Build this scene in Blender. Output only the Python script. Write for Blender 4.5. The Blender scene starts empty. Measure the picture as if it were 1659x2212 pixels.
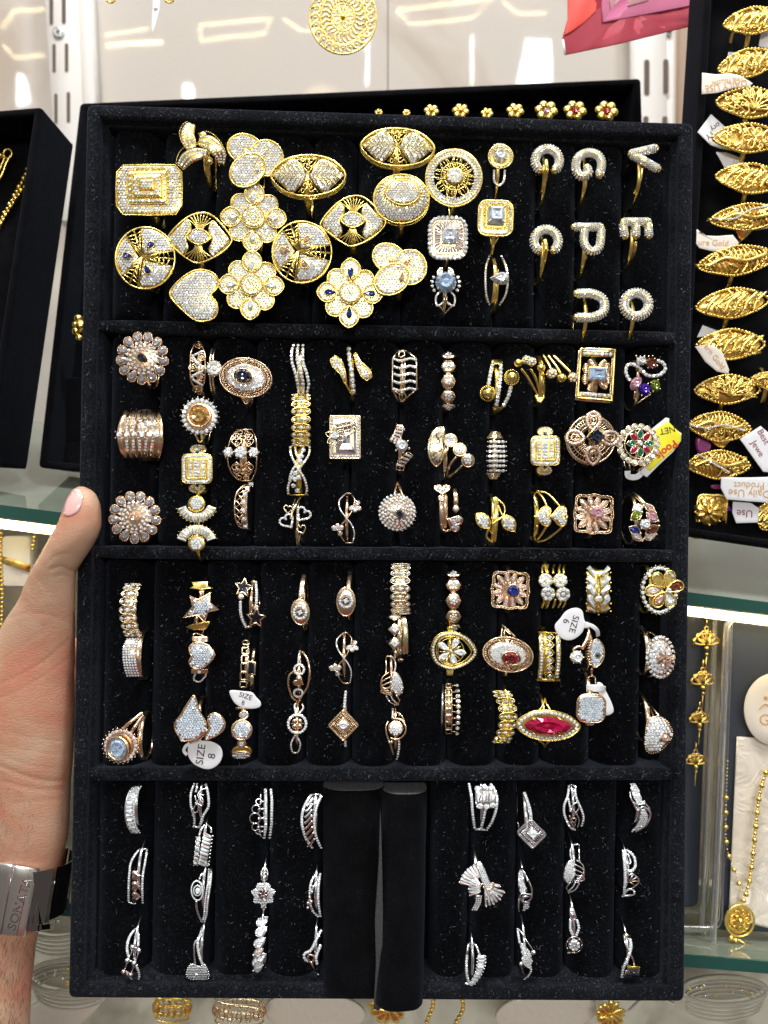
import bpy, math, random
from mathutils import Vector, noise
random.seed(7)
SC = bpy.context.scene
COL = SC.collection
# ---------------------------------------------------------------- camera, world, lamps, exposure
S = 0.00018            # metres per photo pixel (photo taken as 1659 x 2212) on the tray face
DC = 1670.0            # camera distance from the tray face, in the same pixels
cam = bpy.data.cameras.new('camera'); camo = bpy.data.objects.new('camera', cam); COL.objects.link(camo)
camo.location = (0, 0, 0); camo.rotation_euler = (math.radians(90), 0, 0)
cam.sensor_fit = 'VERTICAL'; cam.sensor_height = 36; cam.lens = 18 / (1106 / DC)
cam.clip_start = 0.01; cam.clip_end = 50
cam.dof.use_dof = True; cam.dof.focus_distance = DC * S; cam.dof.aperture_fstop = 12
SC.camera = camo
SC.view_settings.view_transform = 'Standard'; SC.view_settings.look = 'None'
SC.view_settings.exposure = 0.15; SC.view_settings.gamma = 1.0
W = bpy.data.worlds.new('World'); SC.world = W; W.use_nodes = True
def world_nodes():
    nt = W.node_tree; N = nt.nodes; L = nt.links
    bg = N['Background']
    tc = N.new('ShaderNodeTexCoord'); sep = N.new('ShaderNodeSeparateXYZ'); L.new(tc.outputs['Generated'], sep.inputs[0])
    r = N.new('ShaderNodeValToRGB'); L.new(sep.outputs['Z'], r.inputs[0])
    mr = N.new('ShaderNodeMapRange'); mr.inputs[1].default_value = -1; mr.inputs[2].default_value = 1
    L.new(sep.outputs['Z'], mr.inputs[0]); L.new(mr.outputs[0], r.inputs[0])
    e = r.color_ramp.elements; e[0].position = .3; e[0].color = (.16, .14, .13, 1); e[1].position = .8; e[1].color = (.62, .63, .65, 1)
    m = e = r.color_ramp.elements.new(.52); m.color = (.34, .32, .30, 1)
    vo = N.new('ShaderNodeTexVoronoi'); vo.inputs['Scale'].default_value = 5.5; L.new(tc.outputs['Generated'], vo.inputs['Vector'])
    lt = N.new('ShaderNodeMath'); lt.operation = 'LESS_THAN'; lt.inputs[1].default_value = .17; L.new(vo.outputs['Distance'], lt.inputs[0])
    up = N.new('ShaderNodeMath'); up.operation = 'GREATER_THAN'; up.inputs[1].default_value = -.1; L.new(sep.outputs['Z'], up.inputs[0])
    mu = N.new('ShaderNodeMath'); mu.operation = 'MULTIPLY'; L.new(lt.outputs[0], mu.inputs[0]); L.new(up.outputs[0], mu.inputs[1])
    wc = N.new('ShaderNodeMix'); wc.data_type = 'RGBA'; wc.inputs[6].default_value = (9.5, 9.6, 10, 1); wc.inputs[7].default_value = (10, 7.5, 4.5, 1)
    sx = N.new('ShaderNodeSeparateColor'); L.new(vo.outputs['Color'], sx.inputs[0]); 
    g = N.new('ShaderNodeMath'); g.operation = 'GREATER_THAN'; g.inputs[1].default_value = .6; L.new(sx.outputs[0], g.inputs[0]); L.new(g.outputs[0], wc.inputs[0])
    mx = N.new('ShaderNodeMix'); mx.data_type = 'RGBA'; L.new(mu.outputs[0], mx.inputs[0]); L.new(r.outputs[0], mx.inputs[6]); L.new(wc.outputs[2], mx.inputs[7])
    # the photographer's red shirt behind the camera
    d = N.new('ShaderNodeVectorMath'); d.operation = 'DISTANCE'; d.inputs[1].default_value = (0.05, -.72, -.69); L.new(tc.outputs['Generated'], d.inputs[0])
    ds = N.new('ShaderNodeMath'); ds.operation = 'LESS_THAN'; ds.inputs[1].default_value = .22; L.new(d.outputs['Value'], ds.inputs[0])
    mx2 = N.new('ShaderNodeMix'); mx2.data_type = 'RGBA'; L.new(ds.outputs[0], mx2.inputs[0]); L.new(mx.outputs[2], mx2.inputs[6]); mx2.inputs[7].default_value = (.5, .03, .03, 1)
    L.new(mx2.outputs[2], bg.inputs[0]); bg.inputs[1].default_value = 0.62
world_nodes()
def area(name, loc, tgt, sx, sy, power, col=(1, 1, 1)):
    l = bpy.data.lights.new(name, 'AREA'); l.shape = 'RECTANGLE'; l.size = sx; l.size_y = sy; l.energy = power; l.color = col
    o = bpy.data.objects.new(name, l); COL.objects.link(o); o.location = loc
    o.rotation_euler = (Vector(tgt) - Vector(loc)).to_track_quat('-Z', 'Y').to_euler(); return o
area('ceiling_and_fill_light', (-.3, -.30, 1.45), (0, .30, 0), .3, .4, 17, (1, .98, .95))
area('ceiling_and_fill_light', (.5, -.20, 1.4), (0, .30, 0), .2, .4, 12, (.93, .97, 1))
area('ceiling_and_fill_light', (.05, -.9, .35), (0, .35, 0), .6, .14, 5.5, (1, .97, .93))  # frontal fill added behind the camera to brighten stones and gold

# ---------------------------------------------------------------- materials
def mat(name, col, rough=.5, metal=0, **k):
    m = bpy.data.materials.new(name); m.use_nodes = True; b = m.node_tree.nodes['Principled BSDF']
    b.inputs['Base Color'].default_value = (*col, 1); b.inputs['Roughness'].default_value = rough; b.inputs['Metallic'].default_value = metal
    for kk, v in k.items():
        b.inputs[kk.replace('_', ' ')].default_value = v
    return m
def nz(m, scale, detail=3, dist=0, coord='Object', stretch=None):
    nt = m.node_tree; tc = nt.nodes.new('ShaderNodeTexCoord'); n = nt.nodes.new('ShaderNodeTexNoise')
    n.inputs['Scale'].default_value = scale; n.inputs['Detail'].default_value = detail; n.inputs['Distortion'].default_value = dist
    if stretch:
        mp = nt.nodes.new('ShaderNodeMapping'); mp.inputs['Scale'].default_value = stretch; nt.links.new(tc.outputs[coord], mp.inputs[0]); nt.links.new(mp.outputs[0], n.inputs['Vector'])
    else: nt.links.new(tc.outputs[coord], n.inputs['Vector'])
    return n
def bump(m, src, strength=.3, dist=.0002):
    nt = m.node_tree; b = nt.nodes.new('ShaderNodeBump'); b.inputs['Strength'].default_value = strength; b.inputs['Distance'].default_value = dist
    nt.links.new(src, b.inputs['Height']); nt.links.new(b.outputs[0], nt.nodes['Principled BSDF'].inputs['Normal'])
def ramp(m, src, stops, sock='Base Color'):
    nt = m.node_tree; r = nt.nodes.new('ShaderNodeValToRGB'); nt.links.new(src, r.inputs[0]); e = r.color_ramp.elements
    while len(e) < len(stops): e.new(.5)
    for x, (p, c) in zip(e, stops): x.position = p; x.color = (*c, 1) if len(c) == 3 else c
    if sock: nt.links.new(r.outputs[0], nt.nodes['Principled BSDF'].inputs[sock])
    return r
M = {}
def metal(key, nm, col, rough=.16):
    m = mat(nm, col, rough, 1); n = nz(m, 900, 2); bump(m, n.outputs[0], .25, .0001); 
    n2 = nz(m, 260, 2); ramp(m, n2.outputs[0], [(.3, [rough * .7] * 3), (.7, [rough * 1.7] * 3)], 'Roughness'); M[key] = m
metal('Y', 'yellow_gold', (1.0, .78, .24), .2); metal('G', 'pale_gold', (.98, .82, .55), .18); metal('R', 'rose_gold', (.99, .74, .50), .18); metal('S', 'rhodium_silver', (.94, .94, .96), .16); metal('R2', 'red_reflection_silver', (.86, .66, .60), .14)  # last one: red shirt reflection painted into the silver's base colour
metal('K', 'brass_gold', (1.0, .74, .22), .26)
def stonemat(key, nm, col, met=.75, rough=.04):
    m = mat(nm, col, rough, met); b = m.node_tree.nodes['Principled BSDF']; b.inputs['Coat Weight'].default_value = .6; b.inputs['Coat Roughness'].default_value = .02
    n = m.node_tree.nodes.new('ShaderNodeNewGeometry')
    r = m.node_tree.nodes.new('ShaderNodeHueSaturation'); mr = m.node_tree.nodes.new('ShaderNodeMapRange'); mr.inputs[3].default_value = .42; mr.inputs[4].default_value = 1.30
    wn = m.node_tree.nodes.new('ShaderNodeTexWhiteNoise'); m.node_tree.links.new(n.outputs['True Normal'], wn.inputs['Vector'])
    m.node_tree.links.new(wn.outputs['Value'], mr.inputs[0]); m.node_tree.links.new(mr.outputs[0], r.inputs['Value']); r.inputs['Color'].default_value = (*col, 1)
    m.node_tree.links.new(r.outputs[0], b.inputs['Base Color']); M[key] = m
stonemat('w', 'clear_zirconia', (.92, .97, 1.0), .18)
stonemat('wl', 'bluish_clear_crystal', (.80, .90, 1.0), .25)  # clear crystal with a slightly bluish base colour
stonemat('wp', 'blush_clear_crystal', (.95, .84, .80), .3)
stonemat('sg', 'greyed_clear_rose_cut', (.36, .35, .37), .3)  # clear stones: the dark velvet seen through them is put into the grey colour
stonemat('b', 'blue_sapphire_glass', (.012, .035, .28), .35)
stonemat('n', 'navy_black_glass', (.008, .014, .035), .25)
stonemat('r', 'ruby_glass', (.55, .005, .07), .5)
stonemat('d', 'garnet_glass', (.20, .008, .012), .4)
stonemat('pk', 'pink_crystal', (.88, .50, .62), .5)
stonemat('ye', 'champagne_topaz', (.62, .36, .10), .6)
stonemat('gr', 'olive_peridot', (.22, .32, .02), .5)
stonemat('em', 'emerald_glass', (.005, .20, .13), .4)
stonemat('pu', 'purple_amethyst', (.10, .03, .55), .45)
stonemat('br', 'brown_topaz', (.20, .045, .02), .45)
stonemat('pe', 'peach_crystal', (.85, .55, .42), .5)
stonemat('lb', 'ice_blue_crystal', (.55, .74, 1.0), .45)
def velvet(key, nm, base, spec, hi, lo=.60, sheen=.10):
    m = mat(nm, base, 1.0, 0); b = m.node_tree.nodes['Principled BSDF']; b.inputs['Specular IOR Level'].default_value = .05
    b.inputs['Sheen Weight'].default_value = sheen; b.inputs['Sheen Roughness'].default_value = .5; b.inputs['Sheen Tint'].default_value = (.55, .65, .9, 1)
    n = nz(m, 1500, 4, 1.2); n2 = nz(m, 90, 3)
    r1 = ramp(m, n.outputs[0], [(0, base), (lo, base), (lo + .12, spec), (1, hi)], None)
    nt = m.node_tree; mx = nt.nodes.new('ShaderNodeMix'); mx.data_type = 'RGBA'; mx.blend_type = 'MULTIPLY'; mx.inputs[0].default_value = .7
    r2 = ramp(m, n2.outputs[0], [(.35, (.45, .45, .45)), (.65, (1.3, 1.3, 1.35))], None)
    nt.links.new(r1.outputs[0], mx.inputs[6]); nt.links.new(r2.outputs[0], mx.inputs[7]); nt.links.new(mx.outputs[2], b.inputs['Base Color'])
    bump(m, n.outputs[0], .8, .0004); M[key] = m
velvet('V', 'black_velvet', (.0017, .0019, .0024), (.012, .0135, .017), (.16, .17, .19), .56, sheen=.04)
velvet('V2', 'brown_black_velvet', (.003, .003, .0034), (.012, .0115, .012), (.05, .05, .05), sheen=.05)
velvet('VR', 'black_velvet_rim', (.005, .0054, .0068), (.019, .021, .025), (.13, .14, .155), .50, .10)
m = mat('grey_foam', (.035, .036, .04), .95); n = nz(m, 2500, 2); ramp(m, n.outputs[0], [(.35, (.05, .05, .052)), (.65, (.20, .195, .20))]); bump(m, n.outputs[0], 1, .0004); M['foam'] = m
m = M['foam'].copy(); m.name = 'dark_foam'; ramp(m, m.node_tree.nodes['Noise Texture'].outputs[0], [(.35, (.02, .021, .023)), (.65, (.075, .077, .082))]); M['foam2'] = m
M['lint'] = mat('pale_lint', (.16, .17, .20), .9)
M['paper'] = mat('white_paper', (.80, .81, .84), .55); M['cream'] = mat('cream_card', (.78, .72, .62), .6)
M['yel'] = mat('yellow_print', (.86, .80, .03), .5); M['ink'] = mat('black_ink', (.02, .02, .025), .6); M['redink'] = mat('red_ink', (.62, .03, .03), .5)
M['goldink'] = mat('ochre_ink', (.62, .36, .12), .5); M['brnink'] = mat('maroon_ink', (.28, .07, .06), .5); M['purple'] = mat('purple_foil', (.12, .02, .30), .25)

# ---------------------------------------------------------------- mapping and mesh tools
def Q(px, py, h=0):
    g = (DC - h) / DC * S
    return Vector(((px - 829.5) * g, (DC - h) * S, (1106 - py) * g))
CR = {'F': (0, 0, 1.82278), 'A1': (400, 440, 760 / 1659), 'A2': (1040, 440, 760 / 1659), 'A3': (1640, 440, 1060 / 1659),
      'B1': (400, 1290, 700 / 1659), 'B2': (1040, 1290, 700 / 1659), 'B3': (1640, 1320, 540 / 1422), 'B4': (2080, 1320, 640 / 1659),
      'C1': (380, 2180, 700 / 1659), 'C2': (1060, 2180, 700 / 1659), 'C3': (1640, 2180, 580 / 1475), 'C4': (2080, 2180, 640 / 1627),
      'D1': (380, 3030, 580 / 1395), 'D2': (880, 3030, 860 / 1659), 'D3': (1640, 3030, 580 / 1395), 'D4': (2100, 3030, 640 / 1539),
      'R1': (2600, 0, 424 / 853), 'R2': (2600, 1080, 424 / 837), 'R5': (2640, 2080, 384 / 435), 'L1': (0, 350, 420 / 599), 'L2': (0, 1800, 480 / 476),
      'T1': (0, 0, 1512 / 1659), 'T2': (1400, 0, 1624 / 1659)}
def rot(p, c, a):
    a = math.radians(a); x, y = p[0] - c[0], p[1] - c[1]
    return (c[0] + x * math.cos(a) - y * math.sin(a), c[1] + x * math.sin(a) + y * math.cos(a))
def circ(cx, cy, rx, ry=None, n=28, a0=0, a1=360, r=0):
    ry = rx if ry is None else ry; full = abs(a1 - a0) >= 359.9; m = n if full else n - 1
    return [rot((cx + rx * math.cos(math.radians(a0 + (a1 - a0) * i / m)), cy + ry * math.sin(math.radians(a0 + (a1 - a0) * i / m))), (cx, cy), r) for i in range(n)]
def rrect(cx, cy, w, h, c, r=0, n=5):
    P = []
    for sx, sy, a in ((1, 1, 0), (-1, 1, 90), (-1, -1, 180), (1, -1, 270)):
        for i in range(n + 1):
            t = math.radians(a + 90 * i / n); P.append((cx + sx * (w / 2 - c) + c * math.cos(t), cy + sy * (h / 2 - c) + c * math.sin(t)))
    return [rot(p, (cx, cy), r) for p in P]
def pear(cx, cy, L, Wd, r=0, n=20, m=1.1):
    P = []
    for i in range(n):
        t = 2 * math.pi * i / n; P.append((cx + L * math.cos(t), cy + Wd * 1.15 * math.sin(t) * abs(math.sin(t / 2)) ** m))
    return [rot(p, (cx, cy), r) for p in P]
def marq(cx, cy, L, Wd, r=0, n=10):
    P = []
    for sg in (1, -1):
        for i in range(n):
            t = i / n; x = L * (1 - 2 * t) * sg; P.append((cx + x, cy + sg * Wd * (1 - (1 - 2 * t) ** 2)))
    return [rot(p, (cx, cy), r) for p in P]
def heart(cx, cy, s, r=0, n=28):
    P = []
    for i in range(n):
        t = 2 * math.pi * i / n; P.append((cx + s * (16 * math.sin(t) ** 3) / 16, cy - s * ((13 * math.cos(t) - 5 * math.cos(2 * t) - 2 * math.cos(3 * t) - math.cos(4 * t)) + 2.5) / 15))
    return [rot(p, (cx, cy), r) for p in P]
def star(cx, cy, R, r=0, k=.45, n=5):
    return [rot((cx + (R if i % 2 == 0 else R * k) * math.sin(math.pi * i / n), cy - (R if i % 2 == 0 else R * k) * math.cos(math.pi * i / n)), (cx, cy), r) for i in range(2 * n)]
def sm(P, n=5, closed=False):
    P = [tuple(p) + (0,) * (3 - len(p)) for p in P]; L = len(P); out = []
    for i in range(L if closed else L - 1):
        g = (lambda j: P[j % L]) if closed else (lambda j: P[min(max(j, 0), L - 1)])
        p0, p1, p2, p3 = g(i - 1), g(i), g(i + 1), g(i + 2)
        for j in range(n):
            t = j / n
            out.append(tuple(.5 * (2 * p1[k] + (p2[k] - p0[k]) * t + (2 * p0[k] - 5 * p1[k] + 4 * p2[k] - p3[k]) * t * t + (3 * p1[k] - p0[k] - 3 * p2[k] + p3[k]) * t ** 3) for k in range(3)))
    if not closed: out.append(P[-1])
    return out
def inside(p, P):
    x, y = p[0], p[1]; c = False; n = len(P); j = n - 1
    for i in range(n):
        if (P[i][1] > y) != (P[j][1] > y) and x < (P[j][0] - P[i][0]) * (y - P[i][1]) / (P[j][1] - P[i][1]) + P[i][0]: c = not c
        j = i
    return c
def edist(p, P):
    d = 1e9; n = len(P)
    for i in range(n):
        ax, ay = P[i][0], P[i][1]; bx, by = P[(i + 1) % n][0] - ax, P[(i + 1) % n][1] - ay; l = bx * bx + by * by
        t = 0 if l == 0 else max(0, min(1, ((p[0] - ax) * bx + (p[1] - ay) * by) / l)); d = min(d, math.hypot(p[0] - ax - bx * t, p[1] - ay - by * t))
    return d
def along(P, sp, closed=False):
    P = list(P) + ([P[0]] if closed else []); out = []; tot = sum(math.hypot(P[i + 1][0] - P[i][0], P[i + 1][1] - P[i][1]) for i in range(len(P) - 1))
    n = max(1, round(tot / sp)); step = tot / n; want = 0 if closed else step / 2; acc = 0
    for i in range(len(P) - 1):
        l = math.hypot(P[i + 1][0] - P[i][0], P[i + 1][1] - P[i][1])
        while l > 0 and acc + l >= want and len(out) < n:
            t = (want - acc) / l; out.append(tuple(P[i][k] + (P[i + 1][k] - P[i][k]) * t for k in range(min(len(P[i]), len(P[i + 1]))))); want += step
        acc += l
    return out
def link(o, parent=None):
    COL.objects.link(o)
    if parent: o.parent = parent
    return o
def meshobj(name, V, F, m, parent=None, smooth=None):
    me = bpy.data.meshes.new(name); me.from_pydata(V, [], F); me.materials.append(m)
    if smooth is True: me.polygons.foreach_set('use_smooth', [True] * len(F))
    elif smooth: me.polygons.foreach_set('use_smooth', smooth)
    me.update(); return link(bpy.data.objects.new(name, me), parent)
def tag(o, label, cat=None, group=None, kind=None):
    if label: o['label'] = label
    if cat: o['category'] = cat
    if group: o['group'] = group
    if kind: o['kind'] = kind
    return o
ALL = []
class T:
    """a thing drawn in photo pixels of one zoomed crop; u right, v up, w towards the camera"""
    def __init__(s, name, label, crop, cx, cy, H=38, metal='Y', surf=None, group=None, cat='ring', kind=None):
        ox, oy, k = CR[crop]; s.ox, s.oy, s.k = ox / 1.82278, oy / 1.82278, k / 1.82278
        s.cx, s.cy = s.ox + cx * s.k, s.oy + cy * s.k; s.H = H; s.f = S * (DC - H) / DC; s.m = metal; s.P = {}; s.uid = 0
        s.name, s.label, s.cat, s.group, s.kind = name, label, cat, group, kind; s.surf = surf or (lambda u, v: 0.0); s.labels = {}
        s.zc = (cx, cy); ALL.append(s)
        s.rnd = random.Random(len(ALL) * 13 + 5)
    def dome(s, a, b, h):
        a, b = a * s.k, b * s.k; s.surf = lambda u, v: h * (1 - min(1.3, (u / a) ** 2 + (v / b) ** 2)); return s
    def cyl(s, R, ux=0):
        s.H = min(s.H, 28 if s.m == 'S' else 34); s.f = S * (DC - s.H) / DC
        R = R * s.k; s.surf = lambda u, v: .72 * (math.sqrt(max(R * R * .04, R * R - v * v)) - R) - ux * (u / R) ** 2 * R; return s
    def L(s, p, w=0):
        px, py = s.ox + p[0] * s.k, s.oy + p[1] * s.k; u = px - s.cx; v = s.cy - py; d = s.surf(u, v) + (p[2] if len(p) > 2 else 0)
        q = 1 - d / DC; return Vector(((px - 829.5) * q - (s.cx - 829.5), (1106 - py) * q - (1106 - s.cy), d + w))
    def nrm(s, p):
        u = s.ox + p[0] * s.k - s.cx; v = -(s.oy + p[1] * s.k - s.cy); e = .8
        return Vector((-(s.surf(u + e, v) - s.surf(u - e, v)) / (2 * e), -(s.surf(u, v + e) - s.surf(u, v - e)) / (2 * e), 1)).normalized()
    def part(s, nm, m=None, new=False):
        m = m or s.m
        if new: s.uid += 1; key = (nm, m, s.uid)
        else: key = (nm, m, 0)
        return s.P.setdefault(key, ([], [], []))
    def add(s, prt, V, F, smo=True):
        b = len(prt[0]); prt[0].extend(V); prt[1].extend([tuple(i + b for i in f) for f in F]); prt[2].extend([smo] * len(F))
    # --- shapes
    def wr(s, P, r, w=0, closed=False, part='openwork', m=None, n=6, raw=False, flat=1.0, new=False):
        C = [s.L(p, w) for p in P] if not raw else P; r = r * s.k if not raw else r; N = len(C); V = []; F = []
        for i, c in enumerate(C):
            a = C[(i - 1) % N] if closed or i > 0 else c; b = C[(i + 1) % N] if closed or i < N - 1 else c
            t = (b - a).normalized() if (b - a).length > 1e-9 else Vector((0, 1, 0)); sd = t.cross(Vector((0, 0, 1)))
            sd = sd.normalized() if sd.length > 1e-3 else Vector((1, 0, 0)); up = sd.cross(t).normalized()
            for j in range(n):
                q = 2 * math.pi * j / n; V.append(c + sd * (r * math.cos(q)) + up * (r * flat * math.sin(q)))
        for i in range(N if closed else N - 1):
            for j in range(n): F.append((i * n + j, i * n + (j + 1) % n, ((i + 1) % N) * n + (j + 1) % n, ((i + 1) % N) * n + j))
        if not closed: F += [tuple(range(n))[::-1], tuple((N - 1) * n + j for j in range(n))]
        s.add(s.part(part, m, new), V, F); return s
    def st(s, P, wd, t=3, w=0, closed=False, part='band', m=None, raw=False, new=False):
        C = [s.L(p, w) for p in P] if not raw else P; N = len(C); V = []; F = []
        g = (lambda i: wd[i] if i < len(wd) else wd[-1]) if isinstance(wd, (list, tuple)) else (lambda i: wd)
        for i, c in enumerate(C):
            a = C[(i - 1) % N] if closed or i > 0 else c; b = C[(i + 1) % N] if closed or i < N - 1 else c
            tt = (b - a).normalized() if (b - a).length > 1e-9 else Vector((0, 1, 0)); sd = tt.cross(Vector((0, 0, 1)))
            if raw or sd.length < .12: sd = Vector((1, 0, 0))
            sd.normalize(); up = sd.cross(tt).normalized(); hw = g(i) * (s.k if not raw else 1) / 2
            for a_, b_ in ((-1, -t), (-1, -.3 * t), (-.75, 0), (.75, 0), (1, -.3 * t), (1, -t)): V.append(c + sd * (a_ * hw) + up * b_)
        for i in range(N if closed else N - 1):
            for j in range(6): F.append((i * 6 + j, i * 6 + (j + 1) % 6, ((i + 1) % N) * 6 + (j + 1) % 6, ((i + 1) % N) * 6 + j))
        if not closed: F += [tuple(range(6))[::-1], tuple((N - 1) * 6 + j for j in range(6))]
        s.add(s.part(part, m, new), V, F, False if t > 8 else True); return s
    def sh(s, x=None, y=None, R=50, bw=5, t=2.6, w0=-3, back=.7, part='band'):
        """the finger loop: a full circle going back between the foam rolls (R, bw in photo pixels)"""
        x = s.zc[0] if x is None else x; y = s.zc[1] if y is None else y; c = s.L((x, y)); c.z = w0 - R
        P = [c + Vector((0, R * math.cos(a), R * math.sin(a))) for a in [2 * math.pi * i / 44 for i in range(44)]]
        wd = [2 * bw * (back + (1 - back) * max(0, math.sin(2 * math.pi * i / 44))) for i in range(44)]
        return s.st(P, wd, t, closed=True, raw=True, part=part)
    def pl(s, P, t=4, w=0, part='setting', m=None, lv=(1, .95, .7, .4), bev=1.2, new=False, c=None):
        cx = sum(p[0] for p in P) / len(P) if c is None else c[0]; cy = sum(p[1] for p in P) / len(P) if c is None else c[1]; N = len(P); V = []; F = []
        V += [s.L(p, w - t) for p in P]; V += [s.L(p, w - bev) for p in P]
        for q in lv[1:]: V += [s.L((cx + (p[0] - cx) * q, cy + (p[1] - cy) * q), w) for p in P]
        V.append(s.L((cx, cy), w)); V.append(s.L((cx, cy), w - t)); R_ = len(lv) + 1
        for a in range(R_ - 1):
            for j in range(N): F.append((a * N + j, (a + 1) * N + j, (a + 1) * N + (j + 1) % N, a * N + (j + 1) % N))
        for j in range(N): F.append(((R_ - 1) * N + j, R_ * N, (R_ - 1) * N + (j + 1) % N)); F.append((j, (j + 1) % N, R_ * N + 1))
        s.add(s.part(part, m, new), V, F, True); return s
    def rim(s, P, r, w=0, part='setting', m=None, flat=1.0): return s.wr(P, r, w, True, part, m, 8, flat=flat)
    def stone(s, c, nr, r, prt, ht=.5, k=6):
        a0 = s.rnd.random() * 6.28; tl = .16
        nr = (nr + Vector((s.rnd.uniform(-tl, tl), s.rnd.uniform(-tl, tl), 0))).normalized()
        sd = nr.cross(Vector((0, 1, 0))).normalized(); up = sd.cross(nr) * -1; V = []; F = []
        for rr, hh in ((1, 0), (.62, ht)):
            for j in range(k):
                q = a0 + 2 * math.pi * j / k; V.append(c + (sd * math.cos(q) + up * math.sin(q)) * (r * rr) + nr * (r * hh))
        for j in range(k): F.append((j, (j + 1) % k, k + (j + 1) % k, k + j))
        F.append(tuple(range(k, 2 * k))); s.add(prt, V, F, False)
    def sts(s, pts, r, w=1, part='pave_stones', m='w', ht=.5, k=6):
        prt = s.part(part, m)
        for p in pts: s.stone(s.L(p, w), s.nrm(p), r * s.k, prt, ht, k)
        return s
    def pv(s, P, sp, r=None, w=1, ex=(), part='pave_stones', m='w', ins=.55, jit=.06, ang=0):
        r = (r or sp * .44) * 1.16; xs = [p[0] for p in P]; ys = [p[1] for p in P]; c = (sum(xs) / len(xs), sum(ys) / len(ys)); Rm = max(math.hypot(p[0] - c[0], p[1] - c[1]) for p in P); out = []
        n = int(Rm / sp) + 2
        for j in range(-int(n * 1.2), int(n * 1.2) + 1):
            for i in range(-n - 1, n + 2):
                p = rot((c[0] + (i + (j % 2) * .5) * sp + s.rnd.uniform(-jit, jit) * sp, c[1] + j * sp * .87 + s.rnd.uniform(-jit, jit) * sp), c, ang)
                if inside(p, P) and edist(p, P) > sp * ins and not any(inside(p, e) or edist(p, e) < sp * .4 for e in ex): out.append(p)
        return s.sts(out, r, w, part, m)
    def ro(s, P, sp, r=None, w=1, closed=False, part='pave_stones', m='w', ht=.5):
        return s.sts(along(P, sp, closed), r or sp * .46, w, part, m, ht)
    def pw(s, P, r, sp=None, w=0, closed=False, m='w', wd=None):
        """metal wire carrying a row of stones"""
        s.wr(P, r * .92, w - .4 * r * s.k, closed, 'openwork', flat=.8); sp = sp or r * 1.7; return s.ro(P, sp, max(sp * .5, r * .84), w + r * s.k * .34, closed, m=m)
    def bd(s, P, sp, r, w=0, closed=False, part='setting', m=None):
        for p in along(P, sp, closed): s.ball(p[0], p[1], r, w + (p[2] if len(p) > 2 else 0), part, m, 5, 3)
        return s
    def ball(s, x, y, r, w=0, part='setting', m=None, n=10, k=7, new=False, sq=1.0):
        c = s.L((x, y), w); r = r * s.k; V = [c + Vector((0, 0, r * sq))]; F = []
        for i in range(1, k):
            for j in range(n):
                a, b = math.pi * i / k, 2 * math.pi * j / n; V.append(c + Vector((r * math.sin(a) * math.cos(b), r * math.sin(a) * math.sin(b), r * sq * math.cos(a))))
        V.append(c - Vector((0, 0, r * sq))); e = len(V) - 1
        for j in range(n):
            F.append((0, 1 + j, 1 + (j + 1) % n)); F.append((e, e - n + (j + 1) % n, e - n + j))
            for i in range(k - 2): F.append((1 + i * n + j, 1 + (i + 1) * n + j, 1 + (i + 1) * n + (j + 1) % n, 1 + i * n + (j + 1) % n))
        s.add(s.part(part, m, new), V, F); return s
    def gm(s, P, m='w', ht=6, w=1, part='gemstone', tab=.55, new=True, lab=None):
        """faceted stone: girdle, crown facets, sunken pattern of the pavilion seen through the table"""
        N = len(P); cx = sum(p[0] for p in P) / N; cy = sum(p[1] for p in P) / N
        q = lambda p, t: (cx + (p[0] - cx) * t, cy + (p[1] - cy) * t); md = lambda a, b: ((a[0] + b[0]) / 2, (a[1] + b[1]) / 2)
        step = max(1, N // 12); K = P[::step]; n = len(K); prt = s.part(part, m, new); V = []; F = []
        g = [s.L(p, w) for p in K]; mid = [s.L(q(md(K[i], K[(i + 1) % n]), .83), w + ht * .62) for i in range(n)]; tb = [s.L(q(K[i], tab), w + ht) for i in range(n)]
        inn = [s.L(q(md(K[i], K[(i + 1) % n]), tab * .5), w + ht * .80) for i in range(n)]; cc = s.L((cx, cy), w + ht * .97); bs = [s.L(q(p, .8), w - 2) for p in K]
        V = bs + g + mid + tb + inn + [cc]; B = 0; G = n; D_ = 2 * n; E = 3 * n; I = 4 * n; C = 5 * n
        for i in range(n):
            j = (i + 1) % n
            F += [(B + i, B + j, G + j, G + i), (G + i, G + j, D_ + i), (G + i, D_ + i, E + i), (D_ + i, G + j, E + j), (D_ + i, E + j, E + i), (E + i, E + j, I + i), (E + j, I + j, I + i), (I + i, I + j, C)]
        s.add(prt, V, F, False)
        if lab: s.labels[(part, m, s.uid)] = lab
        return s
    def bg(s, x, y, l, wd, a=0, ta=1.0, m='w', w=1, ht=2.6, part='baguette_stones'):
        """tapered step-cut baguette, long axis along a"""
        prt = s.part(part, m); c = (x, y); O = [(x - l / 2, y - wd / 2 * ta), (x + l / 2, y - wd / 2), (x + l / 2, y + wd / 2), (x - l / 2, y + wd / 2 * ta)]; O = [rot(p, c, a) for p in O]
        I = [(c[0] + (p[0] - c[0]) * .62, c[1] + (p[1] - c[1]) * .42) for p in O]; J = s.rnd.uniform(-.5, .5)
        V = [s.L(p, w - 1) for p in O] + [s.L(p, w) for p in O] + [s.L(p, w + ht + (J if i % 2 else -J)) for i, p in enumerate(I)]
        s.add(prt, V, [(0, 1, 5, 4), (1, 2, 6, 5), (2, 3, 7, 6), (3, 0, 4, 7), (4, 5, 9, 8), (5, 6, 10, 9), (6, 7, 11, 10), (7, 4, 8, 11), (8, 9, 10, 11)], False); return s
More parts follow.
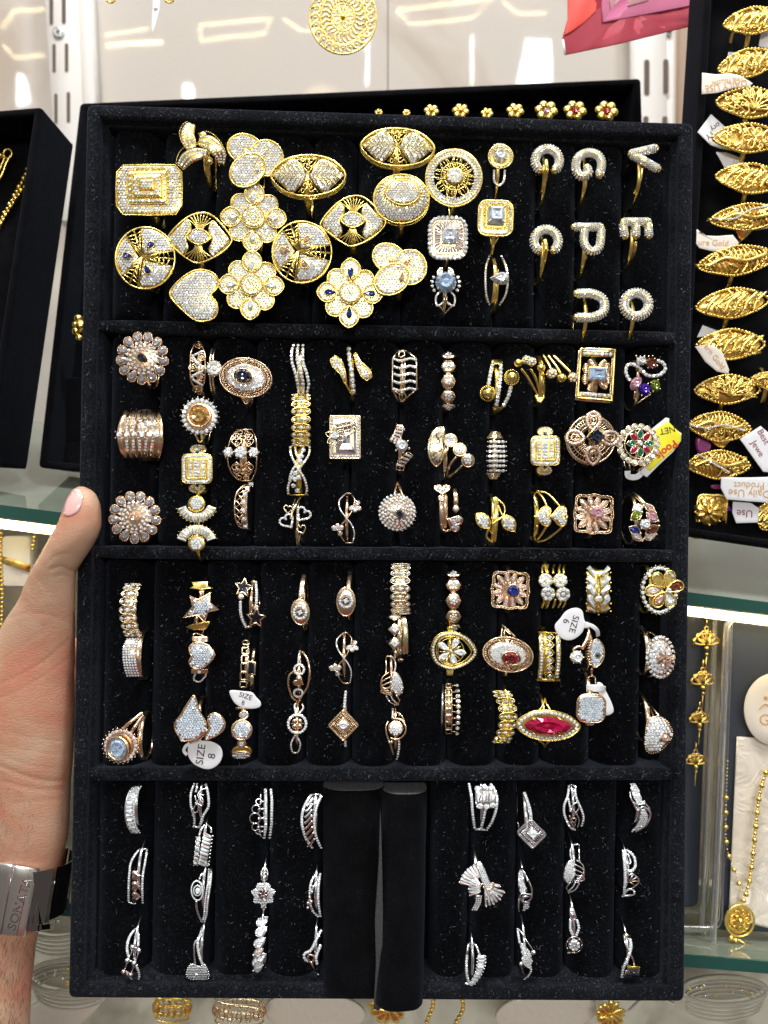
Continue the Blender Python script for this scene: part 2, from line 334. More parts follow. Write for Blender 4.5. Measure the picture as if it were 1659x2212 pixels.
    def text(s, txt, x, y, size, a=0, m='ink', w=1.0, part='lettering', ext=.15, sx=1.0, flip=False, bold=0):
        cu = bpy.data.curves.new('t', 'FONT'); cu.body = txt; cu.size = 1; cu.align_x = 'CENTER'; cu.align_y = 'CENTER'; cu.extrude = 0; cu.resolution_u = 3; cu.offset = bold
        o = bpy.data.objects.new('t', cu); COL.objects.link(o); bpy.context.view_layer.update()
        me = bpy.data.meshes.new_from_object(o); COL.objects.unlink(o); bpy.data.objects.remove(o)
        V = []; 
        for vv in me.vertices:
            p = rot((x + vv.co.x * size * sx * (-1 if flip else 1), y - vv.co.y * size), (x, y), a); V.append(s.L(p, w))
        F = [tuple(f.vertices) for f in me.polygons]; bpy.data.meshes.remove(me); s.add(s.part(part, m), V, F, False); return s
    def puffy(s, P, r, sp=None, w=0):
        """fat pave tube with stones all over its front"""
        s.wr(P, r, w, part='letter_body', n=12); sp = sp or r * .52; prt = s.part('pave_stones', 'w'); pts = along(P, sp); k = s.k
        for a_, b_ in ((P[0], 0), (P[-1], 0)): s.ball(a_[0], a_[1], r * .98, w, 'letter_body', n=12, k=8)
        C = [s.L(p, w) for p in pts]; N = len(C)
        for i, c in enumerate(C):
            t = (C[min(i + 1, N - 1)] - C[max(i - 1, 0)]).normalized(); sd = t.cross(Vector((0, 0, 1))).normalized()
            for q in (range(-3, 4) if i % 2 else (-2.5, -1.5, -.5, .5, 1.5, 2.5)):
                an = q * math.radians(29); nn = Vector((0, 0, 1)) * math.cos(an) + sd * math.sin(an); s.stone(c + nn * (r * k * 1.0), nn, sp * k * .46, prt, .5)
        for e, o in ((C[0], C[1]), (C[-1], C[-2])):
            d = (e - o).normalized(); sd = d.cross(Vector((0, 0, 1))).normalized()
            for q in range(-1, 2):
                for z_ in (.25, .75): 
                    nn = (d * .75 + sd * q * .6 + Vector((0, 0, z_))).normalized(); s.stone(e + nn * (r * k), nn, sp * k * .45, prt, .5)
        return s
    SUBS = {'prong': ('gemstone',), 'lettering': ('yellow_label', 'paper_tag', 'round_card'), 'engraving': ('clasp_cover',), 'engraving_edge': ('clasp_cover',), 'petal_rim': ('petal',), 'slot_edge': ('slot',), 'screw_slot': ('screw',), 'tub_lid': ('tub_rim',), 'piercing': ('hollow_ball', 'scroll_shield'), 'dark_pupil': ('setting',), 'star_inlay': ('star',), 'inlay': ('openwork',), 'flourish': ('round_card',), 'bezel': ('setting',), 'centre_dome': ('setting',), 'centre_eye': ('setting',), 'rim_line': ('box_rim',), 'printed_panel': ('banner_sheet',), 'white_edge': ('banner_sheet',)}
    def build(s):
        keys = list(s.P.keys()); O = Q(s.cx, s.cy, s.H)
        conv = lambda V: [(v.x * s.f, -v.z * s.f, v.y * s.f) for v in V]
        if len(keys) == 1 and s.kind != 'group':
            (nm, m, u) = keys[0]; V, F, sm_ = s.P[keys[0]]; o = meshobj(s.name, conv(V), F, M[m], None, sm_); o.location = O; s.root = o
        else:
            o = bpy.data.objects.new(s.name, None); o.empty_display_size = .005; link(o); o.location = O; s.root = o
            for key in keys:
                V, F, sm_ = s.P[key]; c = meshobj(key[0], conv(V), F, M[key[1]], o, sm_)
                if key in s.labels: c['label'] = s.labels[key]
            for c in list(o.children):
                b = c.name.split('.')[0]
                for pn in s.SUBS.get(b, ()):
                    pp = [q for q in o.children if q.name.split('.')[0] == pn]
                    if pp: c.parent = pp[0]; break
        tag(o, s.label, s.cat, s.group); return o
# ================================================================ the place: wall, uprights, shelves, boxes
def Qd(px, py, href, h):
    v = Q(px, py, href); v.y = (DC - h) * S; return v
def lerp(a, b, t): return a + (b - a) * t
def roundquad(C, ins, r, n=5):
    """C: four (x,y,h) corners clockwise from top left; inset and rounded loop of (x,y,h)"""
    out = []
    P = [Vector(c) for c in C]
    for i in range(4):
        a, b, c = P[i - 1], P[i], P[(i + 1) % 4]; d1 = (a - b).normalized(); d2 = (c - b).normalized()
        q = b + (d1 + d2) * ins; rr = max(.5, r)
        p1, p2 = q + d1 * rr, q + d2 * rr
        for j in range(n + 1):
            t = j / n; out.append(p1 * (1 - t) ** 2 + q * 2 * t * (1 - t) + p2 * t * t)
    return out
def frame_mesh(C, prof, r0, org, closed_back=None):
    V = []; F = []; N = None
    for ins, dh in prof:
        Lp = roundquad(C, ins, max(2, r0 - ins * .4)); N = len(Lp)
        for p in Lp: V.append(Qd(p.x, p.y, p.z, p.z + dh) - org)
    for a in range(len(prof) - 1):
        for j in range(N): F.append((a * N + j, a * N + (j + 1) % N, (a + 1) * N + (j + 1) % N, (a + 1) * N + j))
    return V, F, N
def root(name, loc, label, cat, group=None):
    o = bpy.data.objects.new(name, None); o.empty_display_size = .01; link(o); o.location = loc; tag(o, label, cat, group); return o
def tray(name, label, C, rw, depth, inner, rimmat='VR', inmat='V2', group=None, r0=10):
    """open velvet box: frame with rounded rim and a floor"""
    org = Q(*C[3]); rt = root(name, org, label, 'display tray', group)
    V, F, N = frame_mesh(C, [(0, -depth), (0, -9), (1, -3), (4, 0), (rw - 4, 0), (rw - 1, -3), (rw, -9), (rw, -inner)], r0, org)
    meshobj('frame', V, F, M[rimmat], rt, True)
    Lp = roundquad(C, rw - 1, 2); V = [Qd(p.x, p.y, p.z, p.z - inner) - org for p in Lp]; n = len(V); V += [Qd(p.x, p.y, p.z, p.z - depth) - org for p in roundquad(C, 1, 2)]
    meshobj('floor_panel', V, [tuple(range(n))], M[inmat], rt); meshobj('back_panel', V, [tuple(range(n, 2 * n))], M[rimmat], rt)
    return rt
# wall
m = mat('glossy_wall_panel', (.4, .36, .33), .035); n = nz(m, 5, 4, 1.5); ramp(m, n.outputs[0], [(.35, (.42, .35, .29)), (.5, (.52, .47, .415)), (.8, (.49, .465, .435))]); n2 = nz(m, 9, 2); bump(m, n2.outputs[0], .05, .003); M['wall'] = m
def quadobj(name, C, m, kind=None, thick=None, label=None, cat=None, org=None):
    V = [Q(*c) for c in C]; o0 = V[0].copy() if org is None else org; V = [v - o0 for v in V]; F = [tuple(range(len(C)))]
    if thick:
        n = len(C); V += [v + Vector(thick) * S for v in V]; F = [tuple(range(n))[::-1], tuple(range(n, 2 * n))] + [(i, (i + 1) % n, n + (i + 1) % n, n + i) for i in range(n)]
    o = meshobj(name, V, F, m); o.location = o0; tag(o, label, cat, None, kind); return o
quadobj('wall', [(-2200, -2600, -1700), (4000, -2600, -1700), (4000, 1900, -1700), (-2200, 1900, -1700)], M['wall'], 'structure', (0, 60, 0))
m = mat('lower_backdrop', (.22, .19, .15), .5); n = nz(m, 22, 3, .6); ramp(m, n.outputs[0], [(.3, (.10, .085, .07)), (.5, (.30, .26, .2)), (.7, (.50, .46, .38))]); M['lowback'] = m
quadobj('cabinet_back_wall', [(-1500, 1120, -1100), (3200, 1320, -1100), (3200, 3800, -1100), (-1500, 3800, -1100)], M['lowback'], 'structure', (0, 40, 0))
m = mat('white_counter', (.58, .57, .52), .35); n = nz(m, 30, 3, .5); ramp(m, n.outputs[0], [(.35, (.42, .39, .32)), (.6, (.78, .74, .63))]); M['counter'] = m
quadobj('counter_top', [(-900, 1900, -1050), (2700, 1900, -1050), (2700, 3300, -150), (-900, 3300, -150)], M['counter'], 'structure', (0, 0, -60))
M['seam'] = mat('panel_joint', (.20, .16, .13), .6)
for x in (838, 196, 1362): o = quadobj('wall_joint', [(x - 1.6, -900, -1699), (x + 1.6, -900, -1699), (x + 1.6, 900, -1699), (x - 1.6, 900, -1699)], M['seam'], 'structure')
# slotted uprights
M['rail'] = mat('painted_steel', (.66, .63, .59), .4); M['slot'] = mat('slot_shade', (.10, .07, .05), .8); M['steel'] = mat('zinc_steel', (.55, .58, .6), .25, 1); M['brownpost'] = mat('brown_laminate', (.30, .20, .13), .5)  # slot colour: shade of the holes painted on flat dark plates
def upright(nm_label, face, side, slots, screws, H=-1600):
    t = T('slotted_upright', nm_label, 'F', face[3][0], face[3][1], H, 'rail', cat='shelf upright')
    t.pl(face, 30, 0, 'face_plate', 'rail', lv=(1, .98), bev=2); t.pl(side, 60, -6, 'side_flange', 'rail', lv=(1, .98), bev=2)
    for x, y, w, h in slots: t.pl(rrect(x, y, w, h, w * .48), 1.5, .6, 'slot', 'slot', lv=(1, .9), bev=.3, new=True); t.rim(rrect(x, y, w + 1, h + 1, w * .5), .7, .4, 'slot_edge', 'rail')
    for x, y in screws: t.pl(circ(x, y, 12), 6, 5, 'screw', 'steel'); t.pl(rrect(x, y, 11, 2.5, .5, 30), 1, 5.5, 'screw_slot', 'slot', lv=(1, .9), bev=.1); t.pl(rrect(x, y, 11, 2.5, .5, 120), 1, 5.8, 'screw_slot', 'slot', lv=(1, .9), bev=.1)
upright('white slotted steel upright with a cross-head screw, behind the left box', [(88, -120), (160, -120), (190, 480), (128, 480)], [(160, -120), (186, -120), (216, 480), (190, 480)],
        [(111, 24, 9, 60), (138, 22, 9, 60), (117, 126, 8, 62), (144, 125, 8, 62), (121, 235, 8, 66), (148, 232, 8, 66), (113, -70, 9, 60), (139, -70, 9, 60)], [(127, 72)])
upright('white slotted steel upright at right, below the red banner', [(1367, -120), (1440, -120), (1440, 620), (1367, 620)], [(1440, -120), (1469, -120), (1465, 620), (1440, 620)],
        [(1397, 168, 12, 78), (1438, 166, 12, 76), (1403, 62, 12, 30), (1446, 60, 12, 30), (1395, 290, 12, 78), (1436, 290, 12, 78)], [])
t = T('brown_post', 'brown laminate post between the right upright and the gold ring tray', 'F', 1487, 300, -1580, 'brownpost', cat='post')
t.pl([(1469, -120), (1512, -120), (1500, 620), (1462, 620)], 70, 0, 'post', 'brownpost', lv=(1, .98))
# glass shelves
m = mat('green_glass', (.40, .46, .38), .04); b = m.node_tree.nodes['Principled BSDF']; b.inputs['Transmission Weight'].default_value = .55; b.inputs['IOR'].default_value = 1.35; M['glass'] = m
m = mat('glass_edge', (.025, .10, .08), .15); b = m.node_tree.nodes['Principled BSDF']; b.inputs['Transmission Weight'].default_value = .2; M['gedge'] = m
def shelf(label, y0, sl, th, hf, hb, dy, x0=-900, x1=2600):
    org = Q(829, y0 + sl * 829, hf); rt = root('glass_shelf', org, label, 'shelf')
    a, b = Q(x0, y0 + sl * x0, hf), Q(x1, y0 + sl * x1, hf); c, d = Q(x1, y0 + sl * x1 - dy, hb), Q(x0, y0 + sl * x0 - dy, hb); dn = Vector((0, 0, -th * S * (DC - hf) / DC))
    V = [a, b, c, d, a + dn, b + dn, c + dn, d + dn]; V = [v - org for v in V]
    meshobj('glass_pane', V, [(0, 1, 2, 3), (7, 6, 5, 4), (1, 5, 6, 2), (2, 6, 7, 3), (3, 7, 4, 0), (4, 5, 1, 0)], M['glass'], rt)
    off = Vector((0, -.0006, 0)); E = [a + off, b + off, b + off + dn, a + off + dn]; E += [e + Vector((0, -.0006, 0)) for e in E]; E = [e - org for e in E]
    meshobj('polished_edge', E, [(0, 1, 2, 3), (7, 6, 5, 4), (0, 4, 5, 1), (1, 5, 6, 2), (2, 6, 7, 3), (3, 7, 4, 0)], M['gedge'], rt)
    return rt
shelf('green edged glass shelf behind the tray at the height of the thumb', 1090, .127, 27, -210, -1500, 190)
shelf('lower glass shelf with a green edge at the bottom right', 1938, .082, 26, -160, -1000, 150)
m = bpy.data.materials.new('warm_led'); m.use_nodes = True; m.node_tree.nodes.remove(m.node_tree.nodes['Principled BSDF']); e = m.node_tree.nodes.new('ShaderNodeEmission'); e.inputs[0].default_value = (1, .76, .38, 1); e.inputs[1].default_value = 13
m.node_tree.links.new(e.outputs[0], m.node_tree.nodes['Material Output'].inputs[0]); M['led'] = m
m = m.copy(); m.name = 'cool_tube'; m.node_tree.nodes['Emission'].inputs[0].default_value = (.92, .97, 1, 1); m.node_tree.nodes['Emission'].inputs[1].default_value = 34; M['tube'] = m
m = M['led'].copy(); m.name = 'bright_led'; m.node_tree.nodes['Emission'].inputs[1].default_value = 70; M['ledb'] = m
org = Q(829, 1225, -240); rt = root('led_strip', org, 'warm glowing LED strip under the front edge of the glass shelf', 'led strip')
V = []
for x in (-500, 2300):
    for dy, h in ((0, -225), (20, -225), (20, -250), (0, -250)): V.append(Q(x, 1121 + .127 * x + dy, h) - org)
meshobj('led_strip_bar', V, [(0, 1, 2, 3), (7, 6, 5, 4), (0, 4, 5, 1), (1, 5, 6, 2), (2, 6, 7, 3), (3, 7, 4, 0)], M['led'], rt)
# warm LED outlines of the showcases behind the camera: what the glossy wall mirrors
def ledframe(pts, label, r=.0008):
    """polyline in photo pixels as mirrored in the wall; the lamp itself hangs behind the camera"""
    yw = (DC + 1700) * S; yr = 2 * yw + .25; V = []
    for x, y in pts:
        d = Q(x, y, 0) / Q(x, y, 0).y; p = d * yr; V.append(Vector((p.x, 2 * yw - yr, p.z)))
    mb = T('showcase_led_outline', label, 'F', 0, 0, 0, 'ledb', cat='led strip'); org = V[0]
    L = [Vector(((v - org).x / S, (v - org).z / S, -(v - org).y / S)) for v in V]; mb.wr(L, r / S, raw=True, part='led_strip_bar', m='ledb', n=5); ALL.remove(mb)
    o = mb.build(); o.location = org
for pts, nm in [([(432, 54), (585, 41), (572, 70), (436, 88), (432, 60)], 'long'), ([(205, 100), (350, 92), (215, 105), (350, 94)], 'low'), ([(614, 40), (650, 66), (690, 62)], 'short'),
                ([(855, 22), (1060, -5), (1020, 38), (885, 50), (855, 22)], 'broad'), ([(1085, 0), (1118, 28), (1180, 28)], 'corner'), ([(5, 62), (30, 22), (95, 18)], 'left'), ([(8, 98), (30, 124), (98, 120)], 'left low'), ([(212, 80), (320, 64)], 'thin')]:
    ledframe(pts, 'warm LED outline of a showcase mirrored in the wall, the %s one' % nm)
def tubelamp(pts, w, label):
    yw = (DC + 1700) * S; yr = 2 * yw + .35; V = []
    for x, y in pts:
        d = Q(x, y, 0) / Q(x, y, 0).y; p = d * yr; V.append(Vector((p.x, 2 * yw - yr, p.z)))
    org = V[0]; o = meshobj('tube_lamp', [v - org for v in V] + [v - org + Vector((0, -.01, 0)) for v in V], [(0, 1, 2, 3), (7, 6, 5, 4), (0, 4, 5, 1), (1, 5, 6, 2), (2, 6, 7, 3), (3, 7, 4, 0)], M['tube']); o.location = org; tag(o, label, 'lamp')
tubelamp([(1135, 85), (1190, 85), (1190, 178), (1118, 178)], 0, 'bright window-like lamp mirrored in the wall under the banner')
tubelamp([(395, 182), (414, 182), (416, 212), (394, 212)], 0, 'small bright lamp mirrored in the wall above the rear tray')
tubelamp([(217, 165), (222, 165), (224, 218), (218, 218)], 0, 'thin tube lamp mirrored beside the left upright')
tubelamp([(792, 60), (796, 60), (796, 180), (791, 180)], 0, 'long thin tube lamp mirrored beside the hanging pendant')
tubelamp([(1020, 75), (1023, 75), (1022, 178), (1019, 178)], 0, 'faint thin tube lamp mirrored at the middle of the wall')
tubelamp([(38, 160), (52, 165), (62, 215), (36, 225)], 0, 'bright lamp mirrored at the left of the left upright')

# ---------------------------------------------------------------- trays behind
tray('velvet_display_tray', 'black velvet tray leaning on the wall right behind the held tray', [(172, 222, -700), (1385, 168, -700), (1415, 1120, -430), (82, 1010, -430)], 16, 200, 110, 'V2', 'V2')
tray('velvet_box', 'black velvet box at the left edge holding gold bead chains', [(-330, 265, -350), (92, 230, -350), (-24, 1004, -250), (-420, 980, -250)], 17, 200, 120, 'V2', 'V2')
tray('velvet_display_tray', 'black velvet tray of large gold filigree rings at the right edge', [(1527, -80, -330), (2060, -100, -330), (2010, 1235, -200), (1452, 1152, -200)], 17, 110, 55, 'V2', 'V2')
# ---------------------------------------------------------------- the held tray
TC = [(187, 222, 24), (1500, 265, 24), (1479, 2166, 24), (146, 2158, 24)]
org = Q(*TC[3]); held = root('ring_display_tray', org, 'large black velvet ring tray with foam rolls, held up in a hand', 'ring tray')
V, F, N = frame_mesh(TC, [(0, -118), (0, -10), (.8, -5), (3, -1.5), (7, 0), (24, 0), (28, -1.5), (30.5, -5), (31.5, -10), (31.5, -20), (37, -22), (39, -26), (39, -90)], 15, org)
# a little wobble so that the padded edge is not ruler straight
V = [v + Vector((noise.noise(v * 22) * .0004, 0, noise.noise(v * 22 + Vector((5, 5, 5))) * .0004)) for v in V]
meshobj('frame', V, F, M['VR'], held, True)
V = [Qd(x, y, h, h - 88) - org for x, y, h in TC] + [Qd(x, y, h, h - 117) - org for x, y, h in TC]
meshobj('backing_board', V, [(0, 1, 2, 3), (7, 6, 5, 4), (0, 4, 5, 1), (1, 5, 6, 2), (2, 6, 7, 3), (3, 7, 4, 0)], M['V'], held)
def bar(P0, P1, hw, top, bot, n=26):
    """divider: rounded bar between two photo points"""
    V = []; F = []; pr = [(-1, bot), (-1, top - 7), (-.88, top - 2.5), (-.62, top), (.62, top), (.88, top - 2.5), (1, top - 7), (1, bot)]
    for i in range(n + 1):
        t = i / n; x = lerp(P0[0], P1[0], t); y = lerp(P0[1], P1[1], t) + math.sin(t * 9 + P0[1]) * .7
        e = 1 if 0 < i < n else .8
        for a, h in pr: V.append(Qd(x, y + a * hw * e, top, h if e == 1 or h == bot else h - 2) - org)
    k = len(pr)
    for i in range(n):
        for j in range(k - 1): F.append((i * k + j, i * k + j + 1, (i + 1) * k + j + 1, (i + 1) * k + j))
    F += [tuple(range(k)), tuple(n * k + j for j in range(k))]; return V, F
for a, b in (((211, 703), (1475, 729)), ((199, 1193), (1471, 1201)), ((186, 1675), (1465, 1674))):
    V, F = bar(a, b, 14, 15, -62); meshobj('divider', V, F, M['VR'], held, True)
SEC = [(('a'), [228, 340, 453, 562, 671, 769, 870, 970, 1075, 1166, 1254, 1357, 1460], 272, 694, .035, 18),
       (('b'), [222, 329, 446, 543, 649, 756, 862, 962, 1066, 1162, 1253, 1363, 1462], 716, 1182, .018, 8),
       (('c'), [208, 315, 433, 551, 658, 760, 860, 971, 1081, 1178, 1288, 1398], 1202, 1662, .0, 4),
       (('d'), [194, 316, 454, 574, 693], 1684, 2125, .004, 0), (('d'), [929, 1018, 1123, 1231, 1344, 1444], 1680, 2124, .004, 4)]
ROLLS = []
def rollh(t): return -50 * abs(t) ** 3.6
def roll(x0, x1, ya, yb, par, o, topH=0, lean=-.017, nm='foam_roll', tilt=0, m='V'):
    n, k = 30, 22; V = []; F = []; ym = (ya + yb) / 2; rr = random.Random(int(x0 * 7 + ya)); ph = rr.uniform(0, 6)
    for i in range(n + 1):
        e = i / n; y = lerp(ya, yb, e); ed = min(e, 1 - e) * (yb - ya); dr = -8 * max(0, 1 - ed / 9) ** 2; sh = lean * (y - ym)
        for j in range(k + 1):
            t = -1 + 2 * j / k; x = lerp(x0, x1, (t + 1) / 2)
            h = topH + rollh(t) + dr + tilt * (e - .5) + math.sin(e * 5 + ph) * 1.2 + noise.noise(Vector((x * .03, y * .03, ph))) * 1.6
            V.append(Qd(x + sh, y, 0, h) - o)
    for i in range(n):
        for j in range(k): F.append((i * (k + 1) + j, i * (k + 1) + j + 1, (i + 1) * (k + 1) + j + 1, (i + 1) * (k + 1) + j))
    b = len(V)
    for rowi in (0, n):
        s0 = len(V)
        for j in range(k + 1): v = V[rowi * (k + 1) + j].copy(); v.y = (DC + 62) * S - o.y; V.append(v)
        for j in range(k): F.append((rowi * (k + 1) + j, rowi * (k + 1) + j + 1, s0 + j + 1, s0 + j))
    ROLLS.append((x0, x1, ya, yb, lean, ym, topH)); return meshobj(nm, V, F, M[m], par, True)
for nm, X, ya, yb, sl, d in SEC:
    for i in range(len(X) - 1):
        off = sl * (X[i] - 228); roll(X[i] + .8, X[i + 1] - .8, ya + off, yb + off * (.6 if nm != 'd' else .3), held, org)
roll(1399, 1456, 1214, 1660, held, org, -36)
# loose rolls, lifted out of the lowest compartment
def loose(name, label, A, B, hwA, hwB, cover_from, tdepth=92):
    """A, B: (x,y,h) of the axis on the front surface at the top and bottom end"""
    o = Q(*B); rt = root(name, o, label, 'foam roll'); n = 26; k = 30; V = []; F = []; W2 = []; 
    for i in range(n + 1):
        e = i / n; x = lerp(A[0], B[0], e); y = lerp(A[1], B[1], e); h = lerp(A[2], B[2], e); hw = lerp(hwA, hwB, e)
        for j in range(k):
            a = 2 * math.pi * j / k; cx, cw = math.cos(a), math.sin(a); px = hw * (abs(cx) ** .75) * (1 if cx > 0 else -1); dw = (abs(cw) ** .75) * (1 if cw > 0 else -1) * tdepth / 2 - tdepth / 2
            V.append(Qd(x + px + noise.noise(Vector((j * .3, i * .2, A[0]))) * 1.5, y, h, h + dw + noise.noise(Vector((j * .4, i * .3, 3))) * 2) - o)
    for i in range(n):
        for j in range(k): F.append((i * k + j, i * k + (j + 1) % k, (i + 1) * k + (j + 1) % k, (i + 1) * k + j))
    meshobj('velvet_cover', V, F, M['V2'], rt, True)
    for i in (0, n):
        c = [V[i * k + j] for j in range(k)]; ce = sum(c, Vector()) / k; cc = [ce + (v - ce) * .985 + Vector((0, 0, (-.0001 if i else .0001))) for v in c]
        dz = Vector((0, 0, .0006 * (1 if i == 0 else -1))); meshobj('foam_core', cc + [v - dz for v in cc], [tuple(range(k)), tuple(range(k, 2 * k))] + [(j, (j + 1) % k, k + (j + 1) % k, k + j) for j in range(k)], M['foam'], rt)
    return rt
loose('loose_foam_roll', 'black velvet roll with no rings, lying left of the other loose roll', (762, 1708, 0), (768, 2158, 42), 68, 74, 0)
loose('loose_foam_roll', 'loose velvet roll with grey foam end, sticking out over the bottom rim', (875, 1716, 8), (863, 2186, 84), 50, 53, 0, 98)
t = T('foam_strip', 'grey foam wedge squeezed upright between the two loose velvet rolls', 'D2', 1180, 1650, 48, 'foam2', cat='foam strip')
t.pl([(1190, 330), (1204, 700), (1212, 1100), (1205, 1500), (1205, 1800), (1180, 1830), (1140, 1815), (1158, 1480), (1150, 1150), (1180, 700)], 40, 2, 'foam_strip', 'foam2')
# lint on the velvet
def lint():
    R = random.Random(11); V = []; F = []; o = Q(830, 1100, 0)
    for i in range(5200):
        z = R.random()
        if z < .80:
            x0, x1, ya, yb, lean, ym, tH = R.choice(ROLLS); t = R.uniform(-.85, .85); y = R.uniform(ya + 6, yb - 6); x = lerp(x0, x1, (t + 1) / 2) + lean * (y - ym); h = tH + rollh(t) + 1.0
        elif z < .9:
            a, b = R.choice((((211, 703), (1475, 729)), ((199, 1193), (1471, 1201)), ((186, 1675), (1465, 1674)))); s_ = R.random(); x = lerp(a[0], b[0], s_); y = lerp(a[1], b[1], s_) + R.uniform(-9, 9); h = 15.8
        else:
            i0 = R.randrange(4); a, b = TC[i0], TC[(i0 + 1) % 4]; c = ((sum(q[0] for q in TC) / 4), (sum(q[1] for q in TC) / 4)); s_ = R.uniform(.01, .99); x = lerp(a[0], b[0], s_); y = lerp(a[1], b[1], s_); d = R.uniform(5, 26)
            if i0 % 2 == 0: y += d if c[1] > y else -d
            else: x += d if c[0] > x else -d
            h = 24.8
        p = Vector((x, y, h)); a = R.uniform(0, 6.28); l = R.choice((1.2, 1.6, 2.2, 2.5, 3, 5)) * R.uniform(.6, 1.1); cv = R.uniform(-.5, .5); r = R.uniform(.2, .42); pts = [p]
        for q in range(3): pts.append(pts[-1] + Vector((math.cos(a), math.sin(a), 0)) * l / 2 + Vector((0, 0, R.uniform(-.2, .5)))); a += cv
        b = len(V); 
        for q, pp in enumerate(pts):
            for ang in (0, 2.1, 4.2): V.append(Q(pp.x + r * math.cos(ang), pp.y + r * math.sin(ang), pp.z + r * .8 * math.sin(ang + 1)) - o)
        for q in range(3):
            for j in range(3): F.append((b + q * 3 + j, b + q * 3 + (j + 1) % 3, b + q * 3 + 3 + (j + 1) % 3, b + q * 3 + 3 + j))
    ob = meshobj('velvet_lint', V, F, M['lint']); ob.location = o; tag(ob, 'pale lint fibres scattered over the black velvet', 'lint', None, 'stuff')
lint()

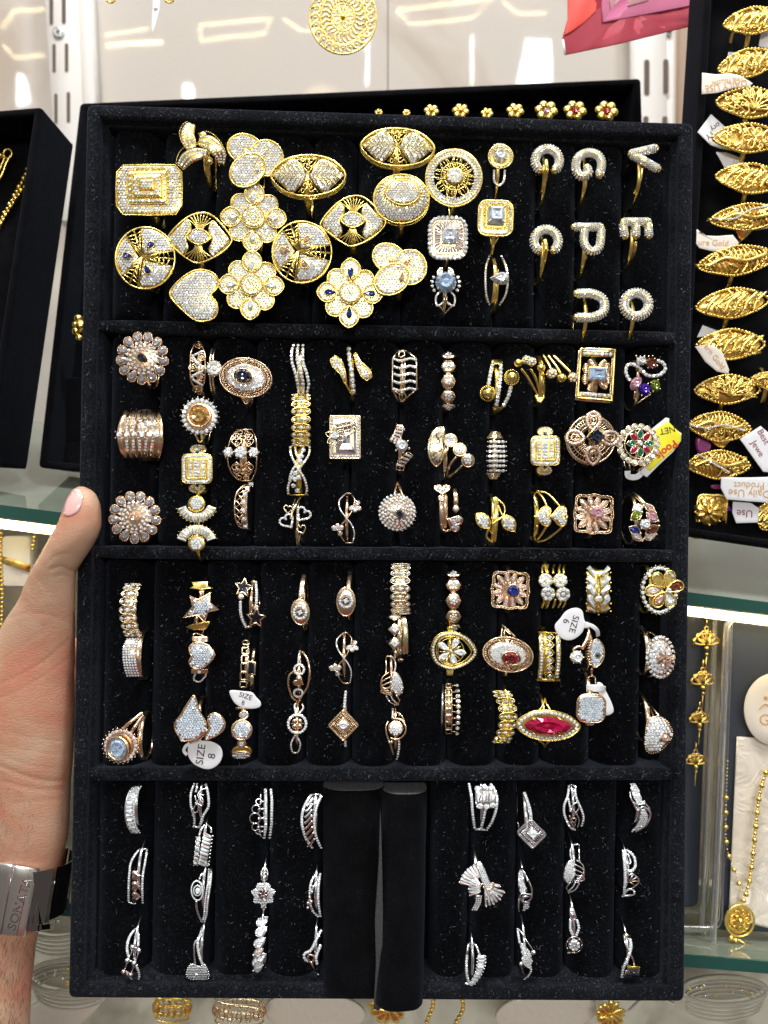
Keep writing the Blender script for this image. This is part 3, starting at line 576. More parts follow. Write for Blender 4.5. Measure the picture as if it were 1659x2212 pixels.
# ---------------------------------------------------------------- the hand
from mathutils.bvhtree import BVHTree
def hand():
    V = []; F = []
    def loft(ST, n=28):
        b = len(V)
        for (x, y, h, a, d, tx) in ST:   # centre, half width, half depth (photo px), tilt of the slice
            c = Q(x, y, h); g = (DC - h) / DC * S
            for j in range(n):
                q = 2 * math.pi * j / n; u = a * math.cos(q); w = d * math.sin(q)
                V.append(c + Vector((u * g * math.cos(tx), -w * g, u * g * math.sin(tx))))
        for i in range(len(ST) - 1):
            for j in range(n): F.append((b + i * n + j, b + i * n + (j + 1) % n, b + (i + 1) * n + (j + 1) % n, b + (i + 1) * n + j))
        F.append(tuple(b + j for j in range(n))); F.append(tuple(b + (len(ST) - 1) * n + j for j in range(n))[::-1])
    def tube(P, n=20):
        b = len(V); C = [Q(p[0], p[1], p[2]) for p in P]
        for i, c in enumerate(C):
            tt = (C[min(i + 1, len(C) - 1)] - C[max(i - 1, 0)]).normalized(); sd = tt.cross(Vector((0, 1, 0))).normalized(); up = sd.cross(tt); r = P[i][3] * S
            for j in range(n): q = 2 * math.pi * j / n; V.append(c + sd * r * math.cos(q) + up * r * math.sin(q))
        for i in range(len(C) - 1):
            for j in range(n): F.append((b + i * n + j, b + i * n + (j + 1) % n, b + (i + 1) * n + (j + 1) % n, b + (i + 1) * n + j))
        F.append(tuple(b + j for j in range(n))); F.append(tuple(b + (len(C) - 1) * n + j for j in range(n))[::-1])
    loft([(172, 1047, 60, 8, 8, 0), (177, 1054, 60, 23, 20, 0), (178, 1070, 61, 34, 28, .05), (178, 1092, 62, 41, 34, .08), (173, 1122, 62, 47, 37, .12), (163, 1150, 60, 58, 40, .2), (150, 1180, 56, 66, 40, .3),
          (130, 1212, 48, 67, 38, .3), (108, 1248, 38, 57, 36, .2), (101, 1290, 25, 62, 40, .1), (86, 1340, 8, 77, 46, 0), (70, 1400, -10, 92, 55, 0), (56, 1470, -22, 105, 62, 0), (46, 1550, -32, 114, 68, 0),
          (45, 1640, -40, 112, 68, 0), (46, 1730, -46, 105, 64, 0), (48, 1810, -50, 98, 60, 0), (42, 1880, -55, 88, 56, 0), (24, 1950, -60, 75, 53, 0), (5, 2040, -64, 71, 53, 0), (-8, 2140, -68, 74, 56, 0), (-20, 2260, -72, 80, 60, 0), (-40, 2500, -80, 92, 66, 0)])
    for i in range(4):   # the fingers behind the tray
        y = 1450 + 52 * i; ln = (1.0, 1.1, 1.05, .85)[i]
        tube([(55, y + 35, -75, 34), (110, y, -120, 33), (190, y - 60, -152, 30), (190 + 80 * ln, y - 95, -156, 28), (190 + 150 * ln, y - 112, -150, 25), (190 + 195 * ln, y - 118, -145, 19), (190 + 210 * ln, y - 120, -144, 8)])
    tube([(60, 1640, -80, 45), (70, 1560, -95, 50), (75, 1480, -95, 46), (85, 1440, -98, 30)])
    me = bpy.data.meshes.new('tmp'); me.from_pydata(V, [], F); o = bpy.data.objects.new('tmp', me); COL.objects.link(o)
    r = o.modifiers.new('r', 'REMESH'); r.mode = 'VOXEL'; r.voxel_size = .0014; sm_ = o.modifiers.new('s', 'SMOOTH'); sm_.factor = .6; sm_.iterations = 14
    ss = o.modifiers.new('u', 'SUBSURF'); ss.levels = 1; ss.render_levels = 1
    dg = bpy.context.evaluated_depsgraph_get(); m2 = bpy.data.meshes.new_from_object(o.evaluated_get(dg)); COL.objects.unlink(o); bpy.data.objects.remove(o)
    # creases: (points in photo px, depth px, width px)
    CRS = [([(112, 1230), (132, 1224), (150, 1232), (176, 1236)], 2.4, 4), ([(104, 1215), (122, 1200), (150, 1196)], .9, 3), ([(118, 1245), (140, 1243), (160, 1250)], .8, 3), ([(84, 1190), (104, 1168), (122, 1160)], .7, 3),
           ([(0, 1478), (50, 1455), (100, 1425), (150, 1380)], .7, 4), ([(0, 1508), (60, 1482), (110, 1450), (155, 1415)], .5, 3), ([(0, 1430), (40, 1400), (90, 1368)], .5, 3), ([(20, 1335), (60, 1325), (110, 1330), (158, 1350)], .6, 4), ([(120, 1290), (140, 1320), (158, 1360)], .7, 3), ([(80, 1250), (110, 1290), (120, 1340)], .5, 5),
           ([(0, 1655), (60, 1678), (110, 1688), (150, 1684)], 1.3, 5), ([(10, 1690), (80, 1706), (146, 1704)], .9, 5), ([(0, 1630), (60, 1652), (120, 1660)], .5, 3), ([(30, 1735), (90, 1730), (140, 1726)], .5, 4), ([(0, 1575), (50, 1590), (110, 1600), (150, 1598)], .4, 3), ([(0, 1605), (50, 1620), (120, 1630), (150, 1627)], .4, 3), ([(0, 1545), (60, 1560), (120, 1565)], .3, 3), ([(92, 1350), (96, 1400), (120, 1450)], .5, 4)]
    CRS = [([p[:2] for p in sm(P, 6)], d, w) for P, d, w in CRS]
    me = m2;
    BB = {id(P): (min(p[0] for p in P) - 12, max(p[0] for p in P) + 12, min(p[1] for p in P) - 12, max(p[1] for p in P) + 12) for P, d, w in CRS}
    NR = [v.normal.copy() for v in me.vertices]
    for v, vn in zip(me.vertices, NR):
        g = DC * S / v.co.y; px = v.co.x * g / S + 829.5; py = 1106 - v.co.z * g / S; h = DC - v.co.y / S; dd = 0
        for P, d, w in CRS:
            bx0, bx1, by0, by1 = BB[id(P)]
            if px < bx0 or px > bx1 or py < by0 or py > by1: continue
            q2 = 1e9
            for i in range(len(P) - 1):
                ax, ay = P[i]; bx, by = P[i + 1][0] - ax, P[i + 1][1] - ay; l = bx * bx + by * by or 1; t = max(0, min(1, ((px - ax) * bx + (py - ay) * by) / l)); q2 = min(q2, math.hypot(px - ax - bx * t, py - ay - by * t))
            dd += d * math.exp(-(q2 / w) ** 2)
        nn = noise.noise(v.co * 60) * 1.6 + noise.noise(v.co * 180) * .5
        v.co -= vn * (dd - nn) * S if vn.y < .3 else vn * (-nn) * S
    me.update(); me.polygons.foreach_set('use_smooth', [True] * len(me.polygons))
    m = mat('skin', (.60, .37, .27), .42); b = m.node_tree.nodes['Principled BSDF']; b.inputs['Subsurface Weight'].default_value = .12; b.inputs['Subsurface Radius'].default_value = (1, .35, .2); b.inputs['Subsurface Scale'].default_value = .003
    n = nz(m, 34, 5, .6); ramp(m, n.outputs[0], [(.36, (.58, .21, .135)), (.5, (.56, .29, .185)), (.64, (.58, .37, .25))]); n3 = nz(m, 1400, 5, .3, stretch=(1, 1, 2.6)); 
    vo = m.node_tree.nodes.new('ShaderNodeTexVoronoi'); vo.feature = 'DISTANCE_TO_EDGE'; vo.inputs['Scale'].default_value = 420; mp = m.node_tree.nodes.new('ShaderNodeMapping'); mp.inputs['Scale'].default_value = (1, .6, 1.9); mp.inputs['Rotation'].default_value = (0, .35, 0)
    L_ = m.node_tree.links; L_.new(m.node_tree.nodes['Texture Coordinate'].outputs['Object'], mp.inputs[0]); L_.new(mp.outputs[0], vo.inputs['Vector'])
    mm = m.node_tree.nodes.new('ShaderNodeMath'); mm.operation = 'ADD'; m2_ = m.node_tree.nodes.new('ShaderNodeMath'); m2_.operation = 'MINIMUM'; m2_.inputs[1].default_value = .12; L_.new(vo.outputs['Distance'], m2_.inputs[0]); mk = m.node_tree.nodes.new('ShaderNodeMath'); mk.operation = 'MULTIPLY'; mk.inputs[1].default_value = 3.0; L_.new(m2_.outputs[0], mk.inputs[0])
    L_.new(mk.outputs[0], mm.inputs[0]); L_.new(n3.outputs[0], mm.inputs[1]); bump(m, mm.outputs[0], .6, .00022); M['skin'] = m
    me.materials.clear(); me.materials.append(m); C0 = Q(-8, 2140, -68)
    bvh = BVHTree.FromPolygons([v.co.copy() for v in me.vertices], [tuple(p.vertices) for p in me.polygons])
    rt = root('person', C0, 'left hand and bare forearm with a steel watch, thumb gripping the tray rim', 'person')
    ho = link(bpy.data.objects.new('arm', me), None); ho.parent = rt
    for v in me.vertices: v.co -= C0
    def hit(px, py, off):
        d = Q(px, py, 0).normalized(); r = bvh.ray_cast(Vector((0, 0, 0)), d)
        return (r[0] + r[1] * (off * S) if r[1].dot(d) < 0 else r[0] - r[1] * (off * S)) if r[0] else None
    # thumb nail
    NP = [p[:2] for p in sm([(158, 1047), (170, 1060), (178, 1077), (176, 1092), (167, 1107), (152, 1115), (140, 1114), (139, 1100), (145, 1078)], 4, True)]
    cx = sum(p[0] for p in NP) / len(NP); cy = sum(p[1] for p in NP) / len(NP); VV = []; FF = []; n = len(NP)
    for q, o_ in ((1.0, -.6), (1.0, 1.2), (.85, 2.0), (.5, 2.3), (.01, 2.4)):
        for p in NP:
            xx, yy = cx + (p[0] - cx) * q, cy + (p[1] - cy) * q; v = next(v for v in (hit(lerp(xx, 172, k_ / 12), lerp(yy, 1105, k_ / 12), o_) for k_ in range(12)) if v); VV.append(v - C0)
    for a in range(4):
        for j in range(n): FF.append((a * n + j, a * n + (j + 1) % n, (a + 1) * n + (j + 1) % n, (a + 1) * n + j))
    M['nail'] = mat('nail_plate', (.76, .46, .43), .2); M['nailtip'] = mat('nail_tip', (.80, .72, .60), .3)
    meshobj('fingernail', VV, FF, M['nail'], rt, True)
    TP = [(161, 1045), (173, 1058), (180, 1075), (177, 1080), (168, 1064), (158, 1052)]; hh = lambda x, y, o_: next(v for v in (hit(lerp(x, 172, k_ / 12), lerp(y, 1100, k_ / 12), o_) for k_ in range(12)) if v)
    VV = [hh(x, y, 2.4) + Q(x, y, 0) * 0 - C0 for x, y in TP] + [hh(x, y, 0) - C0 for x, y in TP]
    meshobj('nail_tip', VV, [(0, 1, 4, 5), (1, 2, 3, 4)] + [(i, (i + 1) % 6, 6 + (i + 1) % 6, 6 + i) for i in range(6)], M['nailtip'], rt, True)
    R = random.Random(3); VV = []; FF = []; M['hair'] = mat('dark_body_hair', (.03, .02, .015), .6)
    for i in range(520):
        y = R.choice((R.uniform(2025, 2230), R.uniform(2025, 2230), R.uniform(1700, 1860))); x = R.uniform(-5, 88) if y > 2000 else R.uniform(-5, 75)
        if y < 2000 and R.random() < .75: continue
        p = hit(x, y, 0)
        if p is None: continue
        a = R.uniform(.9, 2.1); l = R.uniform(8, 20); pts = [p]; dr = Vector((math.cos(a) * (1 if x > 50 else .5), -.45, -math.sin(a) * .7)).normalized(); cv = R.uniform(-.3, .3)
        for q in range(4): dr = (dr + Vector((cv, .12, 0)) * .5).normalized(); pts.append(pts[-1] + dr * l / 4 * S)
        b_ = len(VV); r = .28 * S
        for q, pp in enumerate(pts):
            rr = r * (1 - q / 5)
            for ang in (0, 2.1, 4.2): VV.append(pp + Vector((rr * math.cos(ang), rr * math.sin(ang), rr * .3)) - C0)
        for q in range(4):
            for j in range(3): FF.append((b_ + q * 3 + j, b_ + q * 3 + (j + 1) % 3, b_ + q * 3 + 3 + (j + 1) % 3, b_ + q * 3 + 3 + j))
    tag(meshobj('arm_hair', VV, FF, M['hair'], rt), None, None, None, 'stuff')
hand()
# ---------------------------------------------------------------- watch
M['wsteel'] = mat('brushed_steel', (.86, .83, .78), .34, 1); nn = nz(M['wsteel'], 400, 2, 0, stretch=(1, 1, 14)); bump(M['wsteel'], nn.outputs[0], .15, .0001); M['psteel'] = mat('polished_steel', (.45, .44, .43), .1, 1); M['enggr'] = mat('engraving', (.16, .15, .14), .5, 1)
t = T('wrist_watch', 'steel watch bracelet with engraved folding clasp around the wrist', 'F', 30, 1945, 12, 'wsteel', cat='watch')
R_ = 92
t.surf = lambda u, v: math.sqrt(max(900, R_ * R_ - u * u)) - R_
def wq(P, tt, w, part, m, new=False): t.pl(P, tt, w, part, m, lv=(1, .96, .7, .4), bev=1.6, new=new)
def sub(P, n=5): return [(lerp(P[i][0], P[(i + 1) % len(P)][0], j / n), lerp(P[i][1], P[(i + 1) % len(P)][1], j / n)) for i in range(len(P)) for j in range(n)]
wq(sub([(-42, 1858), (30, 1868), (4, 2018), (-58, 2006)]), 9, 3, 'clasp', 'wsteel')
wq(sub([(28, 1868), (86, 1876), (54, 2022), (2, 2018)]), 9, 5, 'clasp_cover', 'wsteel')
t.text('SONATA', 46, 1950, 27, -72, 'enggr', 5.4, 'engraving', sx=1.1, bold=.02)
t.text('SONATA', 47, 1950.7, 27, -72, 'wsteel', 5.6, 'engraving_edge', sx=1.1, bold=-.02)
t.wr([(31, 1870), (17, 1945), (4, 2016)], 1.2, 5, part='clasp_cover', m='psteel'); t.wr([(66, 1874), (54, 1945), (38, 2019)], .8, 5.2, part='clasp_cover', m='psteel')
wq(sub([(84, 1884), (104, 1887), (84, 2014), (56, 2014)]), 12, 0, 'link', 'psteel', True); wq(sub([(104, 1890), (130, 1891), (114, 2008), (84, 2012)]), 12, 1, 'link', 'psteel', True); wq(sub([(92, 1900), (108, 1902), (90, 1996), (72, 1996)]), 9, 5, 'link', 'psteel', True)
wq(sub([(110, 1900), (128, 1900), (114, 1992), (94, 1996)]), 9, 5, 'link', 'wsteel', True)
c = t.L((26, 1945)); P = []
for i in range(48): a = 2 * math.pi * i / 48; P.append(Vector((c.x + 92 * math.cos(a) + 2, c.y - 8 * math.sin(a * 0) , -72 + 66 * math.sin(a))))
def bandloop(P, hw, th, part, m):
    V = []; F = []; N = len(P); cc = sum(P, Vector()) / N
    for p in P:
        o_ = (p - cc); o_.y = 0; o_.normalize()
        for a, b in ((-1, 0), (-1, th), (1, th), (1, 0)): V.append(p + Vector((-.16 * a * hw * -1, a * hw, 0)) + o_ * b)
    for i in range(N):
        if i % 6 == 5: continue
        for j in range(4): F.append((i * 4 + j, i * 4 + (j + 1) % 4, ((i + 1) % N) * 4 + (j + 1) % 4, ((i + 1) % N) * 4 + j))
    t.add(t.part(part, m), V, F, False)
bandloop(P, 58, 4, 'bracelet', 'psteel')
# ================================================================ the rings
GR = 'finger rings in the top compartment'
def N(name, label, crop, cx, cy, H=42, metal='Y', R=50, bw=5, sh=True, dx=0, dy=0):
    t = T(name, label, crop, cx, cy, H, metal, group=GR)
    if sh: t.sh(cx + dx, cy + dy, R, bw)
    return t
def shb(t, x, y, R=50, bw=5): t.sh(x, y, R, bw); return t
# --- A1 -----------------------------------------------------------
t = N('rectangular_cocktail_ring', 'gold ring with large stepped rectangular pave head, at the far left of the top compartment', 'A1', 408, 672, 48, bw=9, dy=40, dx=30)
P = [(185, 458), (632, 458), (690, 520), (690, 805), (640, 885), (185, 885), (127, 810), (130, 520)]
P = [p[:2] for p in sm(P, 3, True)]; P = [(185, 458), (410, 454), (632, 458), (690, 520), (694, 660), (690, 805), (640, 885), (410, 892), (185, 885), (127, 810), (123, 660), (130, 520)]
t.pl(P, 9, 0); t.rim(P, 5, 0); t.pv(P, 27, 11, 1, ex=[rrect(400, 655, 335, 285, 5)], ins=.6)
for j in range(6): t.wr([(132, 575 + j * 32), (236, 575 + j * 32)], 4, 1); t.wr([(566, 575 + j * 32), (688, 575 + j * 32)], 4, 1)
for x in (305, 345, 455, 500): t.wr([(x, 460), (x, 512)], 4, 1); t.wr([(x, 800), (x, 886)], 4, 1)
for q, (w_, h_) in enumerate(((335, 285), (250, 195), (135, 88))):
    B = rrect(400, 655 - 6 * q, w_, h_, 6, 0, 2); t.pl(B, 7, 4 + q * 4); t.bd(B, 10, 4, 4 + q * 4, True)
    t.pv(B, 27, 11, 5 + q * 4, ex=[] if q == 2 else [rrect(400, 649 - 6 * q, (250, 135)[q] + 8, (195, 88)[q] + 8, 4)], ins=.55)
t = N('twisted_petal_ring', 'gold ring of three twisted pave petals showing its gold loop below', 'A1', 870, 300, 52, bw=7, dx=30, dy=75)
def petalstrip(t, P, W_, w=0, rows=3, sp=24):
    C = sm(P, 5); wd = [W_ * (.25 + .75 * math.sin(math.pi * min(1, (.12 + .88 * i / (len(C) - 1))) ** .9)) for i in range(len(C))]; t.st(C, wd, 5, w, part='petal', new=True)
    E = []; 
    for sg in (1, -1):
        o = []
        for i, c in enumerate(C):
            a, b = C[max(0, i - 1)], C[min(len(C) - 1, i + 1)]; l = math.hypot(b[0] - a[0], b[1] - a[1]) or 1; o.append((c[0] - sg * (b[1] - a[1]) / l * wd[i] / 2, c[1] + sg * (b[0] - a[0]) / l * wd[i] / 2, c[2]))
        E.append(o)
    for o in E: t.bd(o, 11, 5, w + .5)
    for q in range(rows):
        f = (q + .5) / rows; t.ro([tuple(lerp(E[0][i][k_], E[1][i][k_], f) for k_ in range(3)) for i in range(len(C))][1:-1], sp, sp * .45, w + .3)
petalstrip(t, [(770, 100, 0), (735, 190, 6), (770, 300, 10), (800, 345, 4)], 120, 0); petalstrip(t, [(835, 250, 8), (930, 270, 14), (1020, 370, 8), (1030, 460, -6)], 125, 2)
petalstrip(t, [(680, 485, 4), (740, 400, 12), (850, 360, 14), (915, 365, 8)], 115, 4); t.ball(870, 205, 38, -2, sq=.7); t.ball(925, 425, 42, -2, sq=.8)
def swirl3(label, crop, C, k, pmat, tw=0):
    """three overlapping round petals with a pear stone each"""
    cx, cy = C; t = N('pinwheel_flower_ring', label, crop, cx, cy, 50, bw=8, dy=20)
    D = [(-85, -85, 155, 125, 5, 0, (-55, -38, 55)), (95, 0, 150, 155, 11, 0, (75, -42, -40)), (-60, 110, 165, 130, 18, 0, (28, 92, -80))]
    for i, (dx, dy, rx, ry, w, r, (gx, gy, ga)) in enumerate(D):
        dx, dy, rx, ry, gx, gy = [q * k for q in (dx, dy, rx, ry, gx, gy)]; B = circ(cx + dx, cy + dy, rx, ry, 26, r=20 - 30 * i + tw)
        w = w * .55; t.pl(B, 5, w, 'petal', new=True); t.rim(B, 7, w + .6, 'petal_rim', flat=.9); G_ = pear(cx + gx, cy + gy, 48, 27, ga, 14); t.pv(B, 25, 11, w + .8, ex=[G_])
        t.rim(pear(cx + gx, cy + gy, 50, 30, ga, 14), 4, w + 2); t.gm(G_, pmat, 4, w + 2)
    t.ball(cx - 5, cy + 5, 14, 10); return t
swirl3('gold pinwheel ring with clear pear stones, touching the left end of a gold marquise ring', 'A1', (1320, 410), 1, 'w')
def flower8(label, crop, cx, cy, pm):
    t = N('flower_ring', label, crop, cx, cy, 50, bw=8, dy=20)
    for i in range(4):
        a = math.radians(45 + 90 * i + 3); x, y = cx + 150 * math.cos(a) * .97, cy + 148 * math.sin(a); B = circ(x, y, 108, 92, 24, r=math.degrees(a)); t.pl(B, 5, 0, 'petal', new=True); t.rim(B, 5.5, 1, 'petal_rim'); t.pv(B, 24, 10.5, .8, ins=.62)
    for i in range(4):
        a = 90 * i + 2; x, y = cx + 192 * math.cos(math.radians(a)), cy + 192 * math.sin(math.radians(a)); R_ = (1.0, 1.05)[i % 2]
        B = [p[:2] for p in sm([rot((cx + q[0] * R_, cy + q[1]), (cx, cy), a) for q in ((110, 0), (140, -62), (200, -84), (250, -60), (284, 0), (250, 60), (200, 84), (140, 62))], 3, True)]
        t.pl(B, 5, 3, 'petal', new=True, c=(x, y)); t.rim(B, 5, 4, 'petal_rim'); G_ = pear(cx + 165 * math.cos(math.radians(a)), cy + 165 * math.sin(math.radians(a)), 56, 33, a + 180, 14); t.pv(B, 22, 9.5, 3.6, ex=[G_], ins=.6); t.rim(G_, 4, 5); t.gm(G_, pm, 5, 5)
    B = circ(cx, cy, 100, 96); t.pl(B, 8, 6.5); t.bd(circ(cx, cy, 98, 94), 12, 6, 7, True); t.dome(1e6, 1e6, 0)
    for R_, n_ in ((0, 1), (24, 6), (48, 12), (73, 19)): t.sts([(cx + R_ * math.cos(6.283 * i / n_), cy + R_ * math.sin(6.283 * i / n_)) for i in range(n_)], 11, 7.2 + 3 * (1 - (R_ / 90) ** 2))
    return t
flower8('gold eight-petal flower ring with clear pear stones, directly below the clear pinwheel ring', 'A1', 1308, 915, 'w')
flower8('gold eight-petal flower ring with clear pear stones, right of the heart ring', 'A1', 1288, 1495, 'w')
def fandiamond(label, crop, cx, cy, r):
    t = N('eye_shaped_ring', label, crop, cx, cy, 52, bw=8, dy=35).dome(330, 300, 14)
    O = [(-278, 30), (-150, -140), (-20, -212), (100, -200), (250, -60), (278, 20), (180, 130), (20, 213), (-80, 190), (-210, 100)]; O = [rot((cx + x, cy + y), (cx, cy), r) for x, y in O]; O = [p[:2] for p in sm(O, 4, True)]
    t.rim(O, 8, 0, 'setting'); q = lambda L_: [p[:2] for p in sm([rot((cx + x, cy + y), (cx, cy), r) for x, y in L_], 3, True)]
    for sg in (-1, 1):
        B = q([(sg * 265, sg * -10 + 15), (sg * 170, -105), (sg * 105, -160), (sg * 70, -80), (sg * 110, 0), (sg * 85, 90), (sg * 130, 150), (sg * 200, 95)]); t.pl(B, 4, 0, 'pave_plate', new=True, c=(cx + sg * 165, cy)); t.pv(B, 25, 11, 1, ins=.5, ex=[circ(cx, cy, 108, 62)])
    for sg in (-1, 1):
        for i in range(9):
            a = (i - 4) / 4; t.wr(sm([rot((cx + a * 22, cy + sg * 62), (cx, cy), r), rot((cx + a * 45, cy + sg * 110), (cx, cy), r), rot((cx + a * 118, cy + sg * (203 - 45 * a * a)), (cx, cy), r)], 4), 5.5, 0)
    E = marq(cx, cy - 3, 112, 66, r, 8); t.pl(E, 6, 5, 'centre_eye'); t.rim(E, 6, 6, 'centre_eye'); t.pv(E, 23, 10.5, 6.5); return t
fandiamond('gold eye-shaped ring with fan openwork, between the rectangular ring and the white flower ring', 'A1', 838, 1085, 4)
fandiamond('gold eye-shaped ring with fan openwork, left of the oval sunburst ring', 'A2', 762, 940, 2)
def leafround(label, crop, cx, cy, pm, k=1.0):
    t = N('round_leaf_ring', label, crop, cx, cy, 52, bw=8, dy=35).dome(330, 330, 16); R_ = 255 * k; t.rim(circ(cx, cy, R_, R_ * 1.04, 36), 8, 0)
    hub = (cx - 30, cy - 8)
    for a, ga, gd in ((-55, -52, 120), (185, 184, 120), (62, 66, 115)):
        A = [rot((cx + R_ * .97 * math.cos(math.radians(a + d)), cy + R_ * math.sin(math.radians(a + d))), (cx, cy), 0) for d in range(-46, 47, 8)]; B = [p[:2] for p in sm([(hub[0] + 26 * math.cos(math.radians(a)), hub[1] + 26 * math.sin(math.radians(a)))] + A, 1, True)]
        c_ = (sum(p[0] for p in B) / len(B), sum(p[1] for p in B) / len(B)); t.pl(B, 4, 0, 'pave_plate', new=True, c=c_)
        G_ = pear(hub[0] + gd * math.cos(math.radians(ga)), hub[1] + gd * math.sin(math.radians(ga)), 46, 34, ga + 180, 14); t.pv(B, 24, 11, 1, ex=[G_]); t.rim(G_, 5, 2.5); t.gm(G_, pm, 6, 2.5)
    for a in (-112, 2, 122):
        e = (cx + R_ * math.cos(math.radians(a)), cy + R_ * math.sin(math.radians(a))); t.wr([hub, e], 8, 1)
        for i in range(1, 6):
            f = i / 6; m_ = (lerp(hub[0], e[0], f), lerp(hub[1], e[1], f))
            for sg in (-1, 1):
                b = math.radians(a + sg * (14 + 2 * i)); rr_ = R_ * (.42 + f * .62); t.wr([m_, (hub[0] + rr_ * math.cos(b) * .96, hub[1] + rr_ * math.sin(b) * .96)], 5, .5)
    for a in (-132, -92, -14, 18, 104, 142): t.wr([hub, (cx + R_ * math.cos(math.radians(a)), cy + R_ * math.sin(math.radians(a)))], 6, 1)
    return t
leafround('round domed gold ring with leaf veins and three navy blue pear stones', 'A1', 375, 1258, 'b')
leafround('round domed gold ring with leaf veins and three pale pink pear stones', 'A2', 325, 1208, 'pe')
t = N('heart_ring', 'large tilted gold heart ring fully paved with white stones', 'A1', 808, 1580, 50, bw=8).dome(300, 300, 9)
P = [p[:2] for p in sm([(585, 1560), (625, 1490), (720, 1405), (810, 1362), (900, 1362), (975, 1400), (1008, 1470), (985, 1530), (942, 1575), (990, 1640), (998, 1720), (965, 1775), (890, 1800), (810, 1795), (720, 1730), (620, 1630)], 3, True)]
t.pl(P, 7, 0); t.rim(P, 6, .5); t.pv(P, 25, 11, 1, ins=.55)
# --- A2 -----------------------------------------------------------
def lattice(label, cx, cy, r, L_=322, Wd=172):
    t = N('marquise_dome_ring', label, 'A2', cx, cy, 56, bw=8, dy=70, dx=-10).dome(430, 300, 20)
    O = [p[:2] for p in sm([rot((cx + x, cy + y), (cx, cy), r) for x, y in ((-L_, 0), (-L_ * .72, -Wd * .66), (-L_ * .3, -Wd * .96), (L_ * .2, -Wd), (L_ * .68, -Wd * .72), (L_, -5), (L_ * .75, Wd * .66), (L_ * .25, Wd * .98), (-L_ * .25, Wd), (-L_ * .7, Wd * .7))], 4, True)]
    t.rim(O, 10, -2); t.rim([(p[0], p[1] + 14) for p in O], 7, -12); t.rim([(p[0], p[1] + 7) for p in O], 7, -7)
    f = lambda x, y: rot((cx + x, cy + y), (cx, cy), r)
    for sg in (-1, 1):
        B = [f(sg * x, y) for x, y in ((15, 0), (95, -Wd * .80), (L_ * .55, -Wd * .74), (L_ * .9, -14), (L_ * .9, 14), (L_ * .55, Wd * .72), (120, Wd * .84))]; t.pl([p[:2] for p in sm(B, 2, True)], 3, -.8, 'pave_plate', new=True, c=f(sg * 165, 0)); 
        PB = [p[:2] for p in sm(B, 2, True)]; t.pv(PB, 23, 10, .2, ins=.4, ang=0)
        for i in range(7):
            x0 = 10 + i * 36; hh = Wd * .84 - i * 17; V_ = [f(sg * (x0 + 62), -hh), f(sg * x0, 0), f(sg * (x0 + 62), hh)]
            if i: t.wr(V_, 4.5, 2.2)
        t.pl([f(sg * x, y) for x, y in ((L_ * .97, 0), (L_ * .86, -30), (L_ * .80, 0), (L_ * .86, 30))], 4, 1, 'polished_tip')
    for sg in (-1, 1):
        t.wr([f(-80, sg * Wd * .85), f(0, sg * 12), f(85, sg * Wd * .85)], 5, 0)
        for x, y, a in ((-45, .78, 0), (-12, .74, 1), (25, .74, 0), (58, .8, 1), (0, .45, 0), (-22, .50, 1), (24, .52, 0)):
            t.wr([f(p[0], p[1]) for p in circ(x, sg * Wd * y, 15, 17, 9, 30 + 90 * a, 300 + 90 * a)], 4, 0)
        t.wr([f(0, sg * Wd * .3), f(0, sg * Wd * .95)], 4, 0)
    return t
lattice('gold marquise dome ring with chevron pave, its left end over the pinwheel ring', 378, 545, 0)
lattice('gold marquise dome ring with chevron pave, highest ring in the top compartment', 1148, 300, 3, 318, 158)
t = N('oval_dome_ring', 'oval gold sunburst dome ring paved with white stones, right of the second eye-shaped ring', 'A2', 1180, 745, 54, bw=7, dy=55).dome(300, 260, 20)
O = circ(1180, 745, 240, 212, 36); t.pl(O, 6, -1); t.rim(O, 7, -2); t.rim([(x, y + 12) for x, y in O], 7, -8); I = circ(1190, 695, 148, 108, 30, r=4)
t.rim(I, 6, 3); t.pl(I, 3, 3, 'centre_dome'); t.pv(I, 22, 9.5, 3.6)
t.pv(O, 23, 10, 0, ex=[I])
for i in range(30):
    a = 12 * i; p0 = (1190 + 152 * math.cos(math.radians(a)), 695 + 112 * math.sin(math.radians(a))); p1 = (1180 + 232 * math.cos(math.radians(a - 14)), 745 + 204 * math.sin(math.radians(a - 14))); t.wr([p0, p1], 4.5, 1.4)
flower8('gold eight-petal flower ring with four dark blue pear stones', 'A2', 738, 1562, 'b')
swirl3('gold pinwheel ring with blush pear stones, right of the blue-stone flower ring', 'A2', (1158, 1345), .97, 'pe', 8)
# --- A3 -----------------------------------------------------------
t = N('round_web_ring', 'round gold ring with a spider-web rosette around a pave centre', 'A3', 230, 408, 54, bw=5, dy=40).dome(230, 230, 12)
O = circ(230, 408, 173, 176, 36); t.rim(O, 6, 0); I = circ(230, 404, 118, 118, 30); prof = [(p, 0) for p in O]
W_ = circ(230, 408, 150, 153, 36); t.wr(W_, 24, -2.2, True, 'pave_plate', flat=.25, n=8)
for R_, n_ in ((163, 58), (147, 52), (131, 46)): t.sts([(230 + R_ * math.cos(6.283 * i / n_), 407 + R_ * 1.01 * math.sin(6.283 * i / n_)) for i in range(n_)], 8, 2)
t.pl(circ(238, 398, 52), 6, 4, 'centre_dome'); t.pv(circ(238, 398, 54), 14, 6.2, 4.6, ins=.4)
for i in range(32): a = 6.283 * i / 32; t.wr([(238 + 50 * math.cos(a), 398 + 50 * math.sin(a)), (238 + 84 * math.cos(a), 400 + 84 * math.sin(a))], 2.6, 1)
t.rim(circ(236, 400, 84), 3, 1)
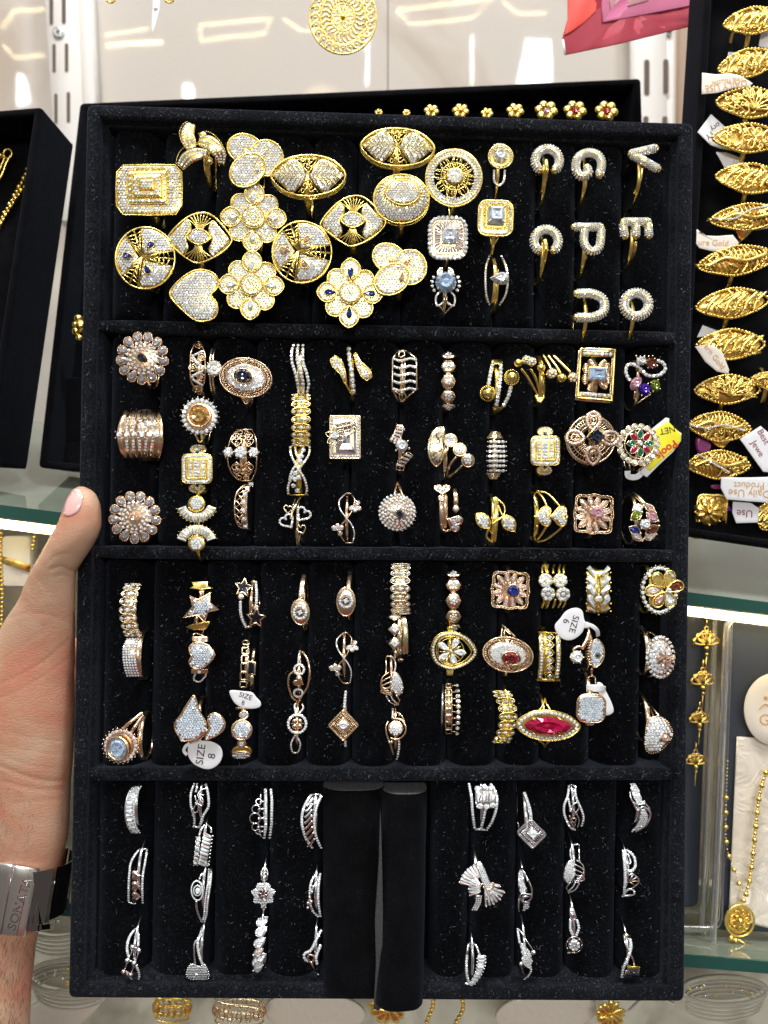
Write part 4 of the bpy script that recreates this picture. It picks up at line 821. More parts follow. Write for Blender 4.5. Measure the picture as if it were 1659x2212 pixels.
for i in range(8):
    a = 45 * i + 10; c = (232 + 94 * math.cos(math.radians(a)), 404 + 94 * math.sin(math.radians(a))); t.rim(circ(c[0], c[1], 36, 30, 14, r=a), 2.6, .8)
    for d in (-14, 0, 14): t.wr([(232 + 82 * math.cos(math.radians(a + d)), 404 + 82 * math.sin(math.radians(a + d))), (232 + 126 * math.cos(math.radians(a + d * .6)), 404 + 126 * math.sin(math.radians(a + d * .6)))], 2, .8)
t = N('halo_cocktail_ring', 'cushion ring with tapered baguette halo and large square clear stone, above the blue round solitaire', 'A3', 193, 778, 52, 'G', bw=5)
t.pl(rrect(193, 778, 238, 262, 60), 5, 0); t.ro(rrect(193, 778, 226, 250, 66), 27, 13, 1.2, True, ht=.6); t.rim(rrect(193, 778, 188, 205, 45), 4, 2)
for i in range(32):
    a = 6.283 * i / 32; e = rrect(193, 778, 150, 165, 30); c, s_ = math.cos(a), math.sin(a); q = min(78 / max(.01, abs(c)), 84 / max(.01, abs(s_)), 100); t.bg(200 + c * q * .9, 772 + s_ * q * .9, 40, 14, math.degrees(a), .65, 'wp', 2.5)
P = rrect(203, 768, 96, 100, 22, 0, 2); t.gm(P, 'wl', 13, 4, tab=.6)
for x, y in ((160, 722), (248, 722), (158, 816), (246, 816)): t.ball(x, y, 8, 8, 'prong')
t = N('solitaire_ring', 'ring with large pale blue round stone on a leafy split shank', 'A3', 180, 1060, 48, 'G', sh=False)
t.sh(175, 1085, 50, 4); 
for sg in (-1, 1):
    t.pw(sm([(178 + sg * 8, 1170), (178 + sg * 50, 1195), (178 + sg * 58, 1140), (178 + sg * 30, 1105)], 4), 8, 15, -2); t.wr(sm([(178 + sg * 50, 1190, -2), (178 + sg * 22, 1215, -8), (172, 1250, -26)], 4), 6, 0); t.wr([(178 + sg * 8, 1135, -2), (178 + sg * 6, 1180, -2)], 7)
    L_ = marq(178 + sg * 34, 985, 34, 19, sg * 62 - 90 * 0, 6); t.pl(L_, 3, 0); t.pv(L_, 15, 7, .8, ins=.5)
    for i in range(4): a = math.radians(-28 + 20 * i); t.sts([(180 + sg * 84 * math.cos(a), 1058 + 80 * math.sin(a))], 11, 0, ht=.7); t.ball(180 + sg * 92 * math.cos(a), 1058 + 88 * math.sin(a), 5, 1)
t.gm(circ(180, 1055, 66, 66, 24), 'lb', 15, 4, tab=.6)
for a in (40, 140, 220, 320): t.ball(180 + 64 * math.cos(math.radians(a)), 1055 + 64 * math.sin(math.radians(a)), 7, 9, 'prong')
t = N('halo_ring', 'small gold halo ring with a round stone and long open pave loop below it', 'A3', 517, 275, 50, 'Y', sh=False)
t.sh(502, 330, 58, 3.5); B = circ(518, 277, 76, 72, 28); t.pl(B, 5, 0); t.rim(B, 4, 1); t.ro(circ(518, 277, 65, 61), 14.5, 6.5, 1.2, True); t.gm(circ(516, 275, 44, 44, 24), 'w', 11, 3)
for a in (40, 140, 220, 320): t.ball(516 + 42 * math.cos(math.radians(a)), 275 + 42 * math.sin(math.radians(a)), 7, 8, 'prong')
t.pw([p[:2] for p in sm([(480, 355), (480, 425), (508, 452), (538, 425), (545, 355)], 5)], 9, 16, -2); t.pw([(475, 205, -4), (512, 196, -5), (550, 205, -6)], 9, 14, -3)
t = N('square_halo_ring', 'gold cushion halo ring with square clear stone, below the small round halo ring', 'A3', 487, 658, 52, 'Y', sh=False); t.sh(480, 690, 52, 4)
B = rrect(487, 656, 212, 216, 52, 2); t.pl(B, 8, 0); t.rim(B, 6, 0); t.ro(rrect(487, 656, 190, 192, 48, 2), 15.5, 7, 1.2, True); t.bd(rrect(490, 648, 150, 152, 22, 2), 11, 5.5, 2, True); t.bd(rrect(490, 648, 132, 134, 16, 2), 11, 5, 3, True)
t.gm(rrect(490, 643, 108, 116, 10, 2, 1), 'wl', 12, 5, tab=.55)
for x, y in ((440, 590), (543, 592), (438, 694), (542, 698)): t.wr([(x, y), (lerp(x, 490, .22), lerp(y, 643, .22))], 5, 14, part='prong')
t.wr([(455, 765, -6), (465, 852, -30), (508, 765, -6)], 5)
t = N('split_band_ring', 'two pave rails around a plain gold bar holding one pear stone', 'A3', 493, 1040, 40, 'Y', sh=False).cyl(165)
t.sh(493, 1040, 56, 5)
t.pw(sm([(450, 885), (428, 960), (425, 1060), (432, 1140), (450, 1195)], 6), 9, 15.5); t.pw(sm([(520, 885), (550, 950), (562, 1040), (548, 1130), (510, 1195)], 6), 9, 15.5); t.st(sm([(478, 895), (486, 980), (482, 1100), (468, 1190)], 5), 22, 3, -1)
t.gm(pear(508, 1030, 60, 46, 180, 20), 'w', 12, 4)
for a in (-100, 0, 100, 180): t.ball(508 + 50 * math.cos(math.radians(a)), 1030 + 46 * math.sin(math.radians(a)), 7, 7, 'prong')
LG = 'pave letter rings at the top right'
def letter(label, cx, cy, paths, r, bx, by, tilt=0):
    global GR; g = GR; GR = LG; t = N('letter_ring', label, 'A3', cx, cy, 46, 'Y', sh=False); GR = g
    for P in paths: t.puffy(P, r)
    t.sh(bx, by, 54, 4); return t
arcC = lambda cx, cy, R_, a0, a1, ry=None: circ(cx, cy, R_, ry or R_, 16, a0, a1)
t = letter('letter C ring lying on its back, upper one of the two', 805, 310, [arcC(805, 305, 75, 130, 412)], 26, 790, 375); t.wr(sm([(797, 300, 4), (800, 360, 8), (790, 430, -6), (770, 500, -30)], 5), 15, 0, part='band')
letter('letter G ring turned on its side', 1062, 330, [sm([(1125, 395), (1140, 320), (1115, 270), (1050, 255), (990, 290), (982, 360), (1010, 400), (1060, 385), (1048, 345)], 4)], 25, 1040, 375).wr(sm([(1045, 425, -6), (1042, 470, -18), (1030, 510, -36)], 4), 9, 0, part='band')
letter('letter V ring pointing left, at the top right corner', 1400, 290, [[(1470, 228), (1320, 262)], [(1485, 355), (1320, 262)]], 25, 1375, 370).wr(sm([(1390, 345, -4), (1375, 430, -10), (1335, 510, -34)], 5), 11, 0, part='band')
t = letter('letter C ring lying on its back, lower one of the two', 800, 805, [arcC(798, 800, 75, 128, 412)], 26, 780, 860); t.wr(sm([(790, 790, 4), (798, 850, 8), (785, 920, -6), (765, 975, -30)], 5), 15, 0, part='band')
letter('letter P ring lying on its side', 1055, 785, [[(970, 712), (1135, 712)], sm([(1035, 725), (1032, 810), (1075, 862), (1125, 835), (1138, 725)], 5)], 24, 1035, 830).wr([(1045, 890, -8), (1035, 935, -36)], 8, 0, part='band')
letter('letter E ring with its arms pointing down', 1348, 725, [[(1272, 680), (1428, 680)], [(1270, 690), (1282, 770)], [(1350, 690), (1352, 768)], [(1425, 690), (1432, 768)]], 24, 1330, 770).wr(sm([(1350, 800, -4), (1345, 850, -10), (1325, 905, -34)], 5), 12, 0, part='band')
letter('letter U ring opening to the left, bottom row', 1070, 1195, [sm([(985, 1122), (1080, 1122), (1150, 1160), (1150, 1235), (1080, 1268), (985, 1268)], 5)], 26, 1045, 1245)
letter('letter O ring at the bottom right of the top compartment', 1353, 1190, [circ(1353, 1190, 76, 73, 25, 0, 359)], 28, 1335, 1240)
# ---------------------------------------------------------------- helpers shared by many rings
GR = 'finger rings in the second compartment'
def prong4(t, cx, cy, d, r=6, w=7, a0=45, d2=None, m=None):
    for a in range(4): q = math.radians(a0 + 90 * a); t.ball(cx + d * math.cos(q), cy + (d2 or d) * math.sin(q), r, w, 'prong', m)
def cluster(t, cx, cy, R, sr, w=3, base=True, n=6, c=True, m='w'):
    if base: t.pl(circ(cx, cy, R * .92, R * .92, 16), 5, w - 1)
    P = [(cx + R * .62 * math.cos(6.283 * i / n + .3), cy + R * .62 * math.sin(6.283 * i / n + .3)) for i in range(n)] + ([(cx, cy)] if c else []); t.sts(P, sr, w, ht=.7, m=m)
def discpave(t, cx, cy, R, sp, w=3, m='w', rim=True, th=6):
    B = circ(cx, cy, R, R, 24); t.pl(B, th, w); 
    if rim: t.rim(B, R * .09, w)
    t.pv(circ(cx, cy, R * .94), sp, None, w + .6, m=m, ins=.5)
def chainband(label, crop, cx, y0, y1, Wd, metal, bend=0, sx=0, ux=0, H=44):
    cy = (y0 + y1) / 2; R = (y1 - y0) / 2 * 1.03; t = N('linked_oval_band', label, crop, cx, cy, H, metal, sh=False); Rd = R * t.k; t.cyl(R); t.sh(cx + sx, cy, Rd - 1, 4)
    t.st([(cx + bend * (q / 8) ** 2, cy + R * .95 * math.sin(q / 8 * 1.4)) for q in range(-8, 9)], Wd * .62, 3, -4)
    for i in range(9):
        a = math.radians(-76 + 19 * i); y = cy + R * math.sin(a); c = math.cos(a); x = cx + bend * (math.sin(a)) ** 2; hh = max(7, R * .175 * c)
        t.wr(circ(x, y, Wd / 2, hh, 18), 6, -1, True); t.wr([(x - Wd / 2, y), (x + Wd / 2, y)], 5, -3)
        t.sts([(x, y)], 21, 1.5, ht=.6); t.sts([(x - Wd * .36, y), (x + Wd * .36, y)], 17, 1, ht=.6)
        for sg in (-1, 1): t.ball(x + sg * Wd * .17, y, 6, 1, 'prong')
    return t
def flower12(label, crop, cx, cy, R, metal, cm, wm='sg'):
    t = N('petal_flower_ring', label, crop, cx, cy, 54, metal, bw=6, dy=20, dx=20).dome(R * 1.5, R * 1.5, 14)
    t.pl(circ(cx, cy, R * .60, R * .60, 20), 5, -1)
    for i in range(13):
        a = 360 / 13 * i + 8; x, y = cx + R * .80 * math.cos(math.radians(a)), cy + R * .80 * math.sin(math.radians(a)); B = pear(x, y, R * .23, R * .19, a + 180, 14, .7); t.pl(B, 4, 0, lv=(1, .95)); t.bd(B, 11, 5.5, 1, True)
        t.gm([(x + (p[0] - x) * .82, y + (p[1] - y) * .82) for p in B], wm, 3.5, .8, part='petal_stone', new=True)
    for R_, n_, s_ in ((.60, 20, 15), (.47, 16, 15), (.34, 12, 14)):
        P = [(cx + R * R_ * math.cos(6.283 * i / n_ + R_ * 3), cy + R * R_ * math.sin(6.283 * i / n_ + R_ * 3)) for i in range(n_)]; t.sts(P, s_, 1.5, ht=.8, m='w')
        for p in P[::1]: t.ball(p[0] + 12, p[1] + 9, 5, 2, 'prong')
    t.gm(pear(cx, cy, R * .22, R * .17, 35, 16, .5), cm, 9, 4); prong4(t, cx, cy, R * .2, 6, 7, 0); return t
def sqbaguette(label, crop, cx, cy, w, h, metal, k=1.0):
    """square baguette head between two round shoulders"""
    t = N('square_baguette_ring', label, crop, cx, cy, 46, metal, sh=False); t.surf = lambda u, v: -max(0, abs(v) - h * .5 * t.k) * .9; t.sh(cx, cy, 52, 5)
    for sg in (-1, 1):
        y = cy + sg * h * .68; t.pl(circ(cx - sg * 5, y, w * .29, h * .18, 20), 7, -2); t.ro(circ(cx - sg * 5, y, w * .23, h * .13, 20), 22 * k, 10 * k, -1, True); t.bg(cx, y, 46 * k, 26 * k, 0, w=-1); t.ball(cx, cy + sg * h * .56, 18 * k, 0, m='n')
    B = rrect(cx, cy, w, h, 45 * k); t.pl(B, 8, 2); t.rim(B, 5, 2); t.ro(rrect(cx, cy, w * .87, h * .87, 38 * k), 25 * k, 15 * k, 3, True); t.rim(rrect(cx, cy, w * .64, h * .64, 8 * k), 5 * k, 4)
    for i in range(5):
        y = cy + (i - 2) * h * .115; t.bg(cx - w * .01, y, 52 * k, h * .10, 0, w=4)
        for sg in (-1, 1): t.sts([(cx + sg * w * .21, y)], 18 * k, 4)
    return t
def butterflyinf(label, crop, pts, metal, k=1.0):
    """infinity twist of pave wire with two butterflies; pts maps unit coords"""
    cx, cy, hw, hh = pts; t = N('butterfly_ring', label, crop, cx, cy, 40, metal, sh=False).cyl(hh * 1.04); t.sh(cx, cy, hh * 1.04 * t.k - 1, 3)
    f = lambda x, y: (cx + x * hw, cy + y * hh)
    t.pw(sm([f(-.05, -1), f(-.45, -.72), f(-.42, -.4), f(-.1, -.08), f(.3, .25), f(.48, .6), f(.38, .98)], 6), 8 * k, 15 * k, 0); t.wr(sm([f(.25, -1), f(.5, -.75), f(.35, -.35), f(.05, 0), f(-.35, .3), f(-.4, .65), f(-.05, 1)], 6), 7 * k, 0); t.wr([f(-.05, -1), f(.28, -1)], 9 * k, 0); t.wr([f(.38, .99), f(-.05, .99)], 9 * k, 0)
    for sg in (-1, 1):
        bx, by = f(-sg * -.42 * -1 * -1, 0)[0], 0
        c = f(.55, -.5) if sg < 0 else f(-.55, .48)
        for a, l in ((35, 46), (150, 50), (95, 42), (-55, 40)):
            x, y = c[0] + math.cos(math.radians(a)) * 34 * k, c[1] + sg * -1 * math.sin(math.radians(a)) * 34 * k; B = pear(x, y, l * .72 * k, 26 * k, math.degrees(math.atan2(y - c[1], x - c[0])) + 180, 12, .6); t.pl(B, 3, 2.5, 'butterfly_wing', lv=(1, .9)); t.pv(B, 15 * k, 7 * k, 3, ins=.45)
        t.ball(c[0], c[1], 9 * k, 4)
    return t
def hexband(label, crop, cx, y0, y1, Wd, metal='R'):
    cy = (y0 + y1) / 2; R = (y1 - y0) / 2 * 1.03; t = N('hexagon_band', label, crop, cx, cy, 46, metal, sh=False).cyl(R); t.sh(cx, cy, R * t.k - 3, 6)
    for i in range(5):
        a = math.radians(-66 + 33 * i); y = cy + R * math.sin(a) * 1.0; c = max(.3, math.cos(a)); hx = [(cx - Wd / 2, y), (cx - Wd * .28, y - R * .25 * c), (cx + Wd * .28, y - R * .25 * c), (cx + Wd / 2, y), (cx + Wd * .28, y + R * .25 * c), (cx - Wd * .28, y + R * .25 * c)]
        t.pl(hx, 5, 2, 'hexagon_link', lv=(1, .72), bev=2.4, new=True); cluster(t, cx, y, 48 * c ** .2, 13, 2.8, False); t.sts([(cx, y)], 16, 3)
    return t
def lotus(label, crop, cx, cy, W_, metal, cm, gx, gy, gr, r=0):
    t = N('square_lotus_ring', label, crop, cx, cy, 52, metal, bw=5, dy=15); h = W_ / 2
    O = []
    for i in range(72):
        a = 2 * math.pi * i / 72; c, s_ = math.cos(a), math.sin(a); R_ = h * (abs(c) ** 5 + abs(s_) ** 5) ** (-1 / 5) * (1 + .035 * math.cos(8 * a)); O.append(rot((cx + R_ * c, cy + R_ * s_), (cx, cy), r))
    t.bd(O, 9.5, 6.5, 2, True); O2 = [(cx + (p[0] - cx) * .925, cy + (p[1] - cy) * .925) for p in O]; t.wr(O2, 5, 1, True); t.bd([(cx + (p[0] - cx) * .88, cy + (p[1] - cy) * .88) for p in O], 10, 4.5, 0, True); t.pl([(cx + (p[0] - cx) * .5, cy + (p[1] - cy) * .5) for p in O], 4, -3)
    for i in range(12):
        a = 30 * i + 15 + r; rr = h * (.60 if i % 3 else .60); q = 1.0 + .22 * abs(math.sin(math.radians(2 * a - 2 * r))); x, y = cx + rr * q * math.cos(math.radians(a)), cy + rr * q * math.sin(math.radians(a)); B = marq(x, y, h * .31, h * .15, a, 6); t.pl(B, 4, 0, 'petal', lv=(1, .92)); t.wr(B, 4, .8, True, 'petal')
        t.sts([rot((x - h * .12, y), (x, y), a), (x, y), rot((x + h * .13, y), (x, y), a)], h * .085, 1, m='w' if metal != 'R' else 'wp')
    t.pl(circ(gx, gy, gr * 1.1), 5, 3); t.gm(circ(gx, gy, gr, gr, 24), cm, 9, 4); prong4(t, gx, gy, gr, 6, 6); return t
def ovalmil(label, crop, cx, cy, a, b, r, metal, cm, gx, gy, shk):
    t = N('oval_milgrain_ring', label, crop, cx, cy, 54, metal, bw=4, dy=20, dx=shk * 10).dome(a * 1.7, b * 1.7, 12)
    O = circ(cx, cy, a, b, 44, r=r); t.wr(O, 8, 0, True, 'setting'); t.bd(O, 13, 6, 2, True); I = circ(cx, cy, a * .80, b * .76, 40, r=r); t.bd(I, 12, 5.5, 1.5, True)
    for i in range(46):
        q = 2 * math.pi * i / 46; p = lambda s_: rot((cx + a * s_ * math.cos(q), cy + b * (s_ - .015) * math.sin(q)), (cx, cy), r); t.wr(circ(*p(.895), 9, 12, 8, r=math.degrees(q)), 3.4, 0, True)
    t.pl(circ(cx, cy, a * .78, b * .73, 40, r=r), 5, 0, 'pave_plate'); G_ = circ(gx, gy, a * .34, b * .34, 24, r=r); t.pv(circ(cx, cy, a * .76, b * .72, 40, r=r), 21, 9.5, 1, ex=[circ(gx, gy, a * .38, b * .40, 20, r=r)])
    t.rim(circ(gx, gy, a * .38, b * .38, 28, r=r), 8, 3); t.gm(G_, cm, 11, 4); prong4(t, gx, gy, a * .30, 8, 9, 45, b * .30); return t
# --- B1 -----------------------------------------------------------
flower12('round rose gold flower ring with clear petals and a black centre stone', 'B1', 382, 285, 240, 'R', 'n')
t = N('ribbed_dome_ring', 'wide ribbed rose gold dome ring crossed by one row of larger stones', 'B1', 350, 1005, 50, 'R', bw=14, dx=20).cyl(262)
t.surf = (lambda R_, k: lambda u, v: math.sqrt(max(400, (R_ * k) ** 2 - v * v)) - R_ * k - .0035 * u * u)(262, t.k)
O = [p[:2] for p in sm([(200, 830), (300, 765), (460, 765), (540, 850), (562, 930), (545, 1000), (562, 1080), (525, 1180), (440, 1245), (300, 1245), (215, 1190), (150, 1080), (170, 1010), (150, 950)], 4, True)]
t.pl(O, 6, -3, 'band', lv=(1, .97, .8, .55, .3))
for i in range(7):
    q = (i - 3) / 3; xs = lambda y: 355 + q * (195 - 60 * ((y - 1005) / 245) ** 2) + 18 * (abs(y - 1005) / 245)
    t.st([(xs(y), y) for y in range(775, 1240, 22)], 26 if i not in (0, 6) else 44, 4, 0, part='rib')
for i in range(5):
    x = 225 + i * 65
    for y in (850, 877, 904, 931, 958): t.sts([(lerp(x, 352, (1005 - y) / 900) + 2, y)], 15, .8, ht=.7)
    for y in (1062, 1090, 1117, 1143): t.sts([(lerp(x, 352, (y - 1005) / 900), y)], 15, .8, ht=.7)
for i in range(6): t.sts([(170 + i * 70, 1000 + (i % 2) * 6)], 30, 3, ht=.7); t.ball(135 + i * 70, 972, 7, 4, 'prong'); t.ball(135 + i * 70, 1032, 7, 4, 'prong')
flower12('round rose gold flower ring with clear petals and a peach centre stone', 'B1', 312, 1770, 238, 'R', 'pe')
t = N('filigree_band', 'rose gold openwork band of small circles crossed by a pave zigzag', 'B1', 905, 370, 42, 'R', sh=False).cyl(252); t.sh(905, 370, 56, 6)
for x0, b in ((870, -68), (930, 60)): t.wr(sm([(900 + (x0 - 900) * .6, 130), (x0 + b * .5, 230), (x0 + b * .62, 370), (x0 + b * .5, 500), (905, 612)], 6), 7, 0)
for x, y, r_ in ((905, 160, 34), (850, 375, 36), (930, 465, 36), (935, 275, 36), (885, 575, 32), (850, 300, 20), (890, 440, 18), (950, 380, 22)): t.wr(circ(x, y, r_, r_ * .9, 14), 5, 0, True); t.wr(circ(x, y, r_ * .4, r_ * .36, 8), 5, 0, True); t.wr([(x - r_, y), (x + r_, y)], 4, -1)
t.pw([(950, 218), (850, 265), (880, 320), (950, 375), (940, 410), (845, 455), (860, 490), (950, 545)], 16, 24, 1)
t.pl([(880, 590), (940, 590), (925, 625), (895, 625)], 4, 0, 'band')
t = N('flower_cluster_ring', 'thin double-rail ring with one white flower cluster, beside the circle openwork band', 'B1', 1045, 382, 48, 'G', sh=False); 
for dx in (-48, -22): t.sh(1055 + dx, 382, 56, 1.8)
cluster(t, 1050, 382, 80, 24, 2, n=8); t.sts([(1050, 382)], 24, 4)
for i in range(8): t.ball(1050 + 76 * math.cos(.785 * i + .7), 382 + 76 * math.sin(.785 * i + .7), 7, 2, 'prong')
t = ovalmil('rose gold oval ring with milgrain border and a black oval stone', 'B1', 1345, 468, 243, 182, 9, 'R', 'n', 1322, 455, -1)
t.wr([(1300, 640, -8), (1345, 720, -24), (1410, 650, -8)], 8, 0); t.wr([(1290, 310, -8), (1370, 282, -20), (1420, 330, -8)], 10, 0); t.wr([(1320, 650, -10), (1350, 690, -18), (1385, 650, -10)], 6)
t = N('sunburst_ring', 'sun ring with champagne round stone in a wide rose bezel and a jagged white halo', 'B1', 915, 828, 52, 'G', bw=4, dy=20)
t.pl(circ(915, 828, 150), 5, 0)
for i in range(22): a = 6.283 * i / 22; t.sts([(915 + 150 * math.cos(a), 828 + 150 * math.sin(a))], 23, 0, ht=.7); t.ball(915 + 180 * math.cos(a + .05), 828 + 180 * math.sin(a + .05), 7, -1, 'prong')
t.wr(circ(915, 825, 103, 103, 36), 17, 4, True, 'bezel', 'R', n=10); t.gm(circ(915, 825, 93, 93, 24), 'ye', 9, 3, tab=.62); t.wr(sm([(870, 990, -4), (895, 1040, -10), (915, 1065, -16), (945, 1040, -10), (970, 990, -4)], 4), 9)
sqbaguette('square head ring of small baguettes in a pave frame, below the champagne sun ring', 'B1', 893, 1318, 278, 272, 'Y')
def fanring(label, cy, sg, n0=13):
    t = N('baguette_fan_ring', label, 'B1', 888, cy, 46, 'Y', bw=4, dy=-sg * 20)
    for i in range(n0):
        a = math.radians(90 * sg + (i - (n0 - 1) / 2) * 11.2); c = (888 + 148 * math.cos(a) * 1.0, cy - sg * 80 + 148 * math.sin(a) * .95); t.bg(c[0], c[1], 84, 25, math.degrees(a), .7, 'w', 2, 4); t.ball(888 + 200 * math.cos(a + .09), cy - sg * 80 + 190 * math.sin(a + .09), 6, 1, 'prong')
    t.st([(888 + 150 * math.cos(math.radians(90 * sg + q)), cy - sg * 80 + 142 * math.sin(math.radians(90 * sg + q))) for q in range(-74, 75, 8)], 84, 4, 1.6, part='setting')
    for R_, n_ in ((88, 11), (62, 8), (36, 5), (10, 2)): P = [(888 + R_ * math.cos(math.radians(90 * sg + (i - (n_ - 1) / 2) * 128 / n_)), cy - sg * 82 + R_ * math.sin(math.radians(90 * sg + (i - (n_ - 1) / 2) * 128 / n_))) for i in range(n_)]; t.bd(P, 16, 8, 4) if R_ == 88 else None
    t.pl(circ(888, cy - sg * 70, 82, 74, 20), 6, 3); t.pv(circ(888, cy - sg * 70, 78, 70, 20), 25, 12, 3.6, ins=.5); return t
fanring('fan-shaped ring of tapered baguettes opening downwards, upper of the touching pair', 1712, 1)
t = fanring('fan-shaped ring of tapered baguettes opening upwards, lower of the touching pair', 1945, -1); t.sts([(850 + 38 * (i % 3), 1585 + 24 * (i // 3)) for i in range(0)], 10)
t = N('heart_lattice_band', 'wide rose gold band of cut-out hearts with three white clover clusters across it', 'B1', 1320, 1190, 46, 'R', sh=False).cyl(250); t.sh(1320, 1190, 56, 8)
t.wr(sm([(1262, 955), (1205, 1040), (1175, 1180), (1195, 1320), (1275, 1430)], 6), 7); t.wr(sm([(1405, 950), (1440, 1040), (1448, 1180), (1440, 1330), (1395, 1430)], 6), 7); t.wr([(1262, 955), (1405, 950)], 7); t.wr([(1275, 1428), (1395, 1428)], 7)
for y, s_, r_ in ((1075, 48, 0), (1290, 46, 180), (1352, 32, 0), (1000, 38, 180)):
    for dx in (-58, 55): t.wr([(p[0], cy_ + (p[1] - cy_) * .8) for cy_ in (y,) for p in heart(1318 + dx, y, s_, r_, 16)], 7, 0, True); t.wr(circ(1318 + dx, y, 15, 12, 8), 5, 0, True)
for x, y in ((1318, 1345), (1318, 1030), (1280, 1400), (1350, 1400), (1290, 980), (1360, 985)): t.wr(circ(x, y, 26, 18, 9), 6, 0, True)
for x, R_ in ((1185, 48), (1298, 62), (1420, 50)):
    cluster(t, x, 1165, R_, R_ * .36, 4, n=6); [t.ball(x + R_ * 1.02 * math.cos(1.047 * i), 1165 + R_ * 1.02 * math.sin(1.047 * i), 7, 4, 'prong') for i in range(6)]
t = N('side_stone_band', 'narrow rose gold lattice band with a line of single stones down its right side', 'B1', 1320, 1670, 40, 'R', sh=False).cyl(220); t.sh(1335, 1670, 52, 5)
L_ = sm([(1345, 1460), (1262, 1540), (1240, 1670), (1255, 1800), (1300, 1880)], 6); R_ = sm([(1400, 1465), (1350, 1550), (1325, 1670), (1325, 1800), (1345, 1885)], 6); t.wr(L_, 8); t.wr(R_, 7)
for i in range(0, 24, 3): t.wr([L_[i][:2], R_[min(24, i + 4)][:2]], 5.5); t.wr([L_[min(24, i + 4)][:2], R_[i][:2]], 5.5)
for x, y in ((1395, 1465), (1362, 1507), (1340, 1560), (1328, 1632), (1328, 1710), (1332, 1788), (1345, 1855)): t.sts([(x, y)], 25, 2.5, ht=.7); prong4(t, x, y, 27, 6, 3)
# --- B2 -----------------------------------------------------------
t = N('wave_band', 'wavy band of three parallel pave rows', 'B2', 337, 385, 42, 'G', sh=False).cyl(248); t.sh(337, 385, 56, 7)
for dx in (-52, 0, 52): t.pw(sm([(322 + dx * .8, 150), (310 + dx, 220), (312 + dx, 320), (345 + dx, 430), (365 + dx, 530), (362 + dx * .7, 612)], 6), 18, 33)
chainband('gold band of linked ovals, stacked between the wavy band and the crossed band', 'B2', 344, 632, 1085, 178, 'Y')
t = N('crossed_band', 'hourglass band of pave ribbons crossing at the middle', 'B2', 325, 1332, 42, 'Y', sh=False).cyl(246); t.sh(320, 1332, 56, 6)
for P in ([(245, 1105), (250, 1180), (300, 1290), (370, 1400), (400, 1500), (390, 1560)], [(425, 1105), (415, 1190), (340, 1300), (260, 1400), (225, 1480), (225, 1560)], [(290, 1110), (300, 1180), (340, 1250)], [(370, 1105), (330, 1230), (260, 1340), (235, 1430)]): t.pw(sm(P, 6), 15, 25)
t.wr([(235, 1103), (432, 1103)], 7); t.wr([(215, 1562), (412, 1562)], 7)
for x, y in ((365, 1145), (350, 1200), (335, 1245), (290, 1360), (290, 1415), (275, 1475), (320, 1400), (310, 1520)): t.sts([(x, y)], 25, 2, ht=.6)
t = N('open_heart_ring', 'ring with two large open pave hearts and two small plain hearts', 'B2', 285, 1810, 46, 'G', sh=False); t.sh(310, 1815, 54, 3)
t.pw([p[:2] for p in heart(222, 1815, 66, -35, 24)], 13, 23, 2, True); t.pw([p[:2] for p in heart(360, 1750, 66, 35, 24)], 13, 23, 2, True); t.wr(heart(222, 1700, 40, 10, 20), 7, 2, True); t.wr(heart(352, 1890, 42, -20, 20), 7, 0, True)
t.wr(sm([(335, 1590, -30), (300, 1650, -8), (262, 1720, 2), (250, 1790, 4)], 5), 13); t.wr(sm([(330, 1840, 2), (300, 1900, -6), (312, 2035, -34)], 5), 10); t.wr(sm([(290, 1600, -30), (270, 1660, -8)], 4), 8); t.wr(sm([(345, 1910, -2), (330, 1980, -18), (312, 2035, -34)], 5), 8)
t = N('bypass_ring', 'bypass ring with two spoon-shaped pave wings beside a pave spine', 'B2', 812, 410, 44, 'Y', sh=False).cyl(255); t.sh(815, 410, 56, 5)
t.pw(sm([(790, 175), (795, 270), (812, 380), (825, 500), (835, 620)], 6), 26, 48)
def paddle(P, wds, sp=27):
    C = sm(P, 5); wd = [lerp(wds[int(i / len(C) * (len(wds) - 1))], wds[min(len(wds) - 1, int(i / len(C) * (len(wds) - 1)) + 1)], (i / len(C) * (len(wds) - 1)) % 1) for i in range(len(C))]; t.st(C, wd, 4, 2, part='wing', new=True); E = [[], []]
    for i, c in enumerate(C):
        a, b = C[max(0, i - 1)], C[min(len(C) - 1, i + 1)]; l = math.hypot(b[0] - a[0], b[1] - a[1]) or 1; nx, ny = -(b[1] - a[1]) / l, (b[0] - a[0]) / l
        for q, sg in enumerate((1, -1)): E[q].append((c[0] + sg * nx * wd[i] / 2, c[1] + sg * ny * wd[i] / 2))
    O = E[0] + E[1][::-1]; t.wr(O, 5, 2.5, True, 'wing'); t.pv(O, sp, sp * .45, 2.8, ins=.5)
paddle([(640, 285), (690, 350), (735, 430), (760, 520)], [60, 105, 70, 34, 20]); paddle([(985, 480), (935, 410), (880, 330), (850, 240)], [60, 105, 70, 34, 20]); t.wr(sm([(760, 520), (790, 580), (820, 620)], 4), 9)
t = N('photo_frame_ring', 'rectangular ring with a greyish clear stone in a pave frame, corner lattice and small flower', 'B2', 755, 1022, 52, 'G', bw=6)
B = rrect(755, 1022, 280, 395, 10); t.pl(B, 9, 0); t.rim(B, 7, 0); t.ro(rrect(755, 1022, 240, 352, 6), 27, 13, 1, True); t.gm(rrect(765, 1030, 190, 290, 8, 0, 2), 'sg', 4, 1, tab=.75, lab='greyish clear rectangular stone')
for d in range(4): t.wr(sm([(655 + d * 8, 905 + d * 38), (745 + d * 18, 885 + d * 38), (850, 862 + d * 32)][::1], 4), 5, 6)
for d in range(4): t.wr(sm([(700 + d * 45, 850), (735 + d * 42, 930), (750 + d * 32, 1000 - d * 20)], 4), 5, 6)
